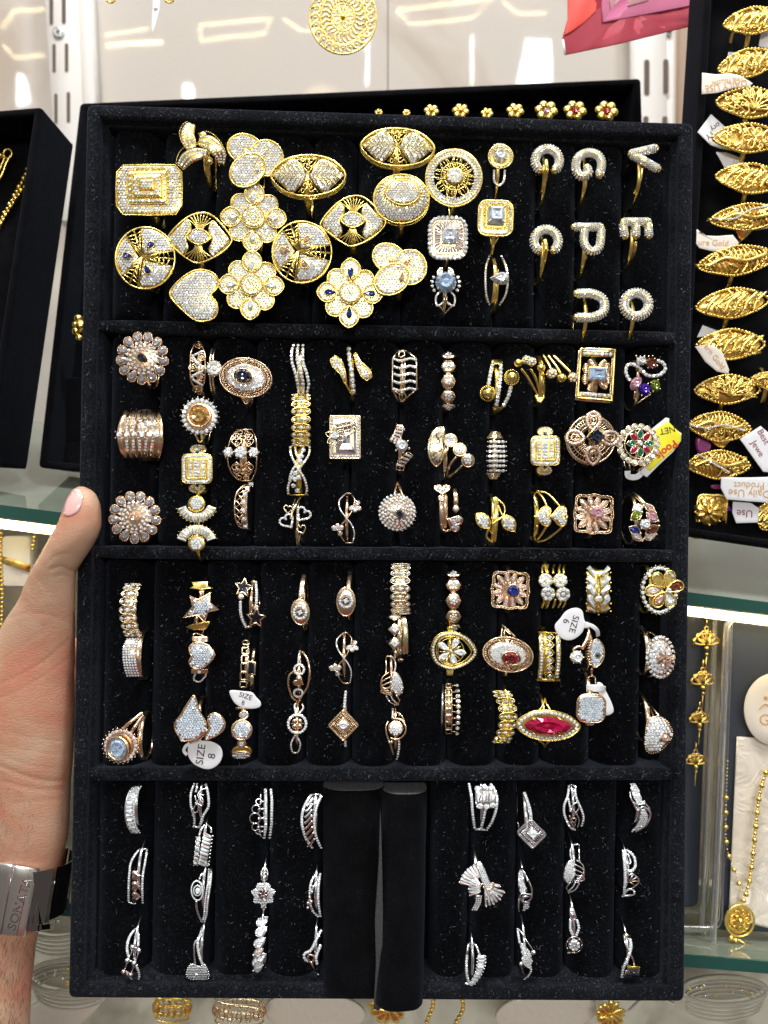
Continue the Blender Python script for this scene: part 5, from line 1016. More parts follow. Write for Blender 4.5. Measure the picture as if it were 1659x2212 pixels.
for i in range(6):
    a = 60 * i + 20; x, y = 665 + 52 * math.cos(math.radians(a)), 1020 + 52 * math.sin(math.radians(a)); t.wr(marq(x, y, 42, 24, a, 6), 6, 8, True, 'small_flower')
cluster(t, 668, 1010, 36, 14, 9); t.sts([(655, 1065), (670, 1080)], 15, 8)
butterflyinf('rose gold infinity ring with two butterflies, in the lower part of the second compartment', 'B2', (770, 1780, 150, 232), 'R')
t = N('ladder_ring', 'hexagonal gold ladder ring with five wavy pave rungs', 'B2', 1310, 440, 46, 'G', sh=False).cyl(330); t.sh(1290, 445, 54, 5)
t.wr([(1250, 215), (1200, 290), (1195, 575), (1262, 700)], 9); t.wr([(1325, 215), (1420, 290), (1425, 575), (1272, 700)], 9); t.wr([(1250, 215), (1325, 215)], 7)
t.wr(sm([(1255, 270), (1262, 235), (1300, 225), (1310, 260), (1280, 275)], 4), 7, closed=True); t.wr(sm([(1280, 600), (1262, 650), (1290, 690), (1322, 650), (1305, 605)], 4), 7, closed=True); t.wr([(1205, 580), (1260, 620), (1270, 690)], 6); t.wr([(1415, 580), (1330, 660)], 6)
for i in range(5): y = 295 + 70 * i; t.pw(sm([(1205, y - 5), (1260, y + 12), (1315, y + 5), (1365, y - 8), (1418, y + 8)], 4), 16, 24)
t.wr([(1315, 280), (1312, 590)], 6, 1)
t = N('zigzag_baguette_ring', 'zigzag of slanting baguettes around one round white stone', 'B2', 1278, 1120, 46, 'R', sh=False).cyl(300); t.sh(1270, 1120, 54, 4)
for i in range(4): t.bg(1275 - i * 16, 945 + i * 28, 74, 24, 8 + 4 * i, 1, 'wp', 2, 4)
for i in range(3): t.bg(1195 + i * 28, 1035 + i * 14, 62, 24, 112, 1, 'wp', 2, 4)
for i in range(4): t.bg(1345 - i * 26, 1195 + i * 30, 72, 24, 22 - i * 4, 1, 'wp', 2, 4)
t.wr([(1235, 920), (1300, 930), (1280, 1010), (1250, 1060), (1172, 1045), (1215, 985), (1235, 920)], 6, 1); t.wr([(1345, 1160), (1388, 1190), (1310, 1280), (1300, 1335), (1230, 1325), (1250, 1240), (1345, 1160)], 6, 1)
t.pl([(1235, 905), (1300, 905), (1298, 930), (1235, 925)], 4, 1); t.gm(circ(1285, 1105, 58, 58, 24), 'w', 14, 4); 
for a in (20, 80, 140, 200, 260, 320): t.ball(1285 + 74 * math.cos(math.radians(a)), 1105 + 68 * math.sin(math.radians(a)), 11, 5, 'prong')
def roundcluster(t, cx, cy, R, sp, sr, w=1.5, m='w', ex=()):
    for i in range(1, 7):
        rr = R * i / 6.2; n_ = max(5, int(6.283 * rr / sp)); P = [(cx + rr * math.cos(6.283 * k_ / n_ + i), cy + rr * math.sin(6.283 * k_ / n_ + i)) for k_ in range(n_)]; P = [p for p in P if not any(inside(p, e) for e in ex)]; t.sts(P, sr, w, ht=.8, m=m)
        for p in P: t.ball(p[0] + sp * .45, p[1] + sp * .3, sr * .35, w + .5, 'prong')
t = N('domed_cluster_ring', 'domed rose gold cluster ring with one small black pear stone', 'B2', 1240, 1725, 50, 'R', bw=4, dy=-30).dome(250, 250, 22)
t.pl([p[:2] for p in sm([(1100, 1640), (1230, 1565), (1370, 1600), (1415, 1740), (1350, 1860), (1200, 1885), (1080, 1790)], 5, True)], 5, -1); roundcluster(t, 1240, 1722, 168, 37, 15, ex=[circ(1265, 1745, 50)]); t.gm(pear(1265, 1745, 50, 38, 90, 16, .6), 'n', 9, 5); prong4(t, 1265, 1745, 46, 7, 8)
t.wr(sm([(1215, 1560, -4), (1230, 1480, -12), (1245, 1445, -20), (1270, 1500, -10), (1290, 1565, -4)], 5), 12)
# --- B3 -----------------------------------------------------------
hexband('pink gold band of hexagons in the second compartment', 'B3', 332, 192, 762, 165)
t = N('ball_end_ring', 'gold ring with three pave bars and two pierced hollow balls', 'B3', 850, 520, 46, 'Y', sh=False).cyl(290); t.sh(840, 520, 56, 5)
t.pw(sm([(790, 295), (765, 400), (745, 520)], 5), 27, 38); t.pw(sm([(875, 295), (870, 420), (850, 600), (825, 740)], 5), 27, 38); t.pw(sm([(980, 530), (950, 640), (895, 745)], 5), 27, 38); t.pl([(780, 250), (890, 250), (895, 300), (775, 300)], 5, 0, 'band'); t.pl([(790, 745), (905, 745), (860, 795), (800, 795)], 5, 0, 'band')
for x, y in ((735, 605), (985, 440)):
    t.ball(x, y, 70, 4, 'hollow_ball', n=16, k=12, new=True); t.bd(circ(x, y, 74, 78, 24), 22, 12, 2, True, 'hollow_ball')
    for dx, dy in ((-22, -45), (18, 10), (-52, 30), (40, -20)): t.pl(star(x + dx * .8, y + dy * .8, 20, 10, .5, 4), 2, 4 + .7 * math.sqrt(max(0, 70 ** 2 - dx * dx * .64 - dy * dy * .64)) * t.k * 1.42, 'piercing', 'n', lv=(1, .9), bev=.3)
t = N('scroll_and_disc_ring', 'ring with a pierced scroll shield and three round pave discs on stems', 'B3', 340, 1210, 46, 'G', sh=False); t.surf = lambda u, v: -.004 * v * v; t.sh(300, 1220, 54, 4)
B = [p[:2] for p in sm([(255, 955), (290, 975), (265, 1100), (275, 1250), (225, 1350), (185, 1350), (135, 1270), (122, 1150), (155, 1030), (210, 965)], 4, True)]; t.pl(B, 6, 2, 'scroll_shield'); t.rim(B, 7, 2, 'scroll_shield')
for x, y, r_, a in ((230, 1040, 26, 0), (165, 1150, 24, 120), (230, 1180, 24, 200), (200, 1240, 22, 60), (225, 1300, 20, 300), (220, 1100, 22, 250), (175, 1290, 16, 90)): t.wr(circ(x, y, r_, r_, 9, a, a + 260), 6.5, 2.6, part='piercing', m='n')
for x, y in ((350, 1092), (445, 1190), (530, 1302)): discpave(t, x, y, 66, 29, 7, rim=True)
t.wr(sm([(330, 1150, 2), (300, 1260, 0), (292, 1450, -26)], 5), 13); t.wr(sm([(410, 1260, 2), (340, 1360, -4), (315, 1460, -26)], 5), 13); t.wr(sm([(475, 1350, 2), (400, 1420, -8), (335, 1470, -26)], 5), 13)
t = N('spiky_band', 'barrel band of seven spiky pave rows with ribbed shoulders', 'B3', 832, 1225, 44, 'G', sh=False).cyl(275); t.sh(815, 1225, 54, 6)
for i in range(7):
    y = 1105 + i * 50; w_ = 185 - 6 * abs(i - 3); t.wr([(832 - w_ / 2, y), (832 + w_ / 2, y)], 17, -1); t.ro([(832 - w_ / 2, y), (832 + w_ / 2, y)], 38, 19, 2, ht=.7)
    for sg in (-1, 1): t.ball(832 + sg * (w_ / 2 + 12), y, 8, 1, 'prong')
for i in range(6): w_ = 45 + i * 8; t.wr([(815 - w_, 1005 + i * 12), (815 + w_, 1005 + i * 12)], 6, -1); t.wr([(800 - w_ * .9, 1488 - i * 11), (800 + w_ * .9, 1488 - i * 11)], 6, -1)
t = N('two_heart_open_ring', 'open rose gold ring with a pave heart at each end', 'B3', 320, 1800, 44, 'R', sh=False); t.surf = lambda u, v: -.006 * v * v; t.sh(300, 1800, 54, 5)
H1 = [(265 + (p[0] - 265) * 1.0, 1605 + (p[1] - 1605) * .62) for p in heart(265, 1605, 82, 0, 24)]; t.pl(H1, 10, 4, 'heart', c=(265, 1610)); t.rim(H1, 7, 4, 'heart'); t.pv(H1, 27, 13, 4.8, m='wl'); H2 = heart(385, 1940, 82, 115, 24); t.pl(H2, 10, 4, 'heart', c=(385, 1940)); t.rim(H2, 8, 4, 'heart'); t.pv(H2, 27, 13, 4.8, m='wl')
t.st([(258, 1660), (258, 1800), (262, 1900), (268, 2010)], [46, 46, 44, 44], 3, 0); t.st([(395, 1590), (410, 1680), (408, 1790)], [40, 48, 48], 3, 0); t.wr([(270, 2010, -2), (305, 2035, -8), (375, 2005, -4), (380, 1985)], 14)
for x, y in ((258, 1688), (408, 1800)): t.pl(circ(x, y, 34), 5, 2); t.sts([(x, y)], 19, 3)
t = N('leaf_ring', 'gold ring with a plain curved band and two pave leaves', 'B3', 825, 1920, 44, 'Y', sh=False); t.surf = lambda u, v: -.005 * v * v; t.sh(805, 1920, 56, 5)
for x, y, r_ in ((690, 1925, 48), (955, 1950, 55)):
    B = marq(x, y, 105, 68, r_, 8); t.pl(B, 5, 3, 'leaf', new=True); t.rim(B, 6, 3, 'leaf'); t.pv(B, 30, 14, 3.8, ins=.5)
t.st(sm([(815, 1670), (830, 1780), (828, 1900), (812, 2050), (800, 2140)], 5), [45, 58, 60, 60, 50], 4, 0); t.wr(sm([(840, 1700), (905, 1760), (915, 1830), (895, 1870)], 5), 10); t.wr(sm([(845, 1760), (890, 1870)], 5), 10); t.wr(sm([(780, 1960), (850, 1910), (895, 1885)], 5), 12, 3); t.wr(sm([(745, 2010), (725, 2090), (785, 2150)], 5), 12); t.wr(sm([(740, 2000), (790, 2070)], 5), 8)
# --- B4 -----------------------------------------------------------
t = N('ball_row_ring', 'gold ring with a slanting row of plain and pave balls on split wires', 'B4', 130, 400, 46, 'Y', sh=False); t.sh(140, 430, 54, 6)
for x, y, r_, p_ in ((-55, 205, 26, 0), (32, 275, 52, 1), (128, 335, 46, 0), (235, 395, 58, 1), (338, 440, 52, 0), (450, 435, 56, 1), (-105, 285, 44, 0), (-25, 255, 50, 1)):
    if x == -55: continue
    t.ball(x, y, r_, 2, 'ball', n=12, k=8, new=True)
    if p_: cluster(t, x, y, r_ * .95, r_ * .30, 2 + r_ * t.k * .75, False, 6)
t.sts([], 1)
for P in ([(-70, 340, 0), (0, 440, -6), (90, 600, -20)], [(20, 340, 0), (80, 450, -6), (125, 600, -20)], [(130, 390, 0), (160, 470, -8), (155, 600, -20)], [(150, 200, -26), (200, 280, -10), (230, 345, 0)], [(200, 200, -26), (280, 310, -8), (330, 390, 0)], [(250, 200, -26), (360, 310, -8), (430, 380, 0)]): t.wr(sm(P, 5), 15)
t.pl([(80, 600), (180, 560), (190, 620), (150, 680), (105, 670)], 6, -18, 'band')
t = N('art_deco_ring', 'tall rectangular rose gold ring with a clear rectangular stone and ribbed petals', 'B4', 692, 405, 54, 'R', bw=6)
B = rot((0, 0), (0, 0), 0); O = [(535, 140), (880, 150), (850, 670), (500, 640)]; O = [(lerp(O[i][0], O[(i + 1) % 4][0], j / 6), lerp(O[i][1], O[(i + 1) % 4][1], j / 6)) for i in range(4) for j in range(6)]; t.wr(O, 13, 2, True, 'setting', 'Y'); t.wr([(p[0] - 8, p[1] + 12) for p in O], 10, -8, True, 'setting')
t.st([(545, 188), (865, 198)], 55, 4, 1, part='setting', m='Y'); t.ro([(550, 188), (862, 198)], 47, 21, 2, ht=.7); t.st([(515, 600), (845, 625)], 55, 4, 1, part='setting'); t.ro([(520, 601), (842, 622)], 47, 21, 2, ht=.7)
for a, l in ((-52, 150), (-122, 150), (50, 160), (122, 165), (-30, 150), (208, 150), (20, 150), (158, 155)):
    x, y = 700 + l * math.cos(math.radians(a)) * (.82 if abs(math.cos(math.radians(a))) > .7 else .62), 400 + l * math.sin(math.radians(a)) * .86; aa = a if abs(math.cos(math.radians(a))) < .7 else 90
    t.pl(marq(x, y, 62, 34, aa, 6), 4, 0, 'ribbed_petal', lv=(1, .5), bev=2)
    for j in range(6): q = rot((x + (j - 2.5) * 18, y), (x, y), aa); d = 34 * math.sqrt(1 - ((j - 2.5) / 3.2) ** 2); t.wr([rot((q[0], q[1] - d), q, aa), rot((q[0], q[1] + d), q, aa)], 7, 1, part='ribbed_petal')
t.pl(rrect(705, 400, 200, 145, 6, 3, 2), 5, 4, m='Y'); t.gm(rrect(705, 400, 190, 132, 8, 3, 2), 'lb', 10, 6, tab=.6)
t = N('multicolour_ring', 'swirl ring with brown, pink, purple and green oval stones', 'B4', 1190, 430, 48, 'G', sh=False); t.sh(1130, 470, 54, 4)
t.pw(sm([(1040, 470), (995, 390), (1010, 310), (1075, 300), (1150, 350), (1215, 410), (1330, 410), (1395, 350), (1370, 280), (1310, 260)], 5), 24, 38, 1)
for x, y, rx, ry, r_, m_, nm in ((1150, 265, 52, 46, 0, 'w', 'clear'), (1250, 290, 66, 52, 60, 'br', 'brown'), (1095, 495, 82, 52, -55, 'pk', 'pink'), (1182, 558, 62, 66, 0, 'pu', 'purple'), (1290, 520, 52, 66, 0, 'gr', 'green')):
    t.gm(circ(x, y, rx, ry, 24, r=r_), m_, 12, 3, lab=nm + ' oval stone'); prong4(t, x, y, rx * 1.02, 10, 5, 30, ry * 1.02)
for i in range(5): t.ball(1100 + i * 42, 212 + (i % 2) * 6, 10, 1, 'prong')
t.wr([(1090, 570, -4), (1080, 640, -14), (1110, 695, -26), (1250, 600, -4)], 9)
sqbaguette('square head ring of small baguettes in a pave frame, right of the spiky band', 'B4', 172, 1180, 292, 295, 'Y', 1.05)
t = N('cabochon_dome_ring', 'round domed rose gold wirework ring with a square black stone', 'B4', 645, 1065, 52, 'R', bw=5, dy=20).dome(330, 330, 16)
O = circ(645, 1062, 240, 242, 40); t.rim(O, 9, -1); t.rim(circ(640, 1075, 243, 240, 40), 8, -6)
for i in range(44): a = 6.283 * i / 44; t.wr([(650 + 90 * math.cos(a), 1040 + 90 * math.sin(a)), (645 + 236 * math.cos(a + .12), 1062 + 238 * math.sin(a + .12))], 5, 0)
for R_ in (125, 160, 200): t.wr(circ(648, 1052, R_, R_, 36), 4, 0, True)
for x, y, r_ in ((480, 1045, 5), (665, 875, 95), (830, 1050, 180), (660, 1230, 92)): P = pear(x, y, 88, 66, r_, 20, .4); t.wr(P, 22, .5, True, 'pave_loop', flat=.5); t.ro(P, 27, 13, 2.5, True, m='wp'); t.wr(pear(x, y, 45, 30, r_, 14, .4), 8, 1, True)
P = rrect(690, 1035, 135, 135, 12, 42, 2); t.pl(rrect(690, 1035, 150, 150, 14, 42, 2), 5, 3, m='Y'); t.gm(P, 'n', 10, 5, tab=.62); prong4(t, 690, 1035, 96, 9, 8, 87)
t = N('marquise_flower_ring', 'round ring with red and green marquise petals inside a border of clear stones', 'B4', 1120, 1120, 50, 'G', bw=4, dy=15)
t.rim(circ(1132, 1110, 152, 150, 32), 7, 2)
for i in range(18): a = 6.283 * i / 18; x, y = 1122 + 190 * math.cos(a), 1118 + 184 * math.sin(a); t.pl(circ(x, y, 37, 35, 12), 5, 0, 'border_cup'); t.rim(circ(x, y, 33, 31, 12), 5, .5, 'border_cup'); t.sts([(x, y)], 23, 1, ht=.7)
for i in range(8): a = 45 * i; x, y = 1140 + 92 * math.cos(math.radians(a)), 1105 + 92 * math.sin(math.radians(a)); B = marq(x, y, 52, 30, a, 6); t.rim(B, 5, 3); t.gm(B, 'em' if i % 2 == 0 else 'r', 4, 2, part='petal_stone', lab='green petal stone' if i % 2 == 0 else 'red petal stone')
t.pl(circ(1140, 1105, 32), 5, 3); t.gm(circ(1140, 1105, 25, 25, 12), 'w', 5, 4)
t.wr([(1030, 1320, -6), (1040, 1385, -18)], 10); t.wr([(1200, 1320, -6), (1110, 1385, -20)], 10)
g = GR; GR = None
t = N('price_tag', 'yellow and white price tag with red printing behind the red and green flower ring', 'B4', 1330, 1150, 30, 'paper', sh=False); t.cat = 'price tag'
t.surf = lambda u, v: .0015 * u * v - .002 * u * u
def qpl(t, P, n, tt, w, part, m): P = [(lerp(P[i][0], P[(i + 1) % len(P)][0], j / n), lerp(P[i][1], P[(i + 1) % len(P)][1], j / n)) for i in range(len(P)) for j in range(n)]; t.pl(P, tt, w, part, m, lv=(1, .97, .7, .4), bev=.4)
qpl(t, [(1205, 1000), (1405, 840), (1440, 850), (1440, 905), (1540, 985), (1565, 1000), (1560, 1080), (1480, 1190), (1330, 1330), (1210, 1450), (1140, 1405), (1200, 1300)], 4, 1.5, 0, 'paper_tag', 'paper'); qpl(t, [(1230, 1010), (1425, 878), (1560, 1010), (1555, 1085), (1470, 1180), (1245, 1385), (1205, 1360), (1240, 1280)], 4, .6, .9, 'yellow_label', 'yel')
t.text('NET', 1418, 968, 92, 168, 'ink', 1.4, 'lettering', sx=.95); t.text('Pools', 1410, 1170, 112, 142, 'redink', 1.5, 'lettering', sx=1.0, bold=.025)
t.st(sm([(1015, 1385, 14), (1020, 1435, 10), (1070, 1450, 4), (1120, 1440, 0), (1160, 1400, -2)], 4), 60, 1, 0, part='paper_loop', m='paper')
GR = g
t = N('twin_heart_ring', 'gold split-wire ring with two pave hearts side by side pointing right', 'B4', 215, 1850, 46, 'Y', sh=False); t.surf = lambda u, v: -.006 * v * v
for x in (140, 300): B = [(x + (p[0] - x) * 1.0, 1848 + (p[1] - 1848) * 1.12) for p in heart(x, 1848, 92, 90, 26)]; t.pl(B, 7, 4, 'heart', new=True, c=(x, 1848)); t.rim(B, 6, 4, 'heart'); t.pv(B, 28, 13, 4.8)
for P in ([(85, 1590, -14), (60, 1640, -4), (95, 1760, 2)], [(85, 1590, -14), (150, 1660, -4), (195, 1760, 2)], [(85, 1590, -14), (200, 1620, -6), (340, 1770, 0), (400, 1850, 2)], [(400, 1850, 2), (330, 1970, 0), (190, 2080, -6), (90, 2110, -14)], [(190, 1940, 2), (130, 2040, -4), (75, 2105, -14)], [(95, 1945, 2), (60, 2030, -4), (75, 2105, -14)]): t.wr(sm(P, 5), 12)
t.sh(90, 1850, 52, 5)
lotus('square rose gold lotus ring with a pale pink round stone', 'B4', 665, 1825, 395, 'R', 'pk', 700, 1812, 66, 3)
t = N('multicolour_leaf_ring', 'leafy ring with green, pink, blue and brown marquise stones around a clear round one', 'B4', 1190, 1890, 48, 'G', sh=False); t.surf = lambda u, v: -.004 * v * v; t.sh(1110, 1880, 54, 5)
for x, y, l, w_, a, m_, nm in ((1115, 1765, 60, 42, -25, 'w', 'clear'), (1240, 1765, 72, 34, 40, 'pe', 'amber'), (1100, 1845, 68, 46, -35, 'gr', 'green'), (1262, 1855, 72, 50, 35, 'pk', 'pink'), (1085, 1990, 66, 44, 30, 'b', 'blue'), (1262, 1985, 78, 46, -30, 'br', 'brown'), (1105, 2055, 70, 36, 35, 'wp', 'blush'), (1240, 2055, 68, 36, -20, 'wp', 'blush')):
    B = marq(x, y, l, w_, a, 6); t.rim(B, 6, 1); t.gm(B, m_, 7, 1, lab=nm + ' marquise stone'); e = rot((x + l, y), (x, y), a); t.ball(e[0], e[1], 14, 3, 'prong'); e = rot((x - l, y), (x, y), a); t.ball(e[0], e[1], 12, 3, 'prong')
t.gm(circ(1185, 1930, 56, 54, 24), 'w', 12, 5); prong4(t, 1185, 1930, 58, 10, 8); t.wr(sm([(1070, 1610, -22), (1130, 1660, -8), (1180, 1720, 0)], 5), 24)
GR = 'finger rings in the third compartment'
# --- C1 -----------------------------------------------------------
chainband('rose gold band of linked ovals turned to the left, top left of the third compartment', 'C1', 290, 290, 762, 160, 'G', 50, 60)
t = N('pave_cigar_band', 'broad band with a grid of small white stones on a rounded plate, rose gold edges', 'C1', 330, 990, 44, 'R', sh=False).cyl(230); t.sh(375, 990, 52, 9)
C = sm([(345, 785), (310, 870), (305, 960), (318, 1060), (345, 1150)], 6); t.st(C, [120, 128, 132, 130, 118, 120], 4, 1); [t.ro([(c[0] + dx, c[1]) for c in C], 25, 11.5, 1.6, m='wl') for dx in (-52, -26, 0, 26, 52)]
t.st([(c[0] + 72, c[1], -6) for c in C], 42, 6, 0)
t = N('tilted_halo_ring', 'oval clear stone in a thick rose bezel with spiky halo, leaning left', 'C1', 215, 1800, 56, 'R', sh=False); t.surf = lambda u, v: u * .25; t.sh(385, 1770, 50, 6)
t.pl(circ(225, 1795, 150, 152), 6, -2)
for i in range(24): a = 6.283 * i / 24; t.sts([(225 + 140 * math.cos(a), 1795 + 140 * math.sin(a))], 20, 0, m='wp', ht=.7); t.ball(222 + 168 * math.cos(a + .1), 1795 + 168 * math.sin(a + .1), 8, -1, 'prong')
t.wr(circ(205, 1812, 92, 108, 32, r=-15), 15, 6, True, 'bezel', n=10); t.gm(circ(205, 1812, 80, 96, 24, r=-15), 'lb', 6, 5, tab=.7); t.wr(sm([(250, 1630, -4), (330, 1560, -8), (435, 1480, -28)], 5), 17); t.wr(sm([(320, 1680, -8), (360, 1610, -10), (440, 1500, -30)], 5), 17)
for i in range(6): t.wr([(385 - i * 5, 1690 + i * 30, -4), (405, 1710 + i * 28, -22)], 6)
t = N('star_ring', 'ring of three stars, the middle one large and filled with white stones', 'C1', 980, 490, 46, 'R', sh=False); t.surf = lambda u, v: -.005 * v * v; t.sh(975, 480, 54, 5)
B = [(878, 390), (950, 430), (1065, 365), (1060, 455), (1145, 520), (1045, 540), (1010, 640), (950, 570), (812, 595), (905, 490)]; t.pl(B, 7, 4, 'star', c=(985, 500)); t.rim(B, 8, 4, 'star'); t.pv(B, 24, 11.5, 4.6, m='wl', ins=.7)
t.pl([(860, 325), (900, 300), (880, 262), (960, 262), (1040, 262), (1030, 300), (1085, 325), (1000, 335), (975, 345), (940, 335)], 6, -2, 'star', 'Y', new=True); t.pl([(832, 685), (900, 655), (1060, 630), (1035, 690), (1010, 715), (900, 715)], 6, 0, 'star', 'Y', new=True); t.wr([(960, 345), (985, 400)], 14, 0); t.wr([(940, 580, 0), (925, 650, -3)], 20, 0)
t = N('pave_heart_ring', 'ring with a rounded pave heart lying on its side in the third compartment', 'C1', 975, 945, 46, 'R', sh=False); t.surf = lambda u, v: -.005 * v * v; t.sh(960, 960, 54, 5)
B = [p[:2] for p in sm([(880, 935), (870, 875), (905, 835), (960, 825), (1040, 850), (1095, 910), (1100, 960), (1040, 1030), (975, 1070), (900, 1060), (868, 1005), (895, 950)], 4, True)]; t.pl(B, 8, 4, 'heart', c=(975, 950)); t.rim(B, 8, 4, 'heart'); t.pv(B, 24, 11.5, 4.8, m='wl')
t.pl(rrect(965, 797, 150, 46, 6), 5, 0); t.sts([(965, 797)], 20, 1.5); t.pl(rrect(960, 1100, 160, 42, 6), 5, 0); t.sts([(960, 1102)], 20, 1.5); t.pw(sm([(920, 1120), (905, 1180), (960, 1198), (1010, 1150), (1020, 1105)], 4), 10, 20, -4); t.wr([(900, 760, -6), (930, 740, -12), (1040, 790, -4)], 12)
t = N('petal_pair_ring', 'ring with one large kite-shaped pave petal and a smaller one', 'C1', 940, 1600, 50, 'R', sh=False); t.sh(940, 1610, 50, 6)
B = [p[:2] for p in sm([(910, 1320), (935, 1370), (965, 1470), (1020, 1560), (1030, 1620), (975, 1700), (890, 1735), (800, 1745), (775, 1700), (740, 1650), (735, 1580), (790, 1500), (850, 1400)], 3, True)]; t.pl(B, 8, 3, 'petal', new=True); t.rim(B, 7, 3, 'petal'); t.pv(B, 24, 11.5, 3.8, m='wl')
B = [p[:2] for p in sm([(1060, 1500), (1120, 1485), (1180, 1530), (1203, 1600), (1170, 1660), (1090, 1710), (1020, 1730), (1030, 1680), (1055, 1610), (1045, 1560)], 3, True)]; t.pl(B, 8, 3, 'petal', new=True); t.rim(B, 7, 3, 'petal'); t.pv(B, 24, 11.5, 3.8, m='wl'); t.wr(sm([(870, 1755, -2), (960, 1720, 0), (1035, 1640, 2)], 4), 16)
g = GR; GR = 'white paper size tags on rings'
def disc_tag(label, crop, P, cx, cy, txt, H=36, surf=None):
    t = N('size_tag', label, crop, cx, cy, H, 'paper', sh=False); t.cat = 'tag'
    if surf: t.surf = surf
    P = [p[:2] for p in sm(P, 4, True)]; t.pl(P, 1.6, 0, 'paper_tag', 'paper', lv=(1, .96, .7, .4), bev=.5)
    for s_, x, y, sz, a in txt: t.text(s_, x, y, sz, a, 'ink', .6, 'lettering', sx=1.05)
    return t
t = disc_tag('round white tag reading SIZE 8, lying flat below the two-petal ring', 'C1', [(870, 1780), (960, 1748), (1070, 1755), (1150, 1800), (1175, 1870), (1150, 1950), (1080, 2005), (1000, 2008), (910, 1965), (860, 1900), (850, 1830)], 1010, 1880, [('SIZE', 975, 1872, 100, -82), ('8', 1078, 1888, 100, -82)]); t.st(sm([(900, 1765, -6), (840, 1790, 2), (815, 1840, 0), (845, 1880, 0)], 4), [30, 55, 60, 30], 1, 0, part='paper_loop', m='paper')
disc_tag('tilted white tag reading SIZE 8, standing on top of the disc ring', 'C1', [(1240, 1290), (1270, 1275), (1380, 1285), (1450, 1295), (1490, 1340), (1530, 1385), (1525, 1430), (1460, 1448), (1370, 1440), (1300, 1405), (1260, 1350)], 1385, 1362, [('SIZE', 1392, 1330, 66, 18), ('8', 1368, 1392, 60, 8)], 60)
GR = g
t = N('open_star_ring', 'open ring with an outlined star at each end and two pave bars', 'C1', 1430, 465, 46, 'R', sh=False); t.surf = lambda u, v: -.005 * v * v; t.sh(1440, 470, 54, 4)
for x, y, r_, R_ in ((1375, 315, 10, 88), (1492, 600, 5, 92)): B = star(x, y, R_, r_, .46); B = [p for i in range(10) for p in (B[i], ((B[i][0] + B[(i + 1) % 10][0]) / 2, (B[i][1] + B[(i + 1) % 10][1]) / 2))]; t.wr(B, 9, 4, True, 'star', 'G' if y < 400 else 'R'); t.pl(B, 3, 2, 'star_inlay', 'n', lv=(1, .95), bev=.4)
for x, y in ((1350, 400), (1488, 505)): t.pl(circ(x, y, 30), 6, 3); t.sts([(x, y)], 19, 4)
t.pw(sm([(1345, 440), (1345, 540), (1365, 620), (1400, 690)], 5), 18, 24, 1); t.pw(sm([(1485, 255), (1495, 350), (1492, 470)], 5), 18, 24, 1); t.wr([(1430, 262, -4), (1480, 262, 0)], 12); t.wr([(1400, 688, 0), (1450, 680, -6)], 12)
t = N('chain_link_ring', 'ring with a flat chain rail and a plain rail holding a black-filled rectangle', 'C1', 1410, 1045, 42, 'G', sh=False).cyl(245); t.sh(1400, 1045, 54, 4)
for i in range(6): y = 830 + i * 78; h_ = (22, 34, 42, 44, 40, 30)[i]; x = 1385 - i * 3 + (5 - i) * 2; t.wr(rrect(x, y, 62, h_ * 1.7, 12, 0, 3), 9, 0, True, 'chain_link', new=True)
t.st([(1472, 880), (1462, 950), (1455, 1010)], 28, 4, 0); t.st([(1445, 1130), (1448, 1200), (1450, 1275)], 38, 4, 0); t.wr(rrect(1445, 1068, 70, 120, 6, 4, 2), 9, 1, True); t.pl(rrect(1445, 1068, 60, 110, 4, 4, 2), 3, 0, 'inlay', 'n')
t = N('disc_station_ring', 'ring of round pave discs in a column, under the tilted size tag', 'C1', 1360, 1660, 48, 'R', sh=False); t.surf = lambda u, v: -.006 * v * v; t.sh(1355, 1655, 54, 5)
t.pl(circ(1360, 1640, 98), 8, 4); t.wr(circ(1360, 1640, 92), 10, 5, True); t.pv(circ(1360, 1640, 86), 23, 11, 5, m='wl'); t.pl(circ(1375, 1505, 45), 7, 1); t.gm(circ(1375, 1505, 28, 28, 12), 'w', 4, 2); t.pl(circ(1355, 1775, 44, 38), 7, 1); t.gm(circ(1355, 1775, 25, 25, 12), 'w', 4, 2)
t.pl(circ(1355, 1845, 95, 50), 12, 0, m='Y'); t.pl(circ(1350, 1880, 90, 38), 6, 2); t.pv(circ(1350, 1882, 84, 36), 22, 10, 3, m='wl'); t.wr([(1300, 1440, -8), (1420, 1440, -8)], 16)
# --- C2 -----------------------------------------------------------
def ovalplate(label, cx, cy, a, b, r, gx, gy, sh0):
    t = N('oval_signet_ring', label, 'C2', cx, cy, 48, 'R', sh=False).dome(160, 200, 8); t.sh(cx + sh0, cy - 30, 54, 4.5); O = circ(cx, cy, a, b, 28, r=r); t.pl(O, 6, 0, 'oval_plate'); t.rim(O, 5, 0, 'oval_plate', 'G')
    t.sts([(gx + 58 * math.cos(6.283 * i / 14), gy + 60 * math.sin(6.283 * i / 14)) for i in range(14)], 14.5, 1.5, ht=.7); t.wr(circ(gx, gy, 58, 60), 10, 0, True, 'setting', 'S'); t.pl(circ(gx, gy, 36), 2, .4, 'piercing', 'n'); t.wr([(gx - 40, gy), (gx + 40, gy)], 7, 2, m='S'); cluster(t, gx, gy, 24, 13, 3, False, 4); return t
t = ovalplate('oval rose gold plate ring with a pave target, left of its twin', 290, 545, 84, 120, -6, 288, 548, 20); t.st(sm([(325, 190, -34), (312, 260, -14), (300, 340, -4), (295, 420, 0)], 4), [38, 44, 44, 50], 4, 0)
t = ovalplate('oval rose gold plate ring with a pave target, right of its twin', 716, 448, 86, 135, 0, 716, 440, 25); t.st(sm([(760, 165, -34), (748, 230, -14), (738, 320, 0)], 4), [38, 42, 46], 4, 0)
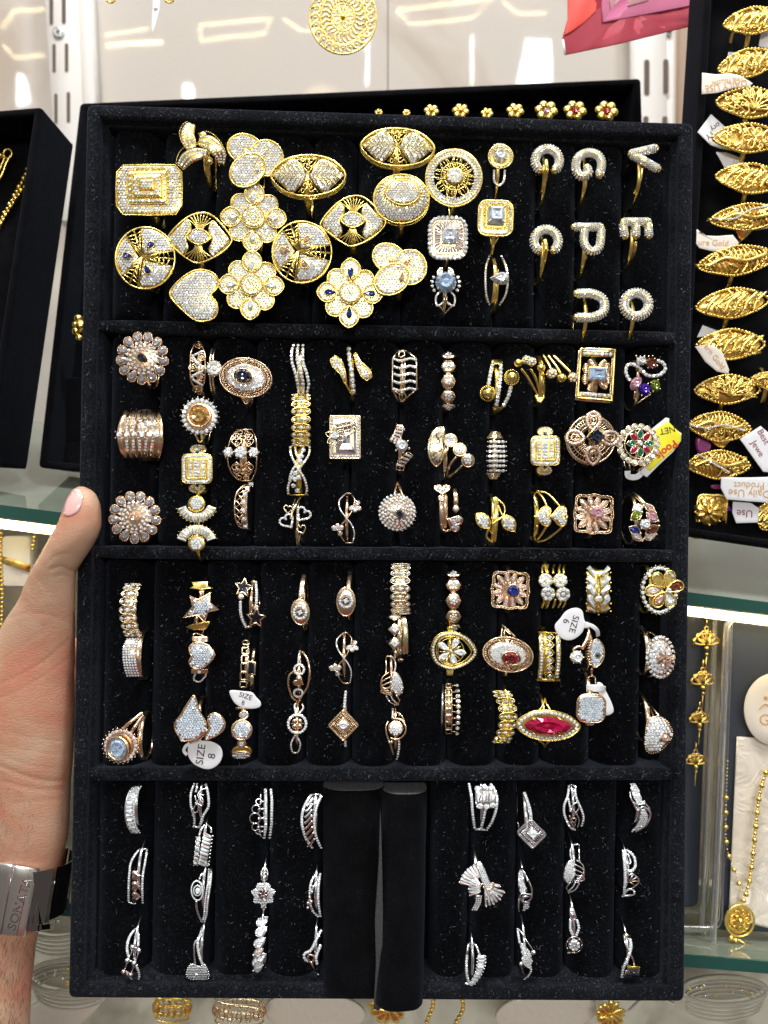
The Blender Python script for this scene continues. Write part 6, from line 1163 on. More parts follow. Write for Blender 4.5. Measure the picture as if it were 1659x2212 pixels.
t = N('wrapped_heart_ring', 'ring of two plain loops around pave rings and a plain rose heart', 'C2', 278, 1135, 44, 'R', sh=False).cyl(256); t.sh(275, 1135, 54, 4)
t.wr(sm([(310, 905), (365, 1010), (378, 1140), (350, 1260), (300, 1330), (290, 1375)], 6), 12); t.wr(sm([(250, 1090), (190, 1130), (178, 1230), (215, 1340), (260, 1375)], 6), 11); t.pw(sm([(290, 900), (275, 960), (272, 1020)], 5), 12, 20); t.pw(circ(280, 1080, 46, 46, 20), 15, 22, 1, True); t.pl([(282 + (p[0] - 282), p[1]) for p in heart(282, 1195, 56, -55, 24)], 9, 5, 'heart', lv=(1, .8, .4), bev=4)
t.pw(circ(272, 1300, 40, 36, 18), 14, 20, 1, True); t.wr([(285, 1340), (285, 1380)], 14)
butterflyinf('rose gold infinity ring with two butterflies, in the third compartment above the diamond lattice ring', 'C2', (697, 975, 145, 236), 'R')
t = N('clover_circle_ring', 'pave circle enclosing a small four-leaf clover, between two pave loops', 'C2', 262, 1625, 44, 'R', sh=False).cyl(275); t.sh(255, 1625, 54, 4)
t.pw(circ(262, 1585, 84, 86, 30), 17, 25, 2, True)
for i in range(4): a = 45 + 90 * i; t.ball(262 + 34 * math.cos(math.radians(a)), 1585 + 34 * math.sin(math.radians(a)), 24, 2, 'clover', sq=.6)
t.wr([(200, 1585, 0), (325, 1585, 0)], 6); t.wr([(262, 1520, 0), (262, 1650, 0)], 6); t.pw(sm([(245, 1690), (205, 1770), (215, 1845), (245, 1860), (275, 1840), (290, 1770), (250, 1690)], 5), 11, 19); t.pw(sm([(250, 1490), (235, 1420), (255, 1395)], 4), 11, 19); t.pw(sm([(280, 1490), (318, 1440), (305, 1400)], 4), 11, 19)
t = N('diamond_lattice_ring', 'diamond-shaped rose gold openwork ring with a round clear stone', 'C2', 692, 1600, 50, 'R', sh=False); t.sh(705, 1560, 54, 4)
O = rrect(692, 1600, 205, 205, 14, 45, 3); O = [(692 + (p[0] - 692) * .96, 1600 + (p[1] - 1600) * 1.0) for p in O]; t.wr(O, 9, 2, True, 'setting', 'G'); t.wr(O, 9, -4, True, 'setting')
for i in range(-5, 6):
    for sg in (0, 90): p = rot((692 + i * 17, 1600 - 96), (692, 1600), 45 + sg); q = rot((692 + i * 17, 1600 + 96), (692, 1600), 45 + sg); m1, m2 = (lerp(p[0], q[0], .27), lerp(p[1], q[1], .27)), (lerp(p[0], q[0], .73), lerp(p[1], q[1], .73)); t.wr([p, m1], 4.5, 1); t.wr([m2, q], 4.5, 1)
t.wr(rrect(692, 1600, 100, 100, 8, 45, 3), 10, 2, True); t.gm(circ(692, 1595, 46, 46, 24), 'w', 9, 3); prong4(t, 692, 1595, 50, 9, 5, 0); t.pw(sm([(715, 1280, -14), (708, 1350, -8), (702, 1440, 0)], 4), 18, 25); t.pw([(710, 1745, -2), (712, 1800, -12)], 14, 22)
chainband('gold band of linked ovals at the top middle of the third compartment', 'C2', 1222, 102, 555, 182, 'G', 8)
t = N('rhombus_station_ring', 'ring with three rhombus set stones beside a wide plain rail', 'C2', 1190, 790, 44, 'G', sh=False).cyl(245); t.sh(1215, 790, 54, 5)
for y, h_ in ((590, 40), (705, 64), (838, 66)): B = [(1170 - 66, y), (1170, y - h_), (1170 + 66, y), (1170, y + h_)]; t.pl(B, 6, 2, 'rhombus', lv=(1, .8), bev=2, new=True); t.gm([(1170 + (p[0] - 1170) * .66, y + (p[1] - y) * .66) for p in B], 'w', 5, 2.4)
t.st(sm([(1250, 590), (1268, 690), (1272, 800), (1272, 945)], 5), [44, 50, 54, 54], 4, 0); t.wr([(1175, 905), (1185, 965)], 18); t.st([(1225, 990), (1225, 1020)], 55, 4, 0); t.wr([(1225, 880, -6), (1225, 960, -6)], 16, m='S')
def leafswirl(label, crop, F_, metal, k=1.0):
    cx, cy = F_(0, 0); t = N('leaf_swirl_ring', label, crop, cx, cy, 44, metal, sh=False).cyl(240 * k); t.sh(cx, cy, 53, 3)
    B = [p[:2] for p in sm([F_(*p) for p in ((20, -85), (70, -60), (105, 20), (112, 90), (75, 140), (20, 110), (-10, 60), (0, -30))], 4, True)]; t.pl(B, 4, 2, 'leaf'); t.pv(B, 18 * k, 8.4 * k, 2.8, ins=.45)
    t.pw(sm([F_(*p) for p in ((-30, -228), (20, -215), (40, -150), (30, -90))], 5), 9 * k, 17 * k); t.wr(sm([F_(*p) for p in ((-50, -215), (-48, -130), (-52, -60))], 5), 7 * k); t.wr([F_(-50, -225), F_(-5, -230)], 8 * k)
    for d in range(4): t.wr(sm([F_(*p) for p in ((-20 + 14 * d, -80 + 42 * d), (-85 - d * 5, -30 + d * 42), (-95 + d * 14, 55 + 22 * d), (-30 + d * 10, 75 + 20 * d))], 5), 7.5 * k, 1)
    t.pw(sm([F_(*p) for p in ((-10, 110), (10, 170), (70, 225))], 4), 9 * k, 17 * k); t.pw(sm([F_(*p) for p in ((-50, 140), (-10, 200), (60, 232))], 4), 8 * k, 16 * k); t.wr([F_(60, 230), F_(80, 180), F_(40, 130)], 8 * k); return t
leafswirl('rose gold swirl ring with a pave leaf and plain veins, below the rhombus ring', 'C2', lambda x, y: (1140 + x, 1185 + y), 'R')
t = N('orbit_disc_ring', 'pave disc ring with a plain orbit wire ending in a small heart', 'C2', 1180, 1680, 46, 'R', sh=False).cyl(262); t.sh(1180, 1680, 54, 3)
discpave(t, 1180, 1625, 72, 21, 5, rim=False); t.wr(circ(1180, 1630, 95, 98, 26, 250, 480), 9, 3); t.wr(sm([(1110, 1560), (1088, 1620), (1100, 1700), (1125, 1760), (1160, 1880)], 5), 9, 1); t.wr(sm([(1190, 1480), (1235, 1510), (1275, 1610), (1270, 1680)], 5), 8, 1)
t.pw(sm([(1155, 1440), (1152, 1490), (1150, 1540)], 4), 13, 21); t.pw(sm([(1208, 1720), (1212, 1800), (1200, 1880), (1188, 1925)], 5), 14, 22); t.pl(heart(1132, 1765, 28, 0, 18), 8, 5, 'heart', lv=(1, .7), bev=3); t.ball(1222, 1500, 18, 2, 'heart')
# --- C3 -----------------------------------------------------------
hexband('pink gold band of hexagons in the third compartment', 'C3', 372, 185, 760, 165)
t = N('pear_flower_ring', 'pear-shaped pave frame ring holding a flower of five clear pear stones', 'C3', 365, 975, 52, 'Y', sh=False); t.sh(340, 975, 52, 6)
O = [p[:2] for p in sm([(585, 985), (520, 870), (430, 815), (330, 800), (225, 830), (172, 920), (172, 1020), (220, 1100), (330, 1145), (440, 1125), (530, 1070)], 5, True)]; t.wr(O, 19, 0, True, 'frame'); t.wr([(lerp(365, p[0], 1.09), lerp(975, p[1], 1.09)) for p in O], 6, -2, True, 'frame'); t.ro(O, 27, 12.5, 3, True); t.wr([(lerp(365, p[0], .84), lerp(975, p[1], .84)) for p in O], 7, -1, True, 'frame')
for a in (-62, 8, 75, 142, 212): x, y = 345 + 82 * math.cos(math.radians(a)), 975 + 78 * math.sin(math.radians(a)); t.gm(pear(x, y, 66, 40, a + 180, 16), 'w', 6, 2, part='petal_stone'); t.ball(345 + 148 * math.cos(math.radians(a)), 975 + 142 * math.sin(math.radians(a)), 8, 3, 'prong')
for a in (-97, -27, 42, 108, 177): t.wr([(345 + 30 * math.cos(math.radians(a)), 975 + 30 * math.sin(math.radians(a))), (345 + 110 * math.cos(math.radians(a)), 975 + 106 * math.sin(math.radians(a)))], 9, 1)
t.ball(345, 975, 20, 4); t.wr(circ(345, 975, 130, 128), 6, -2, True); t.pl([(305, 1160), (375, 1160), (370, 1230), (305, 1230)], 5, -10, 'band'); t.pl([(315, 740), (375, 740), (375, 790), (315, 790)], 5, -10, 'band')
t = N('beaded_edge_band', 'polished link band with small round bezels along its right edge', 'C3', 345, 1560, 44, 'G', sh=False).cyl(268); t.sh(330, 1560, 52, 7)
for i in range(8): y = 1320 + i * 66; t.wr(rrect(322, y, 62, 60 if 0 < i < 7 else 40, 6, 0, 2), 7, 0, True, 'chain_link', 'G' if i < 5 else 'R'); t.wr([(355, y), (400, y)], 6, -1)
t.st([(268, 1310), (262, 1560), (250, 1815)], 26, 5, -3, m='S')
for i in range(10): y = 1318 + i * 54; x = 405 + 14 * math.sin(math.pi * i / 9); t.pl(circ(x, y, 26, 24 * max(.5, math.sqrt(1 - ((y - 1560) / 290) ** 2)), 14), 6, 1, 'stone_cup'); t.sts([(x, y)], 18, 1.8, m='w')
lotus('square rose gold lotus ring with a deep blue round stone', 'C3', 938, 365, 372, 'R', 'b', 968, 372, 62, 3)
t = ovalmil('rose gold oval ring with milgrain border and a dark red oval stone', 'C3', 915, 1010, 250, 172, 10, 'R', 'd', 945, 1045, 0)
t.wr([(850, 830, -6), (860, 710, -28), (985, 830, -6)], 10); t.wr([(880, 820, -6), (880, 750, -20), (940, 810, -6)], 7)
chainband('gold band of linked ovals leaning right, just left of the ruby marquise', 'C3', 920, 1385, 1885, 185, 'Y', -75)
# --- C4 -----------------------------------------------------------
t = N('four_flower_ring', 'ring with four white flower clusters in a square on ribbed gold shoulders', 'C4', 255, 345, 46, 'Y', sh=False); t.surf = lambda u, v: -.005 * v * v; t.sh(200, 330, 54, 4)
for x, y in ((172, 268), (318, 268), (195, 400), (345, 405)): cluster(t, x, y, 80, 25, 4, n=7)
for x in (150, 200, 262, 320, 365): t.wr(sm([(x, 110, -14), (x - 12, 150, -6), (x - 10, 200, 0)], 3), 14); t.wr(sm([(x - 20, 540, -10), (x, 500, -4), (x + 10, 450, 0)], 3), 14)
t = N('double_rail_band', 'rectangular gold band with two pave rails and diamond openwork between', 'C4', 212, 1030, 46, 'Y', sh=False).cyl(265); t.sh(190, 1030, 54, 8)
for x in (130, 300): t.st(sm([(x, 795), (x + 5, 1030), (x - 12, 1265)], 6), 52, 4, 0); t.ro(sm([(x, 805), (x + 5, 1030), (x - 12, 1250)], 6), 33, 16, 1)
for i in range(6): y = 835 + 78 * i; t.wr(marq(214, y, 46, 36, 0, 5), 6, 0, True); t.sts([(198, y), (214, y - 12), (230, y), (214, y + 12)], 13, 1)
t.wr([(100, 785), (325, 795)], 9); t.st([(88, 1262), (322, 1272)], 30, 4, 0, m='Y')
t = N('marquise_ruby_ring', 'wide marquise ring with a long magenta-red stone in a white pave frame', 'C4', 200, 1715, 54, 'Y', sh=False); t.surf = lambda u, v: -.0012 * u * u
O = [p[:2] for p in sm([(-122, 1700), (-60, 1630), (50, 1580), (170, 1568), (320, 1590), (440, 1645), (522, 1732), (440, 1820), (320, 1862), (170, 1872), (30, 1840), (-75, 1780)], 4, True)]
t.pl(O, 6, 0); t.rim(O, 8, 0); t.ro([(lerp(200, p[0], .905), lerp(1720, p[1], .84)) for p in O], 41, 19, 1, True); Gp = [(lerp(205, p[0], .76), lerp(1725, p[1], .60)) for p in O]; t.gm(Gp, 'r', 9, 3, tab=.6)
for x, y, a in ((50, 1652, -12), (320, 1655, 14), (55, 1795, 12), (310, 1815, -10)): t.wr([rot((x - 22, y), (x, y), a), rot((x + 22, y), (x, y), a)], 11, 5, part='prong')
for sg, y0, y1 in ((-1, 1572, 1440), (1, 1870, 1935)): t.wr(sm([(165 - 55, y0, -4), (150, (y0 + y1) / 2, -14), (165, y1, -30)], 4), 9); t.wr(sm([(165 + 60, y0, -4), (185, (y0 + y1) / 2, -14), (168, y1, -30)], 4), 9)
t.sh(165, 1700, 50, 4)
t = N('baguette_leaf_band', 'wide band of V-shaped clear baguette pairs with a row of round stones', 'C4', 702, 375, 46, 'Y', sh=False).cyl(270); t.sh(690, 370, 54, 8)
for y, s_, w_ in ((190, .8, 0), (290, 1, 0), (375, 1, 0), (500, .8, 1), (575, .55, 1)):
    for sg in (-1, 1): t.bg(702 + sg * 68, y - 15, 112 * (1 if s_ > .6 else .85), 50 * s_, -sg * 50 if s_ > .7 else -sg * 30, .8 if sg > 0 else 1.25, 'w' if s_ > .6 else 'wp', 2, 6); t.ball(702 + sg * 110, y - 55 * s_, 11, 2, 'prong'); t.ball(702 + sg * 122, y, 10, 2, 'prong')
    t.ball(702, y + 35, 12, 2, 'prong')
t.pl(rrect(702, 380, 225, 440, 40), 4, -3, lv=(1, .98, .8, .6, .3))
for x in (618, 702, 786): t.sts([(x, 440 + (8 if x == 702 else 0))], 36, 3, ht=.6)
t = N('eye_and_solitaire_ring', 'open ring with a half-moon pave eye and one large round clear stone', 'C4', 600, 960, 46, 'R', sh=False); t.sh(630, 960, 52, 4)
B = [p[:2] for p in sm([(665, 855), (720, 880), (755, 960), (745, 1060), (690, 1125), (640, 1128), (615, 1050), (612, 950)], 4, True)]; t.pl(B, 8, 4); t.rim(B, 6, 4); t.pv(B, 22, 10.5, 4.8, ex=[circ(692, 1015, 24)], m='wl'); t.ball(692, 1015, 20, 3, 'dark_pupil', 'n')
for i in range(10): f = i / 9; t.wr([(lerp(640, 630, f), lerp(870, 1110, f), 2), (lerp(605, 585, f) - 25 * math.sin(math.pi * f), lerp(862, 1112, f), -4)], 10, 2, part='eyelash_rib', m='R')
t.gm(circ(478, 1030, 66, 66, 24), 'w', 14, 5); [t.ball(478 + 66 * math.cos(math.radians(a)), 1030 + 66 * math.sin(math.radians(a)), 10, 8, 'prong') for a in range(0, 360, 60)]; t.wr(circ(500, 970, 52, 40, 14, 180, 340), 15, 2); t.st(sm([(610, 790, -4), (590, 860, 0), (545, 945, 2)], 4), [48, 44, 40], 4, 0); t.wr([(635, 1150, -6), (635, 1210, -18)], 14, 0)
g = GR; GR = 'white paper size tags on rings'
t = disc_tag('white tag reading SIZE 6 looped on the half-moon eye ring', 'C4', [(380, 575), (470, 543), (540, 570), (558, 650), (570, 700), (540, 790), (470, 850), (400, 868), (330, 845), (280, 780), (268, 715), (320, 650)], 415, 705, [('SIZE', 455, 705, 92, 105), ('6', 378, 675, 92, 105)], 58); t.st(sm([(560, 715, 0), (630, 720, 4), (690, 770, 0), (700, 830, -14)], 4), [70, 62, 60, 40], 1, 0, part='paper_loop', m='paper')
t = disc_tag('blank white tag tucked behind the cushion-shaped pave ring', 'C4', [(690, 1295), (740, 1300), (775, 1370), (830, 1480), (855, 1560), (840, 1600), (780, 1620), (760, 1560), (760, 1450), (700, 1390)], 780, 1470, [], 40); t.st([(580, 1345, 4), (680, 1345, 6), (770, 1355, 0)], [70, 75, 60], 1, 2, part='paper_loop', m='paper'); t.cat = 'tag'
GR = g
t = N('cushion_pave_ring', 'rounded square ring head filled with white pave in a rose bezel, below the eye ring', 'C4', 628, 1545, 52, 'R', sh=False); t.sh(625, 1480, 54, 6)
B = rrect(628, 1548, 285, 280, 90, 3); t.pl(B, 10, 2); t.rim(B, 9, 1); t.pv(rrect(628, 1550, 265, 258, 80, 3), 22, 10.5, 3, m='wl', ins=.5); t.wr(sm([(600, 1300, -20), (600, 1240, -26), (640, 1225, -24), (670, 1245, -26), (670, 1300, -20)], 4), 9); t.pl([(585, 1700), (685, 1700), (660, 1735), (600, 1735)], 6, -10, 'band')
t = N('oval_petal_ring', 'oval ring with gold and blush petals inside a spiky white stone border', 'C4', 1312, 365, 52, 'Y', sh=False); t.surf = lambda u, v: u * .12; t.sh(1240, 375, 52, 6)
for i in range(27): a = 6.283 * i / 27; t.sts([(1312 + 168 * math.cos(a), 365 + 222 * math.sin(a))], 22, 1, ht=.7); t.ball(1312 + 192 * math.cos(a + .1), 365 + 248 * math.sin(a + .1), 7, 0, 'prong')
t.wr(circ(1312, 365, 165, 218, 36), 14, -2, True, 'frame', 'G'); 
for a, l, m_ in ((-125, 118, 'K'), (-75, 112, 'K'), (-20, 92, 'br'), (70, 92, 'w'), (125, 110, 'pe'), (178, 120, 'wp')):
    x, y = 1375 + l * math.cos(math.radians(a)), 365 + l * math.sin(math.radians(a)); B = pear(x, y, 88, 58, a + 180, 18, .8); t.wr(B, 10, 3, True, 'petal')
    if m_ == 'K': t.pl(B, 4, 1, 'petal', 'Y')
    else: t.gm([(x + (p[0] - x) * .8, y + (p[1] - y) * .8) for p in B], m_, 5, 1, part='petal_stone')
t.gm(circ(1398, 368, 28, 28, 12), 'w', 6, 6)
t = N('spiky_cluster_ring', 'spiky domed cluster ring, middle one at the right edge of the third compartment', 'C4', 1322, 1035, 54, 'G', sh=False); t.surf = lambda u, v: 12 - .008 * u * u - .004 * v * v + u * .18; t.sh(1215, 1020, 50, 6)
t.pl(circ(1322, 1035, 118, 190, 26), 6, -2, lv=(1, .95, .8, .6, .3)); t.pv(circ(1310, 1035, 112, 185, 24), 33, 15, .4, ex=[circ(1365, 1040, 60, 70)])
for R_, n_ in ((1.0, 24), (.76, 18), (.52, 11)):
    for i in range(n_): a = 6.283 * i / n_ + R_; x, y = 1322 + 132 * R_ * math.cos(a), 1035 + 198 * R_ * math.sin(a); t.sts([(x, y)], 19, 0, ht=.8, m='w' if math.cos(a) < .2 else 'wp'); t.ball(1322 + 146 * R_ * math.cos(a + .1), 1035 + 216 * R_ * math.sin(a + .1), 6, 1, 'prong')
for a in range(0, 360, 60): x, y = 1365 + 52 * math.cos(math.radians(a)), 1040 + 62 * math.sin(math.radians(a)); t.gm(pear(x, y, 42, 26, a + 180, 12), 'pe' if a < 200 else 'wp', 5, 4, part='petal_stone')
t.wr(sm([(1190, 780, -20), (1250, 800, -10), (1290, 850, 0)], 4), 8); t.wr(sm([(1190, 800, -24), (1220, 870, -14)], 4), 8); t.wr(sm([(1190, 1240, -20), (1240, 1220, -6)], 4), 8)
t = N('half_dome_cluster_ring', 'rose gold half-dome cluster ring with one peach stone, bottom right of the third compartment', 'C4', 1305, 1810, 54, 'R', sh=False); t.surf = lambda u, v: 14 - .011 * u * u - .006 * v * v; t.sh(1215, 1700, 50, 5)
O = [p[:2] for p in sm([(1195, 1670), (1300, 1625), (1395, 1680), (1440, 1800), (1390, 1900), (1290, 1985), (1185, 1980), (1165, 1850)], 5, True)]; t.pl(O, 5, -2, lv=(1, .95, .8, .6, .3)); t.pv(O, 34, 16, .5, ins=.25, ex=[circ(1375, 1845, 40)], m='w'); [t.ball(x, y, 6, 3, 'prong') for x, y in along(O, 24, True)]; t.gm(pear(1375, 1840, 50, 40, 20, 14), 'pe', 8, 3)
t.wr(sm([(1185, 1490, -22), (1250, 1550, -8), (1315, 1635, -2)], 4), 8); t.wr(sm([(1190, 1490, -26), (1230, 1570, -12), (1265, 1650, -4)], 4), 8); t.wr(sm([(1190, 1560, -26), (1225, 1650, -10)], 4), 8)
GR = 'silver finger rings in the lowest compartment'
def ND(name, label, crop, cx, cy, half, H=42, sx=0, bw=3): t = N(name, label, crop, cx, cy, H, 'S', sh=False).cyl(half * 1.04); t.sh(cx + sx * .2, cy, half * .99 * t.k - 1, bw); return t
t = ND('baguette_channel_band', 'silver band with one channel of square clear stones, top left of the lowest compartment', 'D1', 350, 378, 236, sx=70, bw=5)
C = sm([(385, 150), (340, 230), (312, 340), (312, 440), (335, 540), (375, 605)], 6); t.st(C, 84, 5, 0); t.ro([(c[0] + 42, c[1]) for c in C], 20, 10, .5); t.wr([(c[0] - 40, c[1]) for c in C], 7)
for c in along(C, 41): t.bg(c[0], c[1], 62, 34, 4, 1, 'w', 1, 3)
t = ND('three_heart_ring', 'silver ring of two pave rails with three plain hearts between them', 'D1', 388, 1012, 268, sx=40)
t.pw(sm([(400, 760), (330, 870), (310, 1000), (305, 1130), (305, 1250)], 6), 14, 23); t.pw(sm([(480, 755), (462, 870), (440, 1000), (435, 1130), (438, 1270)], 6), 14, 23); t.wr([(400, 752), (482, 752)], 12); t.wr([(300, 1250), (340, 1270), (375, 1268)], 8)
for y in (1000, 1105, 1205): t.pl(heart(380, y, 50, -90, 22), 9, 4, 'heart', 'R2', lv=(1, .75, .35), bev=4, new=True)
t = ND('dewdrop_branch_ring', 'silver ring with a branch of small ball buds over pave rails', 'D1', 340, 1755, 262, sx=80)
t.pw(sm([(370, 1500), (310, 1590), (290, 1690), (305, 1770)], 6), 17, 22); t.pw(sm([(385, 1500), (398, 1580), (395, 1670)], 5), 15, 22); t.pw(sm([(375, 1850), (405, 1930), (398, 2010)], 5), 15, 22); t.pw(sm([(285, 1930), (330, 1975), (350, 2005)], 5), 13, 20)
for P in ([(350, 1665), (330, 1740), (300, 1790)], [(410, 1700), (385, 1780), (360, 1820)], [(300, 1800), (280, 1860), (265, 1895)], [(365, 1825), (345, 1890), (330, 1920)], [(350, 1665), (405, 1700)], [(300, 1795), (362, 1822)], [(265, 1900), (330, 1925)]): t.wr(P, 6, 2)
for i, (x, y) in enumerate(((350, 1668), (408, 1702), (300, 1795), (364, 1822), (265, 1902), (332, 1928))): t.ball(x, y, 27, 4, 'ball_bud', 'S' if i < 4 else 'R2', 10, 7)
t = ND('celtic_knot_ring', 'silver ring with a looping knot between pave edges, partly under the divider', 'D1', 975, 340, 228, sx=20)
t.pw(sm([(930, 125), (895, 220), (895, 340), (925, 450), (925, 540)], 6), 14, 23); t.pw(sm([(1035, 130), (1058, 240), (1060, 350), (1010, 440), (975, 545)], 6), 16, 23); t.pw(sm([(955, 125), (950, 170), (940, 215)], 4), 13, 22)
for P in ([(1050, 175), (990, 190), (960, 240), (1000, 300), (1000, 345)], [(935, 240), (950, 300), (1000, 340), (1010, 280), (970, 230), (1020, 240)], [(905, 420), (960, 390), (965, 340), (935, 310)], [(905, 360), (930, 420), (905, 430)], [(990, 250), (940, 330), (910, 400)]): t.wr(sm(P, 5), 7, 2)
t.pw([(910, 540), (985, 550)], 12, 20)
t = ND('slanted_baguette_ring', 'silver ring with a column of slanted baguettes beside a row of round stones', 'D1', 1010, 730, 232, sx=40)
for i in range(9): t.bg(1052 - i * 6, 620 + i * 34, 82, 24, 28, 1, 'w' if i % 3 else 'wp', 2, 4); t.ball(1100 - i * 4, 625 + i * 34, 9, 2, 'prong')
for i in range(6): x, y = 965 - i * 5, 655 + i * 46; t.sts([(x, y)], 24, 1.5); prong4(t, x, y, 27, 6, 2)
t.wr(sm([(1030, 520), (990, 570), (970, 630)], 4), 14, -1); t.wr(sm([(1050, 515), (1085, 560), (1085, 600)], 4), 11, -1); t.pv([(905, 850), (1080, 880), (1075, 925), (910, 905)], 22, 10, 0)
t = ND('target_eye_ring', 'silver ring with an oval target eye beside a long pave curve', 'D1', 1000, 1195, 268, sx=30)
C = sm([(1075, 935), (1070, 1050), (1055, 1150), (1040, 1260), (1030, 1380), (1010, 1445)], 6); t.st(C, 44, 3, 0); [t.ro([(c[0] + d, c[1]) for c in C], 19, 9, .8) for d in (-12, 12)]
t.pw(circ(955, 1142, 54, 92, 30, r=-4), 9, 15, 2, True); t.pw(circ(958, 1142, 36, 48, 24), 8, 13, 2, True); t.gm(circ(962, 1142, 24, 30, 12), 'w', 5, 3); t.wr(sm([(1025, 960), (990, 1000), (972, 1045)], 4), 10, 0, m='S'); t.wr(sm([(945, 1240), (950, 1320), (975, 1400), (1000, 1440)], 5), 12)
t = ND('peacock_ring', 'silver ring ending in a fluffy pave peacock tail, bottom of the lowest compartment', 'D1', 980, 1735, 262, sx=60)
t.pw(sm([(1010, 1470), (985, 1560), (960, 1620), (965, 1720), (1000, 1830), (1045, 1900)], 6), 17, 24); t.wr(sm([(980, 1590), (930, 1640), (925, 1740), (935, 1850)], 5), 10)
B = [p[:2] for p in sm([(860, 1890), (900, 1835), (970, 1860), (1030, 1840), (1068, 1930), (1050, 1985), (960, 1992), (865, 1960)], 4, True)]; t.pl(B, 5, 2); t.pv(B, 25, 12, 2.6, ins=.3); [t.ball(x, y, 7, 3, 'prong') for x, y in along(B, 22, True)]
# D2
t = ND('tiara_ring', 'silver crown-like ring with a row of open circles on its left side', 'D2', 310, 332, 198, sx=10)
t.pw([(318, 142), (322, 240), (322, 420), (310, 525)], 15, 20); t.pw([(360, 142), (368, 240), (365, 420), (350, 525)], 14, 20)
for x, y, r_ in ((268, 243, 22), (248, 300, 31), (240, 370, 40), (245, 434, 28), (262, 470, 18)): t.wr(circ(x, y, r_, r_, 18), 6, 1, True); t.ball(x + r_ * .7, y, 10, 1); t.wr([(x + r_, y), (308, y)], 8, 0)
t.wr([(285, 170), (282, 225)], 6); t.wr([(275, 490), (295, 520)], 6)
t = ND('pave_flower_ring', 'silver flower ring with a ribbed pointed stem above it', 'D2', 305, 900, 190)
for i in range(7): a = 360 / 7 * i + 38; x, y = 304 + 60 * math.cos(math.radians(a)), 945 + 62 * math.sin(math.radians(a)); B = circ(x, y, 32, 30, 14); t.pl(B, 4, 2, 'petal'); t.pv(B, 19, 9.5, 2.8, ins=.3); t.ball(304 + 90 * math.cos(math.radians(a)), 945 + 92 * math.sin(math.radians(a)), 6, 2, 'prong')
for i in range(7): a = .9 * i; t.wr([(304, 945), (304 + 40 * math.cos(a), 945 + 40 * math.sin(a))], 5, 4, m='R2')
t.wr([(292, 840), (286, 780), (313, 727), (336, 780), (328, 840)], 7); [t.wr([(292, y), (332, y)], 6) for y in (765, 785, 812)]; t.wr([(290, 1040), (305, 1062), (322, 1040)], 9)
t = ND('pear_station_ring', 'silver ring of slanting pear stones in a column', 'D2', 285, 1328, 225)
for x, y, s_ in ((298, 1150, 1), (290, 1225, 1), (278, 1310, 1), (270, 1385, .8), (268, 1455, 1.05), (268, 1505, .8)):
    B = pear(x, y, 52 * s_, 36 * s_, -38, 16, .8); t.rim(B, 5, 1); t.gm(B, 'w' if y != 1385 else 'wp', 7, 1, part='pear_stone'); t.ball(x + 40 * s_, y - 34 * s_, 7, 3, 'prong'); t.ball(x - 42, y + 18, 7, 3, 'prong')
t.st([(275, 1400), (268, 1540)], 100, 3, -2)
t = ND('braided_band', 'silver band with a braided middle between two pave rows, next to the loose roll', 'D2', 685, 392, 215, sx=40, bw=5)
t.pw(sm([(665, 190), (610, 290), (595, 400), (625, 520), (680, 598)], 6), 14, 19); t.pw(sm([(745, 195), (705, 290), (690, 400), (705, 510), (745, 600)], 6), 14, 19)
for i in range(8): y = 240 + i * 44; x = 655 - 14 * math.sin(math.pi * i / 7) + (i / 7) * 10; t.wr(sm([(x - 28, y + 36), (x, y + 10), (x + 28, y - 28)], 4), 12, 1, m='S' if i < 4 else 'R2')
t.wr([(665, 190), (745, 188)], 11)
t = ND('twig_band', 'silver ring with buds along a twig, some with painted red reflection, half hidden by the loose roll', 'D2', 690, 955, 182, sx=50)
t.pw(sm([(735, 785), (722, 880), (720, 1000), (738, 1120)], 6), 13, 19); t.pw(sm([(705, 785), (665, 860), (655, 960), (670, 1060), (725, 1120)], 6), 12, 19)
t.wr(sm([(720, 830), (690, 880), (655, 960), (650, 1010), (670, 1060)], 5), 8, 1)
for x, y in ((685, 885), (670, 925), (655, 965), (642, 1010), (640, 1045), (668, 1000)): t.ball(x, y, 13, 2, 'bud', 'S' if y < 950 else 'R2')
t = ND('buckle_ring', 'silver ring with crossed pave straps and a loop with painted red reflection, half hidden at the loose roll', 'D2', 690, 1380, 190, sx=50)
t.pw(sm([(745, 1215), (700, 1300), (665, 1370), (615, 1400), (620, 1440), (650, 1455)], 6), 14, 19); t.pw(sm([(740, 1330), (705, 1420), (712, 1480)], 5), 14, 19); t.wr(sm([(640, 1420), (660, 1400), (690, 1420), (680, 1455), (650, 1450), (640, 1420)], 4), 8, 3, m='R2'); t.wr([(655, 1450), (710, 1540)], 9, 1, m='R2'); t.pw([(700, 1530), (725, 1560)], 11, 18)
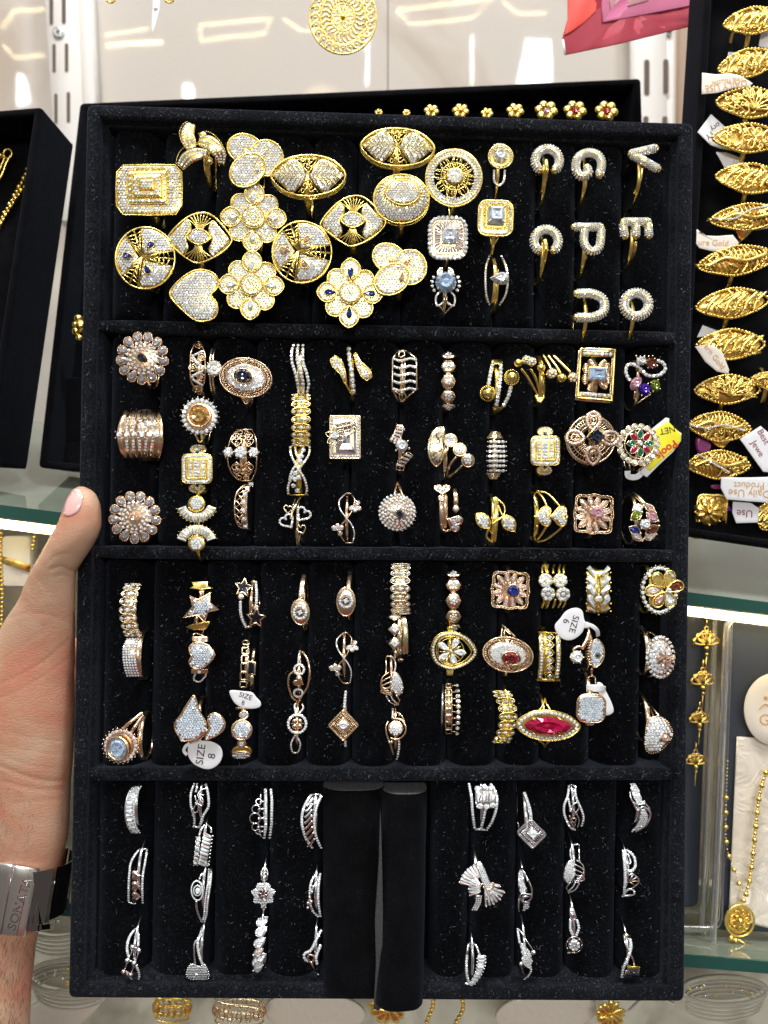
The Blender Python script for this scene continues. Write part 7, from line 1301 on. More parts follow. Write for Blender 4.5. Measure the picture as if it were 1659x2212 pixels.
# D3
t = ND('triple_rail_ring', 'silver ring of three pave rails joined by a block of upright baguettes', 'D3', 625, 345, 240, sx=-20)
t.pw(sm([(495, 125), (520, 260), (530, 400), (550, 560)], 6), 18, 25); t.pw(sm([(700, 130), (755, 230), (758, 350), (720, 480), (670, 560)], 6), 18, 25); t.pw(sm([(655, 370), (635, 460), (610, 560)], 5), 18, 25); t.pw([(550, 565), (680, 572)], 15, 24)
for i in range(6): t.bg(578 + i * 30, 250, 96, 27, 90, 1, 'wp' if i % 2 else 'w', 4, 5)
for x, y in ((575, 175), (640, 158), (700, 175), (600, 340), (660, 345), (718, 332)): t.sts([(x, y)], 30, 4, ht=.6)
t.pl(rrect(650, 250, 190, 200, 30), 5, 0); t.wr([(560, 300), (575, 360), (735, 355)], 7, 3)
t = N('bow_fan_ring', 'silver ring shaped like a bow of layered baguette fans', 'D3', 620, 1090, 48, 'S', sh=False); t.surf = lambda u, v: -.003 * v * v; t.sh(570, 1090, 54, 5)
def fanb(cx, cy, r0, r1, a0, a1, n, w=3):
    for i in range(n): a = math.radians(lerp(a0, a1, (i + .5) / n)); rm = (r0 + r1) / 2; t.bg(cx + rm * math.cos(a), cy + rm * math.sin(a), r1 - r0, abs(math.radians(a1 - a0)) / n * rm * .95, math.degrees(a), .75, 'w' if i % 3 else 'wp', w, 4); t.ball(cx + (r1 + 5) * math.cos(a), cy + (r1 + 5) * math.sin(a), 7, w + 1, 'prong') if i % 2 == 0 else None
fanb(640, 1120, 110, 240, 190, 250, 7, 2); fanb(640, 1120, 40, 150, 150, 235, 7, 5); fanb(640, 1090, 60, 200, 15, 90, 7, 2); fanb(640, 1060, 50, 150, 5, 90, 5, 5)
C = sm([(570, 860), (615, 950), (650, 1040), (680, 1100)], 5); t.st(C, [30, 60, 74, 70], 4, 7); [t.ro([(c[0] + d, c[1]) for c in C[2:]], 18, 9, 7.6) for d in (-18, 0, 18)]; C = sm([(590, 1190), (580, 1260), (545, 1330)], 5); t.st(C, [70, 66, 50], 4, 2); [t.ro([(c[0] + d, c[1]) for c in C], 18, 9, 2.6) for d in (-20, 0, 20)]
t.wr(circ(675, 1075, 52, 40, 14, -40, 160), 8, 9, m='G'); t.wr(sm([(500, 1120), (560, 1080), (640, 1070)], 4), 7, 6)
t = ND('baguette_rail_ring', 'silver ring with one pave rail and one curved rail of baguettes, bottom of its column', 'D3', 540, 1840, 236, sx=-30)
t.pw(sm([(478, 1750), (472, 1860), (480, 1960), (500, 2030)], 5), 17, 23); t.wr([(510, 1605, -6), (490, 1660), (475, 1755)], 14); t.wr(sm([(510, 1605, -6), (560, 1660), (598, 1755)], 4), 14)
for i in range(10): f = i / 9; x = 612 - 105 * f ** 2.4; y = lerp(1770, 2040, f); t.bg(x, y, 66, 26, -4 - 26 * f, 1, 'w', 2, 4); t.ball(x + 42, y - 8 - 8 * f, 9, 3, 'prong'); t.ball(x - 40, y + 12 + 8 * f, 8, 3, 'prong')
t.pw([(425, 2050), (470, 2030), (540, 2045)], 14, 22)
t = N('square_lattice_ring', 'silver square lattice ring head hanging on a pave stem', 'D3', 1090, 608, 50, 'S', sh=False); t.surf = lambda u, v: u * .12; t.sh(1040, 520, 54, 4)
O = rrect(1090, 608, 205, 185, 20, 45, 3); t.wr(O, 9, 2, True, 'setting'); t.wr(O, 9, -4, True, 'setting')
for i in range(-4, 5):
    for sg in (0, 90): p = rot((1090 + i * 19, 608 - 88), (1090, 608), 45 + sg); q = rot((1090 + i * 19, 608 + 88), (1090, 608), 45 + sg); t.wr([p, (lerp(p[0], q[0], .27), lerp(p[1], q[1], .27))], 4.5, 1); t.wr([(lerp(p[0], q[0], .73), lerp(p[1], q[1], .73)), q], 4.5, 1)
t.wr(rrect(1090, 608, 90, 90, 10, 45, 3), 10, 2, True); t.gm(circ(1098, 602, 42, 42, 24), 'w', 9, 3); prong4(t, 1098, 602, 46, 9, 5, 0); t.pw(sm([(1018, 215, -18), (1050, 300, -8), (1078, 400, -2), (1082, 470)], 5), 20, 24)
t = ND('halfmoon_loop_ring', 'silver ring with a pave wedge and a plain loop holding a lens shape', 'D3', 1020, 1133, 222, sx=-30)
B = [(960, 1000), (975, 925), (1000, 960), (1020, 1060), (1052, 1160), (980, 1170), (962, 1100)]; t.pl(B, 4, 0); t.pv(B, 20, 9.5, .8, ins=.3)
t.wr(sm([(990, 925), (1050, 1030), (1090, 1130), (1080, 1220), (1020, 1250), (975, 1210), (1000, 1170), (1080, 1180)], 6), 9, 2); t.pl(marq(1030, 1202, 44, 17, -5, 8), 5, 4, lv=(1, .6), bev=3); t.ball(1052, 1040, 16, 3); B = [(1020, 1260), (1075, 1260), (1060, 1320), (1000, 1345)]; t.pl(B, 4, 0); t.pv(B, 20, 9.5, .8, ins=.3); t.wr([(970, 1220), (965, 1310), (975, 1335)], 9)
t = ND('vine_leaf_ring', 'silver ring with a pave leaf between two ball-tipped wires', 'D3', 1035, 1742, 262, sx=-40)
B = [(975, 1640), (1010, 1650), (1075, 1720), (1100, 1800), (1090, 1880), (1040, 1860), (1000, 1780)]; t.pl(B, 4, 0); t.pv(B, 20, 9.5, .8, ins=.3); t.pw(sm([(955, 1500), (965, 1570), (975, 1640)], 4), 15, 20); t.pw(sm([(1000, 1780), (1030, 1850), (1085, 1890), (1060, 1950), (1015, 1988)], 5), 13, 20)
t.wr(sm([(970, 1500), (1030, 1600), (1095, 1695)], 4), 7, 1); t.ball(1105, 1718, 25, 4, 'ball_bud'); t.ball(985, 1828, 24, 4, 'ball_bud'); t.wr(sm([(985, 1850), (1010, 1920), (1015, 1960)], 4), 8, 0, m='R2')
# D4
t = ND('interlaced_loop_ring', 'silver pave ring with interlaced plain loops at its lower end', 'D4', 382, 358, 220)
t.pw(sm([(335, 150), (325, 250), (292, 340), (295, 430), (345, 540), (400, 572)], 6), 15, 22); t.pw(sm([(395, 150), (405, 260), (455, 380), (475, 460), (455, 540)], 6), 14, 22); t.pw(sm([(330, 270), (350, 370), (350, 400)], 4), 13, 21); t.wr([(335, 147), (398, 147)], 10)
for P in ([(365, 400), (370, 340), (410, 310), (430, 360), (390, 420), (345, 500)], [(355, 370), (400, 410), (430, 470), (420, 540)], [(340, 430), (360, 500), (380, 540)], [(335, 515), (365, 490), (395, 520), (370, 545)], [(370, 460), (400, 460), (395, 500)]): t.wr(sm(P, 5), 8, 2, m='S' if P[0][1] < 420 else 'R2')
leafswirl('silver swirl ring with a pave leaf and plain veins, second down in its column', 'D4', lambda x, y: (388 - x * .95, 935 + y), 'S')
t = ND('halo_drop_ring', 'silver split-shank ring with a round pave cluster at its lower end', 'D4', 385, 1497, 245)
cluster(t, 385, 1655, 62, 18, 4, n=8); t.sts([(385 + 28 * math.cos(i), 1655 + 28 * math.sin(i)) for i in range(6)], 14, 5); t.rim(circ(385, 1655, 76, 76), 6, 2, m='R2'); t.pw(sm([(350, 1420), (350, 1510), (375, 1575)], 5), 16, 22); t.pw(sm([(412, 1420), (430, 1500), (405, 1575)], 5), 16, 22); t.st([(345, 1260), (365, 1320), (382, 1410)], [12, 50, 70], 4, 0); [t.ball(385 + 72 * math.cos(i * .9), 1655 + 72 * math.sin(i * .9), 8, 3, 'prong') for i in range(7)]; t.pw([(320, 1735), (400, 1730)], 9, 16)
t = ND('crescent_leaf_ring', 'silver ring of two pave crescents framed by plain wire, top right of the lowest compartment', 'D4', 1010, 355, 245, sx=-100)
def cresc(P, wds, sp=19):
    C = sm(P, 5); n = len(C) - 1; wd = [lerp(wds[int(i / n * (len(wds) - 1) * .999)], wds[min(len(wds) - 1, int(i / n * (len(wds) - 1) * .999) + 1)], (i / n * (len(wds) - 1) * .999) % 1) for i in range(n + 1)]; t.st(C, wd, 4, 0)
    E = [[], []]
    for i, c in enumerate(C):
        a, b = C[max(0, i - 1)], C[min(n, i + 1)]; l = math.hypot(b[0] - a[0], b[1] - a[1]) or 1
        for q, sg in enumerate((1, -1)): E[q].append((c[0] - sg * (b[1] - a[1]) / l * wd[i] / 2, c[1] + sg * (b[0] - a[0]) / l * wd[i] / 2))
    t.pv(E[0] + E[1][::-1], sp, sp * .46, .7, ins=.3)
cresc([(940, 120), (965, 200), (995, 280), (1020, 330)], [50, 80, 76, 30]); cresc([(1040, 375), (1045, 450), (1010, 530), (925, 592)], [50, 92, 70, 8])
t.wr(sm([(910, 205), (930, 290), (985, 330), (1050, 315), (1045, 290)], 5), 10, 1); t.wr(sm([(940, 300), (985, 390), (1030, 350), (1085, 380), (1108, 430), (1070, 520), (960, 590)], 5), 10, 1); t.wr(sm([(1030, 300), (1085, 350), (1105, 400)], 4), 9, 1)
t = ND('side_crown_ring', 'silver pave ring with hooked curls and a small openwork heart on its right side', 'D4', 900, 980, 232, sx=-20)
t.pw([(850, 760), (865, 900), (870, 1050), (855, 1190)], 19, 23); t.pw(sm([(880, 755), (950, 820), (965, 910), (930, 960), (890, 960)], 5), 17, 23); t.wr(sm([(890, 790), (915, 850), (915, 890), (890, 885)], 4), 8, 1); t.wr(sm([(900, 1000), (940, 985), (1000, 1050), (940, 1115), (895, 1125)], 4), 8, 2); [t.wr([(905, 1055), (x, y)], 7, 2, m='R' if y > 1040 else 'S') for x, y in ((940, 990), (985, 1010), (1000, 1050), (960, 1095))]; t.pw(sm([(860, 1180), (900, 1135), (950, 1145), (945, 1185), (835, 1200)], 4), 12, 19)  # lower spokes in rose metal, a red reflection put into their colour
t = ND('square_box_ring', 'silver twisted ring ending in a small square gilt box, bottom right of the tray', 'D4', 910, 1745, 232, sx=-60)
t.pw(sm([(915, 1600), (925, 1680), (895, 1780), (850, 1880), (835, 1970)], 6), 18, 22); t.wr(sm([(860, 1580), (875, 1660), (915, 1740), (945, 1800), (955, 1850)], 5), 9, 0); t.st([(850, 1550), (885, 1590)], 60, 4, 0, m='G'); t.pl(rrect(945, 1900, 118, 92, 8, 3, 2), 10, 5, 'box', 'S'); t.pl([(885, 1850), (1000, 1848), (1003, 1872), (882, 1875)], 6, 7, 'box', 'Y')
for a in range(4): t.wr(marq(942 + 28 * math.cos(.785 + 1.57 * a), 1905 + 20 * math.sin(.785 + 1.57 * a), 22, 11, 35 if a % 2 == 0 else -35, 5), 4, 5.6, True, 'openwork', 'n')
t.ball(942, 1905, 9, 6, m='S'); t.wr([(835, 1970), (870, 1950), (880, 1900)], 9, 0)
# ================================================================ jewellery and goods behind the held tray
GR = 'large gold filigree rings in the right tray'
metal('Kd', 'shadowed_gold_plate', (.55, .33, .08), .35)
BR = random.Random(21)
def filig(label, crop, cx, cy, L_, Wd, r, style=0, H=-265, stones=None, met='K'):
    t = N('filigree_ring', label, crop, cx, cy, H, met, sh=False); t.surf = lambda u, v: 16 - .0016 * u * u - .006 * v * v; t.sh(cx - 10, cy + 20, 46, 5); f = lambda x, y: rot((cx + x * L_, cy + y * Wd), (cx, cy), r)
    O = [p[:2] for p in sm([f(*p) for p in ((-1, .05), (-.72, -.5), (-.3, -.86), (.1, -1), (.55, -.75), (.85, -.4), (1, 0), (.8, .45), (.35, .85), (-.1, 1), (-.5, .75), (-.85, .45))], 4, True)]
    t.wr(O, Wd * .07, 0, True, 'setting'); t.bd(O, Wd * .24, Wd * .12, 1, True, 'border_bead')
    if style == 0:   # flowing leaves
        for i in range(6): x = -.75 + .26 * i; t.wr(sm([f(x, .55), f(x + .12, 0), f(x + .42, -.6)], 5), Wd * (.09 if i % 2 else .13), 2, flat=.7)
        for i in range(14): x, y = BR.uniform(-.7, .7), BR.uniform(-.55, .55); p = f(x, y); t.wr(circ(p[0], p[1], Wd * .16, Wd * .12, 9, BR.uniform(0, 360), BR.uniform(400, 600)), Wd * .045, 1)
        for i in range(7): p = f(BR.uniform(-.6, .8), BR.uniform(-.5, .6)); t.pl(pear(p[0], p[1], Wd * .28, Wd * .17, BR.uniform(0, 360), 12), 3, 3, 'leaf', lv=(1, .6), bev=2)
    elif style == 1:   # lattice
        for i in range(16):
            x = -.95 + .125 * i; y = (1 - x * x) * .92; t.wr([f(x - .12, -y), f(x + .16, y)], Wd * .035, 1); t.wr([f(x + .12, -y), f(x - .16, y)], Wd * .035, 1)
        t.wr(sm([f(-.8, .2), f(-.3, -.25), f(.2, .1), f(.75, -.2)], 6), Wd * .14, 3, flat=.6)
    elif style == 2:   # flower and crescents
        for a in range(6): p = f(.15, 0); t.wr(pear(p[0] + Wd * .42 * math.cos(a * 1.047), p[1] + Wd * .42 * math.sin(a * 1.047), Wd * .36, Wd * .24, a * 60 + 180, 12), Wd * .07, 2, True)
        for sg in (-1, 1): p = f(sg * .52 + .1, 0); t.wr(circ(p[0], p[1], Wd * .62, Wd * .62, 14, 90 if sg > 0 else -90, 270 if sg > 0 else 90), Wd * .1, 2)
        p = f(-.72, .02); t.wr(heart(p[0], p[1], Wd * .34, 90, 18), Wd * .07, 2, True)
        for i in range(50): p = f(BR.uniform(-.85, .85), BR.uniform(-.6, .6)); t.ball(p[0], p[1], Wd * .05, 0, 'granule', n=5, k=4)
    else:   # peacock feathers
        for i in range(9): a = math.radians(200 + 20 * i); t.wr(sm([f(.1, .45), f(.1 + .25 * math.cos(a), .4 + .6 * math.sin(a)), f(.1 + .62 * math.cos(a), .35 + 1.1 * math.sin(a))], 4), Wd * .06, 2); p = f(.1 + .60 * math.cos(a), .30 + 1.0 * math.sin(a)); t.wr(pear(p[0], p[1], Wd * .24, Wd * .17, math.degrees(a), 10), Wd * .06, 2, True); t.ball(p[0], p[1], Wd * .09, 2, 'granule', n=6, k=4)
        for i in range(8): p = f(BR.uniform(-.8, -.3), BR.uniform(-.4, .4)); t.wr(circ(p[0], p[1], Wd * .17, Wd * .15, 9, 0, 300), Wd * .05, 1)
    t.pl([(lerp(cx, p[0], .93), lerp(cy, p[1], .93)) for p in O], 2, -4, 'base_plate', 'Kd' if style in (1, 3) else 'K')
    for i in range(16): x, y = BR.uniform(-.85, .85), BR.uniform(-.75, .75) ; p = f(x, y * (1 - x * x) ** .5); t.wr(circ(p[0], p[1], Wd * .13, Wd * .1, 9, BR.uniform(0, 360), BR.uniform(400, 640)), Wd * .06, 2.5)
    for i in range(9): x = BR.uniform(-.8, .8); s1 = BR.choice((-1, 1)); p, q = f(x, s1 * .9 * (1 - x * x) ** .6), f(x + BR.uniform(-.2, .2), s1 * .2); t.wr(sm([p, f(x + .12, s1 * .55), q], 4), Wd * BR.uniform(.05, .09), 2)
    if stones: t.sts(along(sm([f(*p) for p in stones], 6), Wd * .15), Wd * .085, 4, ht=.7); t.wr(sm([f(*p) for p in stones], 6), Wd * .09, 2.5, flat=.5)
    return t
filig('gold filigree ring of flowing leaves at the very top of the right tray', 'R1', 740, 165, 240, 105, -6, 0)
filig('long pointed gold filigree ring above the tag reading DAILY USE', 'R1', 700, 500, 245, 110, -10, 0)
filig('gold filigree ring with a peacock feather dome, below the tag reading DAILY USE', 'R1', 720, 815, 275, 120, 4, 3)
filig('gold ring with a flower, a heart and crescents in beaded filigree', 'R1', 700, 1095, 285, 115, 3, 2)
filig('gold ring of pale leaf swirls with a honeycomb right half', 'R1', 715, 1415, 275, 118, 6, 0)
filig('gold lattice ring with two crossing rows of small white stones and a pointed shoulder', 'R1', 690, 1720, 295, 105, -4, 1, stones=[(-.95, -.05), (-.4, .1), (.1, -.5), (.8, -.7)]).pl([(575, 1775), (790, 1760), (700, 1860), (640, 1915)], 5, 0, 'shoulder', 'K')
filig('gold ring with scroll leaves on the left and honeycomb mesh at the middle', 'R1', 610, 2065, 315, 115, -7, 1)
filig('gold ring of pale wings, directly above the ring with the torn cream tag', 'R2', 560, 225, 285, 115, -5, 0)
filig('gold ring of pale wings half covered by a torn cream tag', 'R2', 545, 545, 265, 118, 0, 0)
filig('flat oval gold ring with branching vines, lower half of the right tray', 'R2', 520, 895, 255, 112, 0, 3)
filig('speckled gold ring end cut off by the photo edge in the right tray', 'R2', 860, 830, 150, 70, 10, 1)
filig('gold mesh ring crossed by a wavy band of white stones', 'R2', 460, 1185, 240, 115, 6, 1, stones=[(-1, .1), (-.4, .2), (.1, -.12), (.8, .1)]).pl([(370, 1270), (560, 1270), (480, 1370)], 5, 0, 'shoulder', 'K')
filig('gold honeycomb ring with a slanting bar of white stones', 'R2', 450, 1480, 245, 110, 2, 1, stones=[(-.7, -.7), (-.2, -.1), (.35, .55)])
filig('gold twisted rope ring cut off at the lower right photo edge', 'R2', 850, 1880, 110, 120, 30, 0)
t = N('floral_band_ring', 'squarish broad gold ring with a flower of drops, bottom left of the right tray', 'R2', 395, 1830, -250, 'K', sh=False); t.surf = lambda u, v: -.01 * v * v - .004 * u * u; t.sh(395, 1840, 60, 14)
O = rrect(395, 1835, 245, 285, 60, 4); t.pl(O, 8, 0, lv=(1, .96, .8, .6, .3)); t.rim(rrect(395, 1840, 230, 240, 40, 4), 9, 2)
for i in range(8): a = 45 * i + 20; t.pl(pear(375 + 72 * math.cos(math.radians(a)), 1850 + 72 * math.sin(math.radians(a)), 52, 34, a + 180, 14), 4, 4, 'petal', lv=(1, .6), bev=3)
t.ball(370, 1850, 24, 5); [t.ball(375 + 112 * math.cos(.785 * i), 1850 + 100 * math.sin(.785 * i), 11, 4, 'granule') for i in range(8)]
GR = None
def ptag(label, crop, P, txt, H=-240, cat='tag', mm='paper', surf=None):
    cx = sum(p[0] for p in P) / len(P); cy = sum(p[1] for p in P) / len(P); t = N('paper_tag', label, crop, cx, cy, H, mm, sh=False); t.cat = cat; t.surf = surf or (lambda u, v: .02 * v + .002 * u * v * .2)
    n = 4; P = [(lerp(P[i][0], P[(i + 1) % len(P)][0], j / n), lerp(P[i][1], P[(i + 1) % len(P)][1], j / n)) for i in range(len(P)) for j in range(n)]; t.pl(P, 1.4, 0, 'paper_tag', mm, lv=(1, .97, .7, .4), bev=.4)
    for s_, x, y, sz, a, m_ in txt: t.text(s_, x, y, sz, a, m_, .7, 'lettering')
    return t
M['paper2'] = mat('warm_paper', (.80, .74, .66), .6)
ptag('cream paper tag with upside-down words DAILY USE', 'R1', [(332, 575), (440, 588), (560, 580), (640, 600), (735, 660), (700, 690), (590, 695), (450, 735), (328, 745)], [('DAILY USE', 520, 678, 72, 172, 'goldink'), ('TIME YELLOW', 530, 638, 40, 172, 'goldink')], -248, mm='paper2')
ptag('white corner of a tag behind the long pointed filigree ring', 'R1', [(540, 412), (620, 415), (640, 440), (530, 470)], [], -285)
ptag('tilted white tag with dark letters left of the heart and crescent ring', 'R1', [(403, 903), (520, 1010), (560, 1190), (470, 1175), (400, 1150), (295, 1045)], [('ory', 435, 1005, 60, 140, 'ink'), ('TY', 392, 1070, 62, 140, 'ink')], -275)
ptag('white tag with an ochre fan pattern under the heart and crescent ring', 'R1', [(442, 1205), (520, 1205), (640, 1250), (680, 1310), (560, 1320), (510, 1330)], [('///', 600, 1275, 60, 170, 'goldink')], -280)
ptag('white tag end hanging below the topmost filigree ring', 'R1', [(800, 240), (860, 215), (900, 300), (855, 385), (780, 365)], [], -275)
ptag('cream ribbon-shaped tag reading Gold', 'R1', [(290, 1815), (350, 1865), (450, 1870), (575, 1860), (625, 1925), (560, 1975), (420, 1990), (310, 1965), (285, 1930)], [('ure Gold', 420, 1925, 66, 3, 'goldink')], -250, mm='paper2')
ptag('white sliver of tag under the two-row lattice ring', 'R1', [(720, 1790), (860, 1755), (900, 1800), (760, 1825)], [], -280)
ptag('white corner of a tag behind the half-covered wing ring', 'R2', [(330, 395), (450, 440), (400, 480), (285, 490)], [], -280)
ptag('torn cream tag lying over a pale gold ring', 'R2', [(270, 560), (400, 548), (480, 600), (535, 740), (530, 775), (440, 755), (350, 680)], [('ern Gold', 420, 640, 62, 52, 'goldink')], -215, mm='paper2')
ptag('white tag reading Best Jewellery at the right photo edge', 'R2', [(780, 1180), (840, 1230), (900, 1400), (850, 1540), (800, 1535), (620, 1280)], [('Best', 800, 1262, 70, 60, 'brnink'), ('Jewe', 755, 1355, 70, 58, 'brnink')], -245)
ptag('wide white tag with upside-down words Daily Use Product', 'R2', [(475, 1575), (640, 1580), (860, 1575), (900, 1680), (840, 1775), (690, 1765), (515, 1750), (470, 1660)], [('Daily Use', 690, 1700, 84, 182, 'goldink'), ('Product', 690, 1640, 74, 182, 'goldink')], -225)
ptag('small white tag with the upside-down word Use', 'R2', [(565, 1765), (700, 1775), (770, 1820), (760, 1930), (590, 1935), (560, 1850)], [('Use', 655, 1858, 82, 182, 'brnink')], -240)
t = ptag('dark blue foil packet beside the squarish floral ring', 'R2', [(520, 1790), (560, 1830), (600, 1965), (590, 1978), (500, 1985), (490, 1900)], [('n', 545, 1890, 50, 80, 'goldink')], -262, 'packet', 'purple'); t.name = 'foil_packet'
M['pfoil'] = mat('plum_foil', (.32, .06, .22), .25)
for lab, P in (('plum foil bead behind the wavy stone band ring', [(285, 1260), (350, 1270), (395, 1330), (370, 1385), (300, 1390), (275, 1330)]), ('plum foil scrap under the honeycomb ring', [(385, 1640), (465, 1635), (470, 1670), (400, 1668)])):
    t = N('foil_wrap', lab, 'R2', sum(p[0] for p in P) / 6, sum(p[1] for p in P) / len(P), -270, 'pfoil', sh=False); t.cat = 'foil'; t.pl([p[:2] for p in sm(P, 3, True)], 12, 4, 'foil_wrap', 'pfoil', lv=(1, .9, .6, .3), bev=5)
# rear tray earrings peeping over the rim of the held tray
GR = 'small gold flower studs in the rear tray'
for i, (x, y, s_, c_) in enumerate(((1310, 240, 26, 'r'), (1242, 239, 26, 'r'), (1180, 239, 26, 'pk'), (1113, 240, 20, None), (1052, 245, 14, None), (995, 240, 19, None), (932, 240, 17, None), (878, 244, 9, None), (818, 243, 9, None))):
    t = N('flower_stud', ('gold flower stud with a red centre, %s of the rear tray studs' % ('rightmost', 'second')[i] if c_ == 'r' else 'gold flower stud with a pink centre in the rear tray') if c_ else ['', '', '', 'plain gold flower stud next to the pink-centred one', 'low dull gold stud between two bright plain studs', 'bright plain gold stud left of the low dull one', 'fifth gold stud from the left-hand pair end of the rear tray', 'tiny gold glint second from the left in the rear tray', 'tiny gold glint furthest left in the rear tray'][i], 'F', x, y, -560, 'K', sh=False); t.cat = 'ear stud'
    for q in range(6): a = 60 * q + 10; t.ball(x + s_ * .62 * math.cos(math.radians(a)), y + s_ * .5 * math.sin(math.radians(a)), s_ * .36, 0, 'petal', n=10, k=6, sq=.6)
    if c_: t.gm(circ(x, y + s_ * .15, s_ * .27, s_ * .27, 12), c_, 4, 6)
    else: t.ball(x, y, s_ * .3, 3, 'centre')
GR = None
t = N('gold_ornament', 'bright gold ornament edge showing left of the held tray rim', 'F', 168, 705, -480, 'K', sh=False); t.cat = 'ornament'
for x, y, r_ in ((170, 688, 9), (164, 702, 8), (166, 716, 10), (172, 730, 8), (176, 705, 14)): t.ball(x, y, r_, 0, 'ornament')
t = N('velvet_block', 'small black velvet block inside the rear tray at its lower left', 'F', 168, 900, -560, 'V', sh=False); t.cat = 'display block'; t.pl([(142, 815), (220, 815), (220, 975), (142, 985)], 40, 0, 'velvet_block', 'V2', lv=(1, .97))
# left box contents
def chain(nm, label, P, r, H, sp=2.05, m='K', cat='necklace', sq=1):
    t = N(nm, label, 'F', P[0][0], P[0][1], H, m, sh=False); t.cat = cat; C = sm(P, 8)
    for i, p in enumerate(along([c[:2] for c in C], r * sp)): t.ball(p[0], p[1], r * (1 if i % 2 else .78), (i % 2) * r * .3, 'bead', m, 8, 5)
    return t
chain('bead_chain', 'outer strand of gold beads in the left velvet box', [(66, 352), (50, 390), (25, 435), (0, 480), (-40, 560)], 5.2, -440)
chain('bead_chain', 'inner strand of gold beads in the left velvet box', [(56, 400), (38, 425), (15, 462), (-8, 505), (-50, 580)], 5.2, -435)
t = N('hook_earring', 'gold hook earring at the upper left of the left velvet box', 'F', 12, 340, -440, 'K', sh=False); t.cat = 'earring'; t.wr(circ(17, 332, 9, 10, 16), 2.4, 0, True); t.wr(sm([(24, 336), (14, 352), (4, 378), (-10, 400)], 5), 3); t.wr(sm([(10, 340), (2, 360), (-8, 380)], 5), 2.4); t.ball(2, 336, 7, 0)
# hanging things in front of the wall
t = N('round_pendant', 'big round gold filigree earring with spiral rays hanging at the top', 'F', 741, 38, -420, 'K', sh=False); t.cat = 'earring'; t.dome(160, 160, 6)
t.rim(circ(741, 38, 48, 58, 32), 2, 0); t.rim(circ(741, 38, 26, 30, 24), 1.6, 1); t.rim(circ(741, 38, 72, 78, 40), 2.4, -1)
for i in range(26):
    a = 6.283 * i / 26; t.wr(sm([(741 + 28 * math.cos(a), 38 + 33 * math.sin(a)), (741 + 38 * math.cos(a + .12), 38 + 45 * math.sin(a + .12)), (741 + 46 * math.cos(a - .02), 38 + 56 * math.sin(a - .02))], 3), 2.6, 0)
for i in range(24): a = 6.283 * i / 24; x, y = 741 + 60 * math.cos(a), 38 + 67 * math.sin(a); t.wr(circ(x, y, 8.5, 8, 10, math.degrees(a), math.degrees(a) + 300), 2.3, 0); t.ball(x, y, 3, 0)
for i in range(10): a = 6.283 * i / 10; t.wr(pear(741 + 13 * math.cos(a), 38 + 15 * math.sin(a), 9, 5, math.degrees(a) + 180, 10), 1.6, 1, True)
for i in range(8): a = .785 * i + .3; t.wr(circ(741 + 20 * math.cos(a), 38 + 23 * math.sin(a), 5, 5, 8, 0, 290), 1.2, 1)
t.ball(741, 38, 6, 2); t.wr([(741, -42), (741, -70)], 2)
for lab, x in (('gold earring tip hanging left of the pointed white tag', 240), ('gold earring tip hanging right of the pointed white tag', 366)):
    t = N('earring_tip', lab, 'F', x, -6, -700, 'K', sh=False); t.cat = 'earring'; t.group = 'hanging earring tips at the top'; t.wr(circ(x, -6, 9, 12, 14), 2.2, 0, True); t.ball(x, -4, 5, 0); t.ball(x - 7, 2, 3.5, 0); t.ball(x + 7, 1, 3.5, 0); t.wr([(x, -18), (x, -60)], 1.5)
t = ptag('thin pointed white tag hanging at the top left with a black mark', 'F', [(327, -60), (347, -60), (345, 20), (336, 55), (330, 73), (327, 60), (330, 10)], [('8-', 336, 22, 12, 95, 'ink')], -700, surf=lambda u, v: 0)
# banner
M['ban1'] = mat('crimson_print', (.33, .004, .025), .6); M['ban2'] = mat('orange_red_print', (.72, .05, .03), .5); M['ban3'] = mat('pink_print', (.45, .10, .2), .6); M['ban4'] = mat('mauve_print', (.45, .20, .22), .5)
t = N('paper_banner', 'crinkled red and pink paper banner hanging at the top right', 'F', 1400, 40, -520, 'ban1', sh=False); t.cat = 'banner'
t.surf = lambda u, v: 2.5 * math.sin(u * .03 + v * .02) + 1.2 * math.sin(u * .11 - v * .05)
def den(P, n=6): return [(lerp(P[i][0], P[(i + 1) % len(P)][0], j / n), lerp(P[i][1], P[(i + 1) % len(P)][1], j / n)) for i in range(len(P)) for j in range(n)]
for P, m_, w_ in (([(1228, -120), (1595, -120), (1594, 31), (1470, 62), (1340, 94), (1220, 119), (1215, 82), (1226, 40)], 'ban1', 0), ([(1231, -118), (1295, -118), (1288, 24), (1262, 50), (1236, 68), (1218, 78), (1226, 40)], 'ban2', 1.6), ([(1296, -118), (1562, -118), (1553, 2), (1300, 50)], 'ban3', 1.6), ([(1300, -116), (1470, -116), (1398, 4), (1318, 26)], 'ban4', 2.6)):
    t.pl(den(P), 1.2, w_, 'banner_sheet' if m_ == 'ban1' else 'printed_panel', m_, lv=(1, .97, .8, .6, .4, .2), bev=.3, new=True)
t.st([(1595, -120, 1), (1595, 0, 1), (1594, 31, 1)], 7, 1, 1.5, part='white_edge', m='paper'); t.st([(1216, 86, 1), (1221, 119, 1)], 4, 1, 1.5, part='white_edge', m='paper')
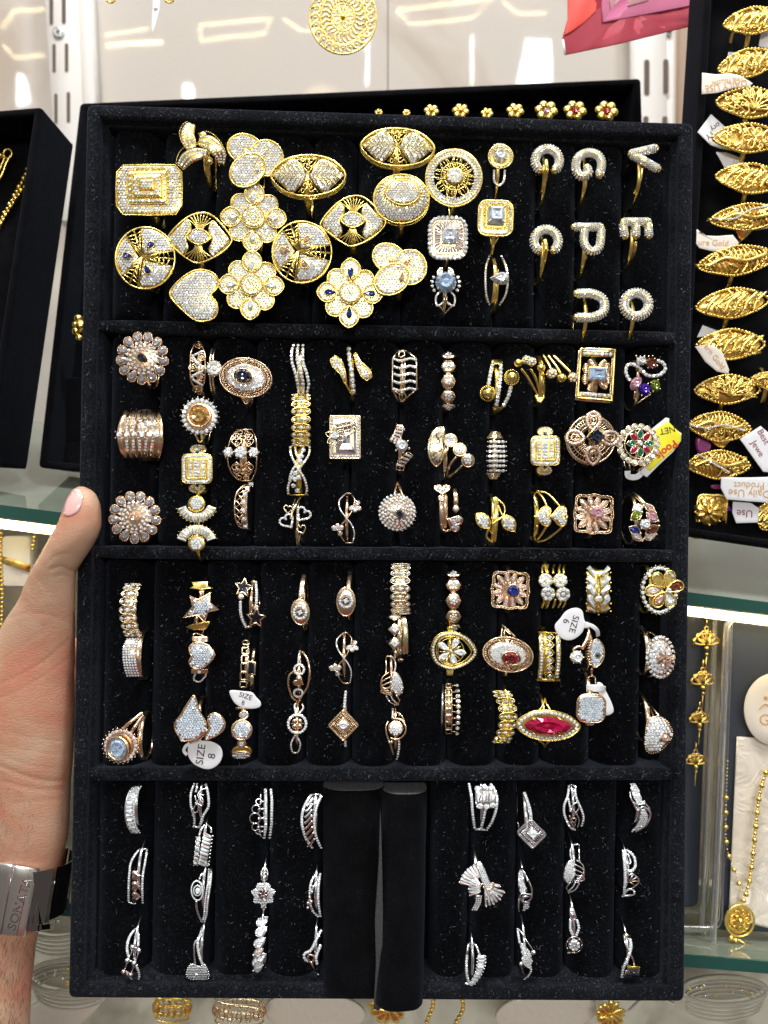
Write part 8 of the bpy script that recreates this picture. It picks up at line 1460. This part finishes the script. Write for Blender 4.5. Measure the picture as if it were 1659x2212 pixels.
# ---------------------------------------------------------------- acrylic boxes on the lower shelf
m = mat('clear_acrylic', (.85, .87, .88), .08); b = m.node_tree.nodes['Principled BSDF']; b.inputs['Transmission Weight'].default_value = .9; b.inputs['IOR'].default_value = 1.2; M['acr'] = m
M['slate'] = mat('slate_card', (.055, .065, .09), .12); M['satin'] = mat('cream_satin', (.78, .72, .62), .35); nn = nz(M['satin'], 60, 3, 2); bump(M['satin'], nn.outputs[0], .6, .002); M['brownc'] = mat('brown_card', (.10, .075, .07), .3)
def abox(label, O, H, card, cm, th=70):
    cx = sum(p[0] for p in O) / len(O); cy = sum(p[1] for p in O) / len(O); t = N('acrylic_box', label, 'F', cx, cy, H, 'acr', sh=False); t.cat = 'jewellery box'; P = [p[:2] for p in O]
    t.wr(P, 8, 0, True, 'box_rim', 'acr'); t.wr(P, 6, -th, True, 'box_rim', 'acr'); t.wr([(lerp(cx, p[0], .97), lerp(cy, p[1], .985)) for p in P], 1.6, 4, True, 'rim_line', 'S'); t.pl(card, 3, -th + 8, 'backing_card', cm, lv=(1, .98, .5)); return t
abox('narrow acrylic box with a filigree drop chain, touching the tray at the right', rrect(1490, 1660, 150, 690, 26, 2), -330, rrect(1480, 1660, 130, 660, 20, 2), 'slate')
t = N('drop_chain', 'gold chain of openwork fans inside the narrow acrylic box', 'F', 1522, 1430, -345, 'K', sh=False); t.cat = 'necklace'
for y, s_ in ((1392, 26), (1478, 24), (1560, 20), (1650, 20)):
    x = 1526 - (y - 1392) * .09
    for a in range(200, 341, 28): t.wr(pear(x + s_ * .6 * math.cos(math.radians(a)), y + s_ * .6 * math.sin(math.radians(a)), s_ * .55, s_ * .28, a + 180, 10), 2, 0, True)
    t.ball(x, y + s_ * .3, 5, 1); t.ball(x, y + s_ * .8, 3.5, 1); t.wr(circ(x, y - s_ * 1.3, 4, 5, 10), 1.6, 0, True); t.wr([(x, y - s_ * 1.5), (x + 1, y - s_ * 2.2)], 1.6); t.wr(circ(x, y, s_ * 1.05, s_ * .9, 16, 180, 360), 2, 0, False); t.wr([(x, y + s_), (x - 2, y + 2.4 * s_)], 1.2)
abox('wide acrylic box with a white card and a gold pendant necklace, at the lower right', rrect(1640, 1700, 170, 740, 34, 2.5), -270, rrect(1648, 1690, 150, 700, 24, 2.5), 'slate', 60)
t = N('card_insert', 'cream satin insert inside the wide acrylic box', 'F', 1640, 1780, -310, 'satin', sh=False); t.cat = 'card'; t.surf = lambda u, v: 2.5 * math.sin(v * .05) + 2 * math.sin(u * .1 + v * .03); t.pl(den([(1593, 1592), (1730, 1600), (1720, 2020), (1575, 1985)]), 4, 0, 'card_insert', 'satin', lv=(1, .97, .7, .4))
t = N('round_card', 'round cream card with an ochre letter G and a flourish', 'F', 1672, 1533, -295, 'cream', sh=False); t.cat = 'card'; t.pl(circ(1672, 1533, 64, 78, 32), 3, 0, 'round_card', 'cream', lv=(1, .98, .6)); t.text('G', 1651, 1556, 34, 0, 'goldink', .6); t.wr(sm([(1640, 1532), (1652, 1520), (1664, 1526), (1676, 1514)], 4), 1.2, .6, part='flourish', m='goldink'); t.pl(rrect(1654, 1508, 8, 8, 2), 1, 1, 'flourish', 'goldink')
t = N('pendant_necklace', 'gold bead necklace with a round filigree pendant in the wide acrylic box', 'F', 1597, 2010, -285, 'K', sh=False); t.cat = 'necklace'
C = [c[:2] for c in sm([(1655, 1665), (1640, 1720), (1632, 1790), (1626, 1850), (1618, 1905), (1610, 1935)], 6)]
for i, p in enumerate(along(C, 7.5)): t.ball(p[0], p[1], (6.6, 3.6, 4.4, 3.6)[i % 4], 0, 'bead', n=8, k=5)
C = [c[:2] for c in sm([(1572, 1640), (1568, 1740), (1570, 1830), (1590, 1890), (1606, 1935)], 6)]
for i, p in enumerate(along(C, 8)): t.ball(p[0], p[1], (2, 1.5, 5.6 if p[1] > 1720 else 1.8, 1.5)[i % 4], 0, 'bead', n=8, k=5)
t.ball(1606, 1945, 6, 0, 'bead'); t.dome(1e5, 1e5, 0)
t.rim(circ(1597, 1988, 31, 34, 24), 2.4, 2, 'pendant'); t.pl(circ(1597, 1988, 28, 31, 20), 3, -1, 'pendant')
for i in range(9): a = .698 * i; t.wr(circ(1597 + 16 * math.cos(a), 1988 + 18 * math.sin(a), 7, 6, 10, 40 * i, 40 * i + 300), 2, 3, part='pendant')
t.ball(1597, 1988, 8, 3, 'pendant'); t.ball(1578, 2025, 7, 2, 'bead'); t.ball(1588, 2030, 6, 2, 'bead'); t.wr([(1592, 2028), (1612, 2040), (1628, 2044)], 2.5, 0, part='bead')
# things seen under the shelf at the left and in the lower showcase
for lab, P in (('gold rope chain hanging at the far left under the glass shelf', [(3, 1128), (2, 1200), (5, 1290), (2, 1400)]), ('short gold chain hanging under the shelf left of the thumb', [(74, 1130), (76, 1150), (70, 1190)])):
    chain('hanging_chain', lab, P, 4.5, -420)
t = N('white_box', 'small white box glowing under the shelf left of the thumb', 'F', 32, 1215, -520, 'paper', sh=False); t.cat = 'box'; t.pl(rrect(34, 1212, 60, 108, 10), 40, 0, 'white_box', 'paper', lv=(1, .97))
t = N('gold_ribbon', 'gold ribbon across the small white box', 'F', 30, 1220, -475, 'K', sh=False); t.cat = 'ribbon'; t.st([(2, 1208), (30, 1216), (66, 1228)], 16, 2, 3, part='gold_ribbon')
m = mat('frosted_plastic', (.66, .64, .54), .3); b = m.node_tree.nodes['Principled BSDF']; b.inputs['Transmission Weight'].default_value = .5; M['frost'] = m
def tub(label, cx, cy, rx, ry, H=-430, hh=50):
    t = N('plastic_tub', label, 'F', cx, cy, H, 'frost', sh=False); t.cat = 'tub'; t.group = 'frosted plastic tubs in the lower showcase'
    for i in range(5): t.wr([(x, y + i * hh / 5) for x, y in circ(cx, cy, rx * (1 - .03 * i), ry, 36)], 5 if i == 0 else 2.2, -i * 2, True, 'tub_wall' if i else 'tub_rim', 'frost')
    t.pl(circ(cx, cy, rx * .97, ry * .94, 30), 2, -12, 'tub_lid', 'frost', lv=(1, .97, .5))
    for i in range(14): a = BR.uniform(0, 6.28); q = BR.uniform(.2, .85); t.ball(cx + rx * q * math.cos(a), cy + ry * q * math.sin(a) * .8, BR.uniform(2, 5), -6, 'trinket', 'S' if i % 2 else 'Y', 7, 5)
    return t
tub('frosted tub of silver trinkets beside the watch, lower left', 118, 1985, 78, 42); tub('frosted tub at the bottom left corner under the tray', 150, 2110, 88, 36); tub('frosted tub at the bottom right beside the tray corner', 1565, 2140, 92, 30); tub('frosted tub right of the tray below the acrylic boxes', 1560, 2030, 82, 22, -520, 30)
GR = 'gold ornaments in the lower showcase'
for i, (lab, x, y, s_, st_) in enumerate((('gold openwork bangle standing below the tray bottom left', 372, 2172, 36, 0), ('larger gold openwork bangle below the tray bottom', 517, 2178, 52, 0), ('crumpled gold flower ornament left of the loose roll bottom', 838, 2172, 44, 1), ('small gold ball chain right of the loose roll bottom', 990, 2178, 26, 2), ('yellow gold ruffled ornament near the bottom right corner', 1318, 2190, 34, 1), ('tiny gold bar ornament between the ball chain and the loose roll', 928, 2170, 20, 2))):
    t = N('gold_ornament', lab, 'F', x, y, -480, 'K' if i != 1 else 'G', sh=False); t.cat = 'ornament'
    if st_ == 0:
        for j in range(4): t.wr(circ(x, y - 22 + j * 16, s_, s_ * .28, 26), 2.4, 0, True)
        for j in range(16): a = 6.283 * j / 16; t.wr(circ(x + s_ * math.cos(a), y + 4 + s_ * .26 * math.sin(a), 6, 12, 10), 2, 4 * math.sin(a), True)
    elif st_ == 1:
        for j in range(12): a = 6.283 * j / 12; t.pl(pear(x + s_ * .5 * math.cos(a), y + s_ * .42 * math.sin(a), s_ * .5, s_ * .26, math.degrees(a) + 180 + 20 * (j % 2), 12), 3, 2 + 3 * (j % 3), 'petal', lv=(1, .6), bev=2)
        t.ball(x, y, s_ * .2, 8, 'centre')
    else:
        for j in range(9): t.ball(x + s_ * .4 * math.sin(j * .5), y - 34 + j * 9, 5, 0, 'bead')
GR = None
t = N('wire_hanger', 'thin silver wire arm ending in a ball, bottom right below the tray', 'F', 1400, 2165, -420, 'S', sh=False); t.cat = 'wire stand'; t.wr([(1350, 2190), (1392, 2150), (1412, 2146), (1455, 2168)], 3); t.ball(1392, 2148, 6); t.ball(1414, 2145, 6)
for lab, x, a in (('long blurred tan leaf-shaped tray below the tray at the left', 125, -28), ('blurred cream pouch below the tray at the middle left', 680, 4), ('blurred cream pouch below the tray at the middle right', 1180, -6)):
    t = N('cloth_pouch', lab, 'F', x, 2190, -560, 'satin', sh=False); t.cat = 'pouch'; t.group = 'cream pouches in the lower showcase'; t.dome(260, 120, 20); t.pl(circ(x, 2190, 110, 44, 28, r=a), 10, 0, 'cloth_pouch', 'satin', lv=(1, .96, .8, .5, .2))
for t in ALL:
    t.build()
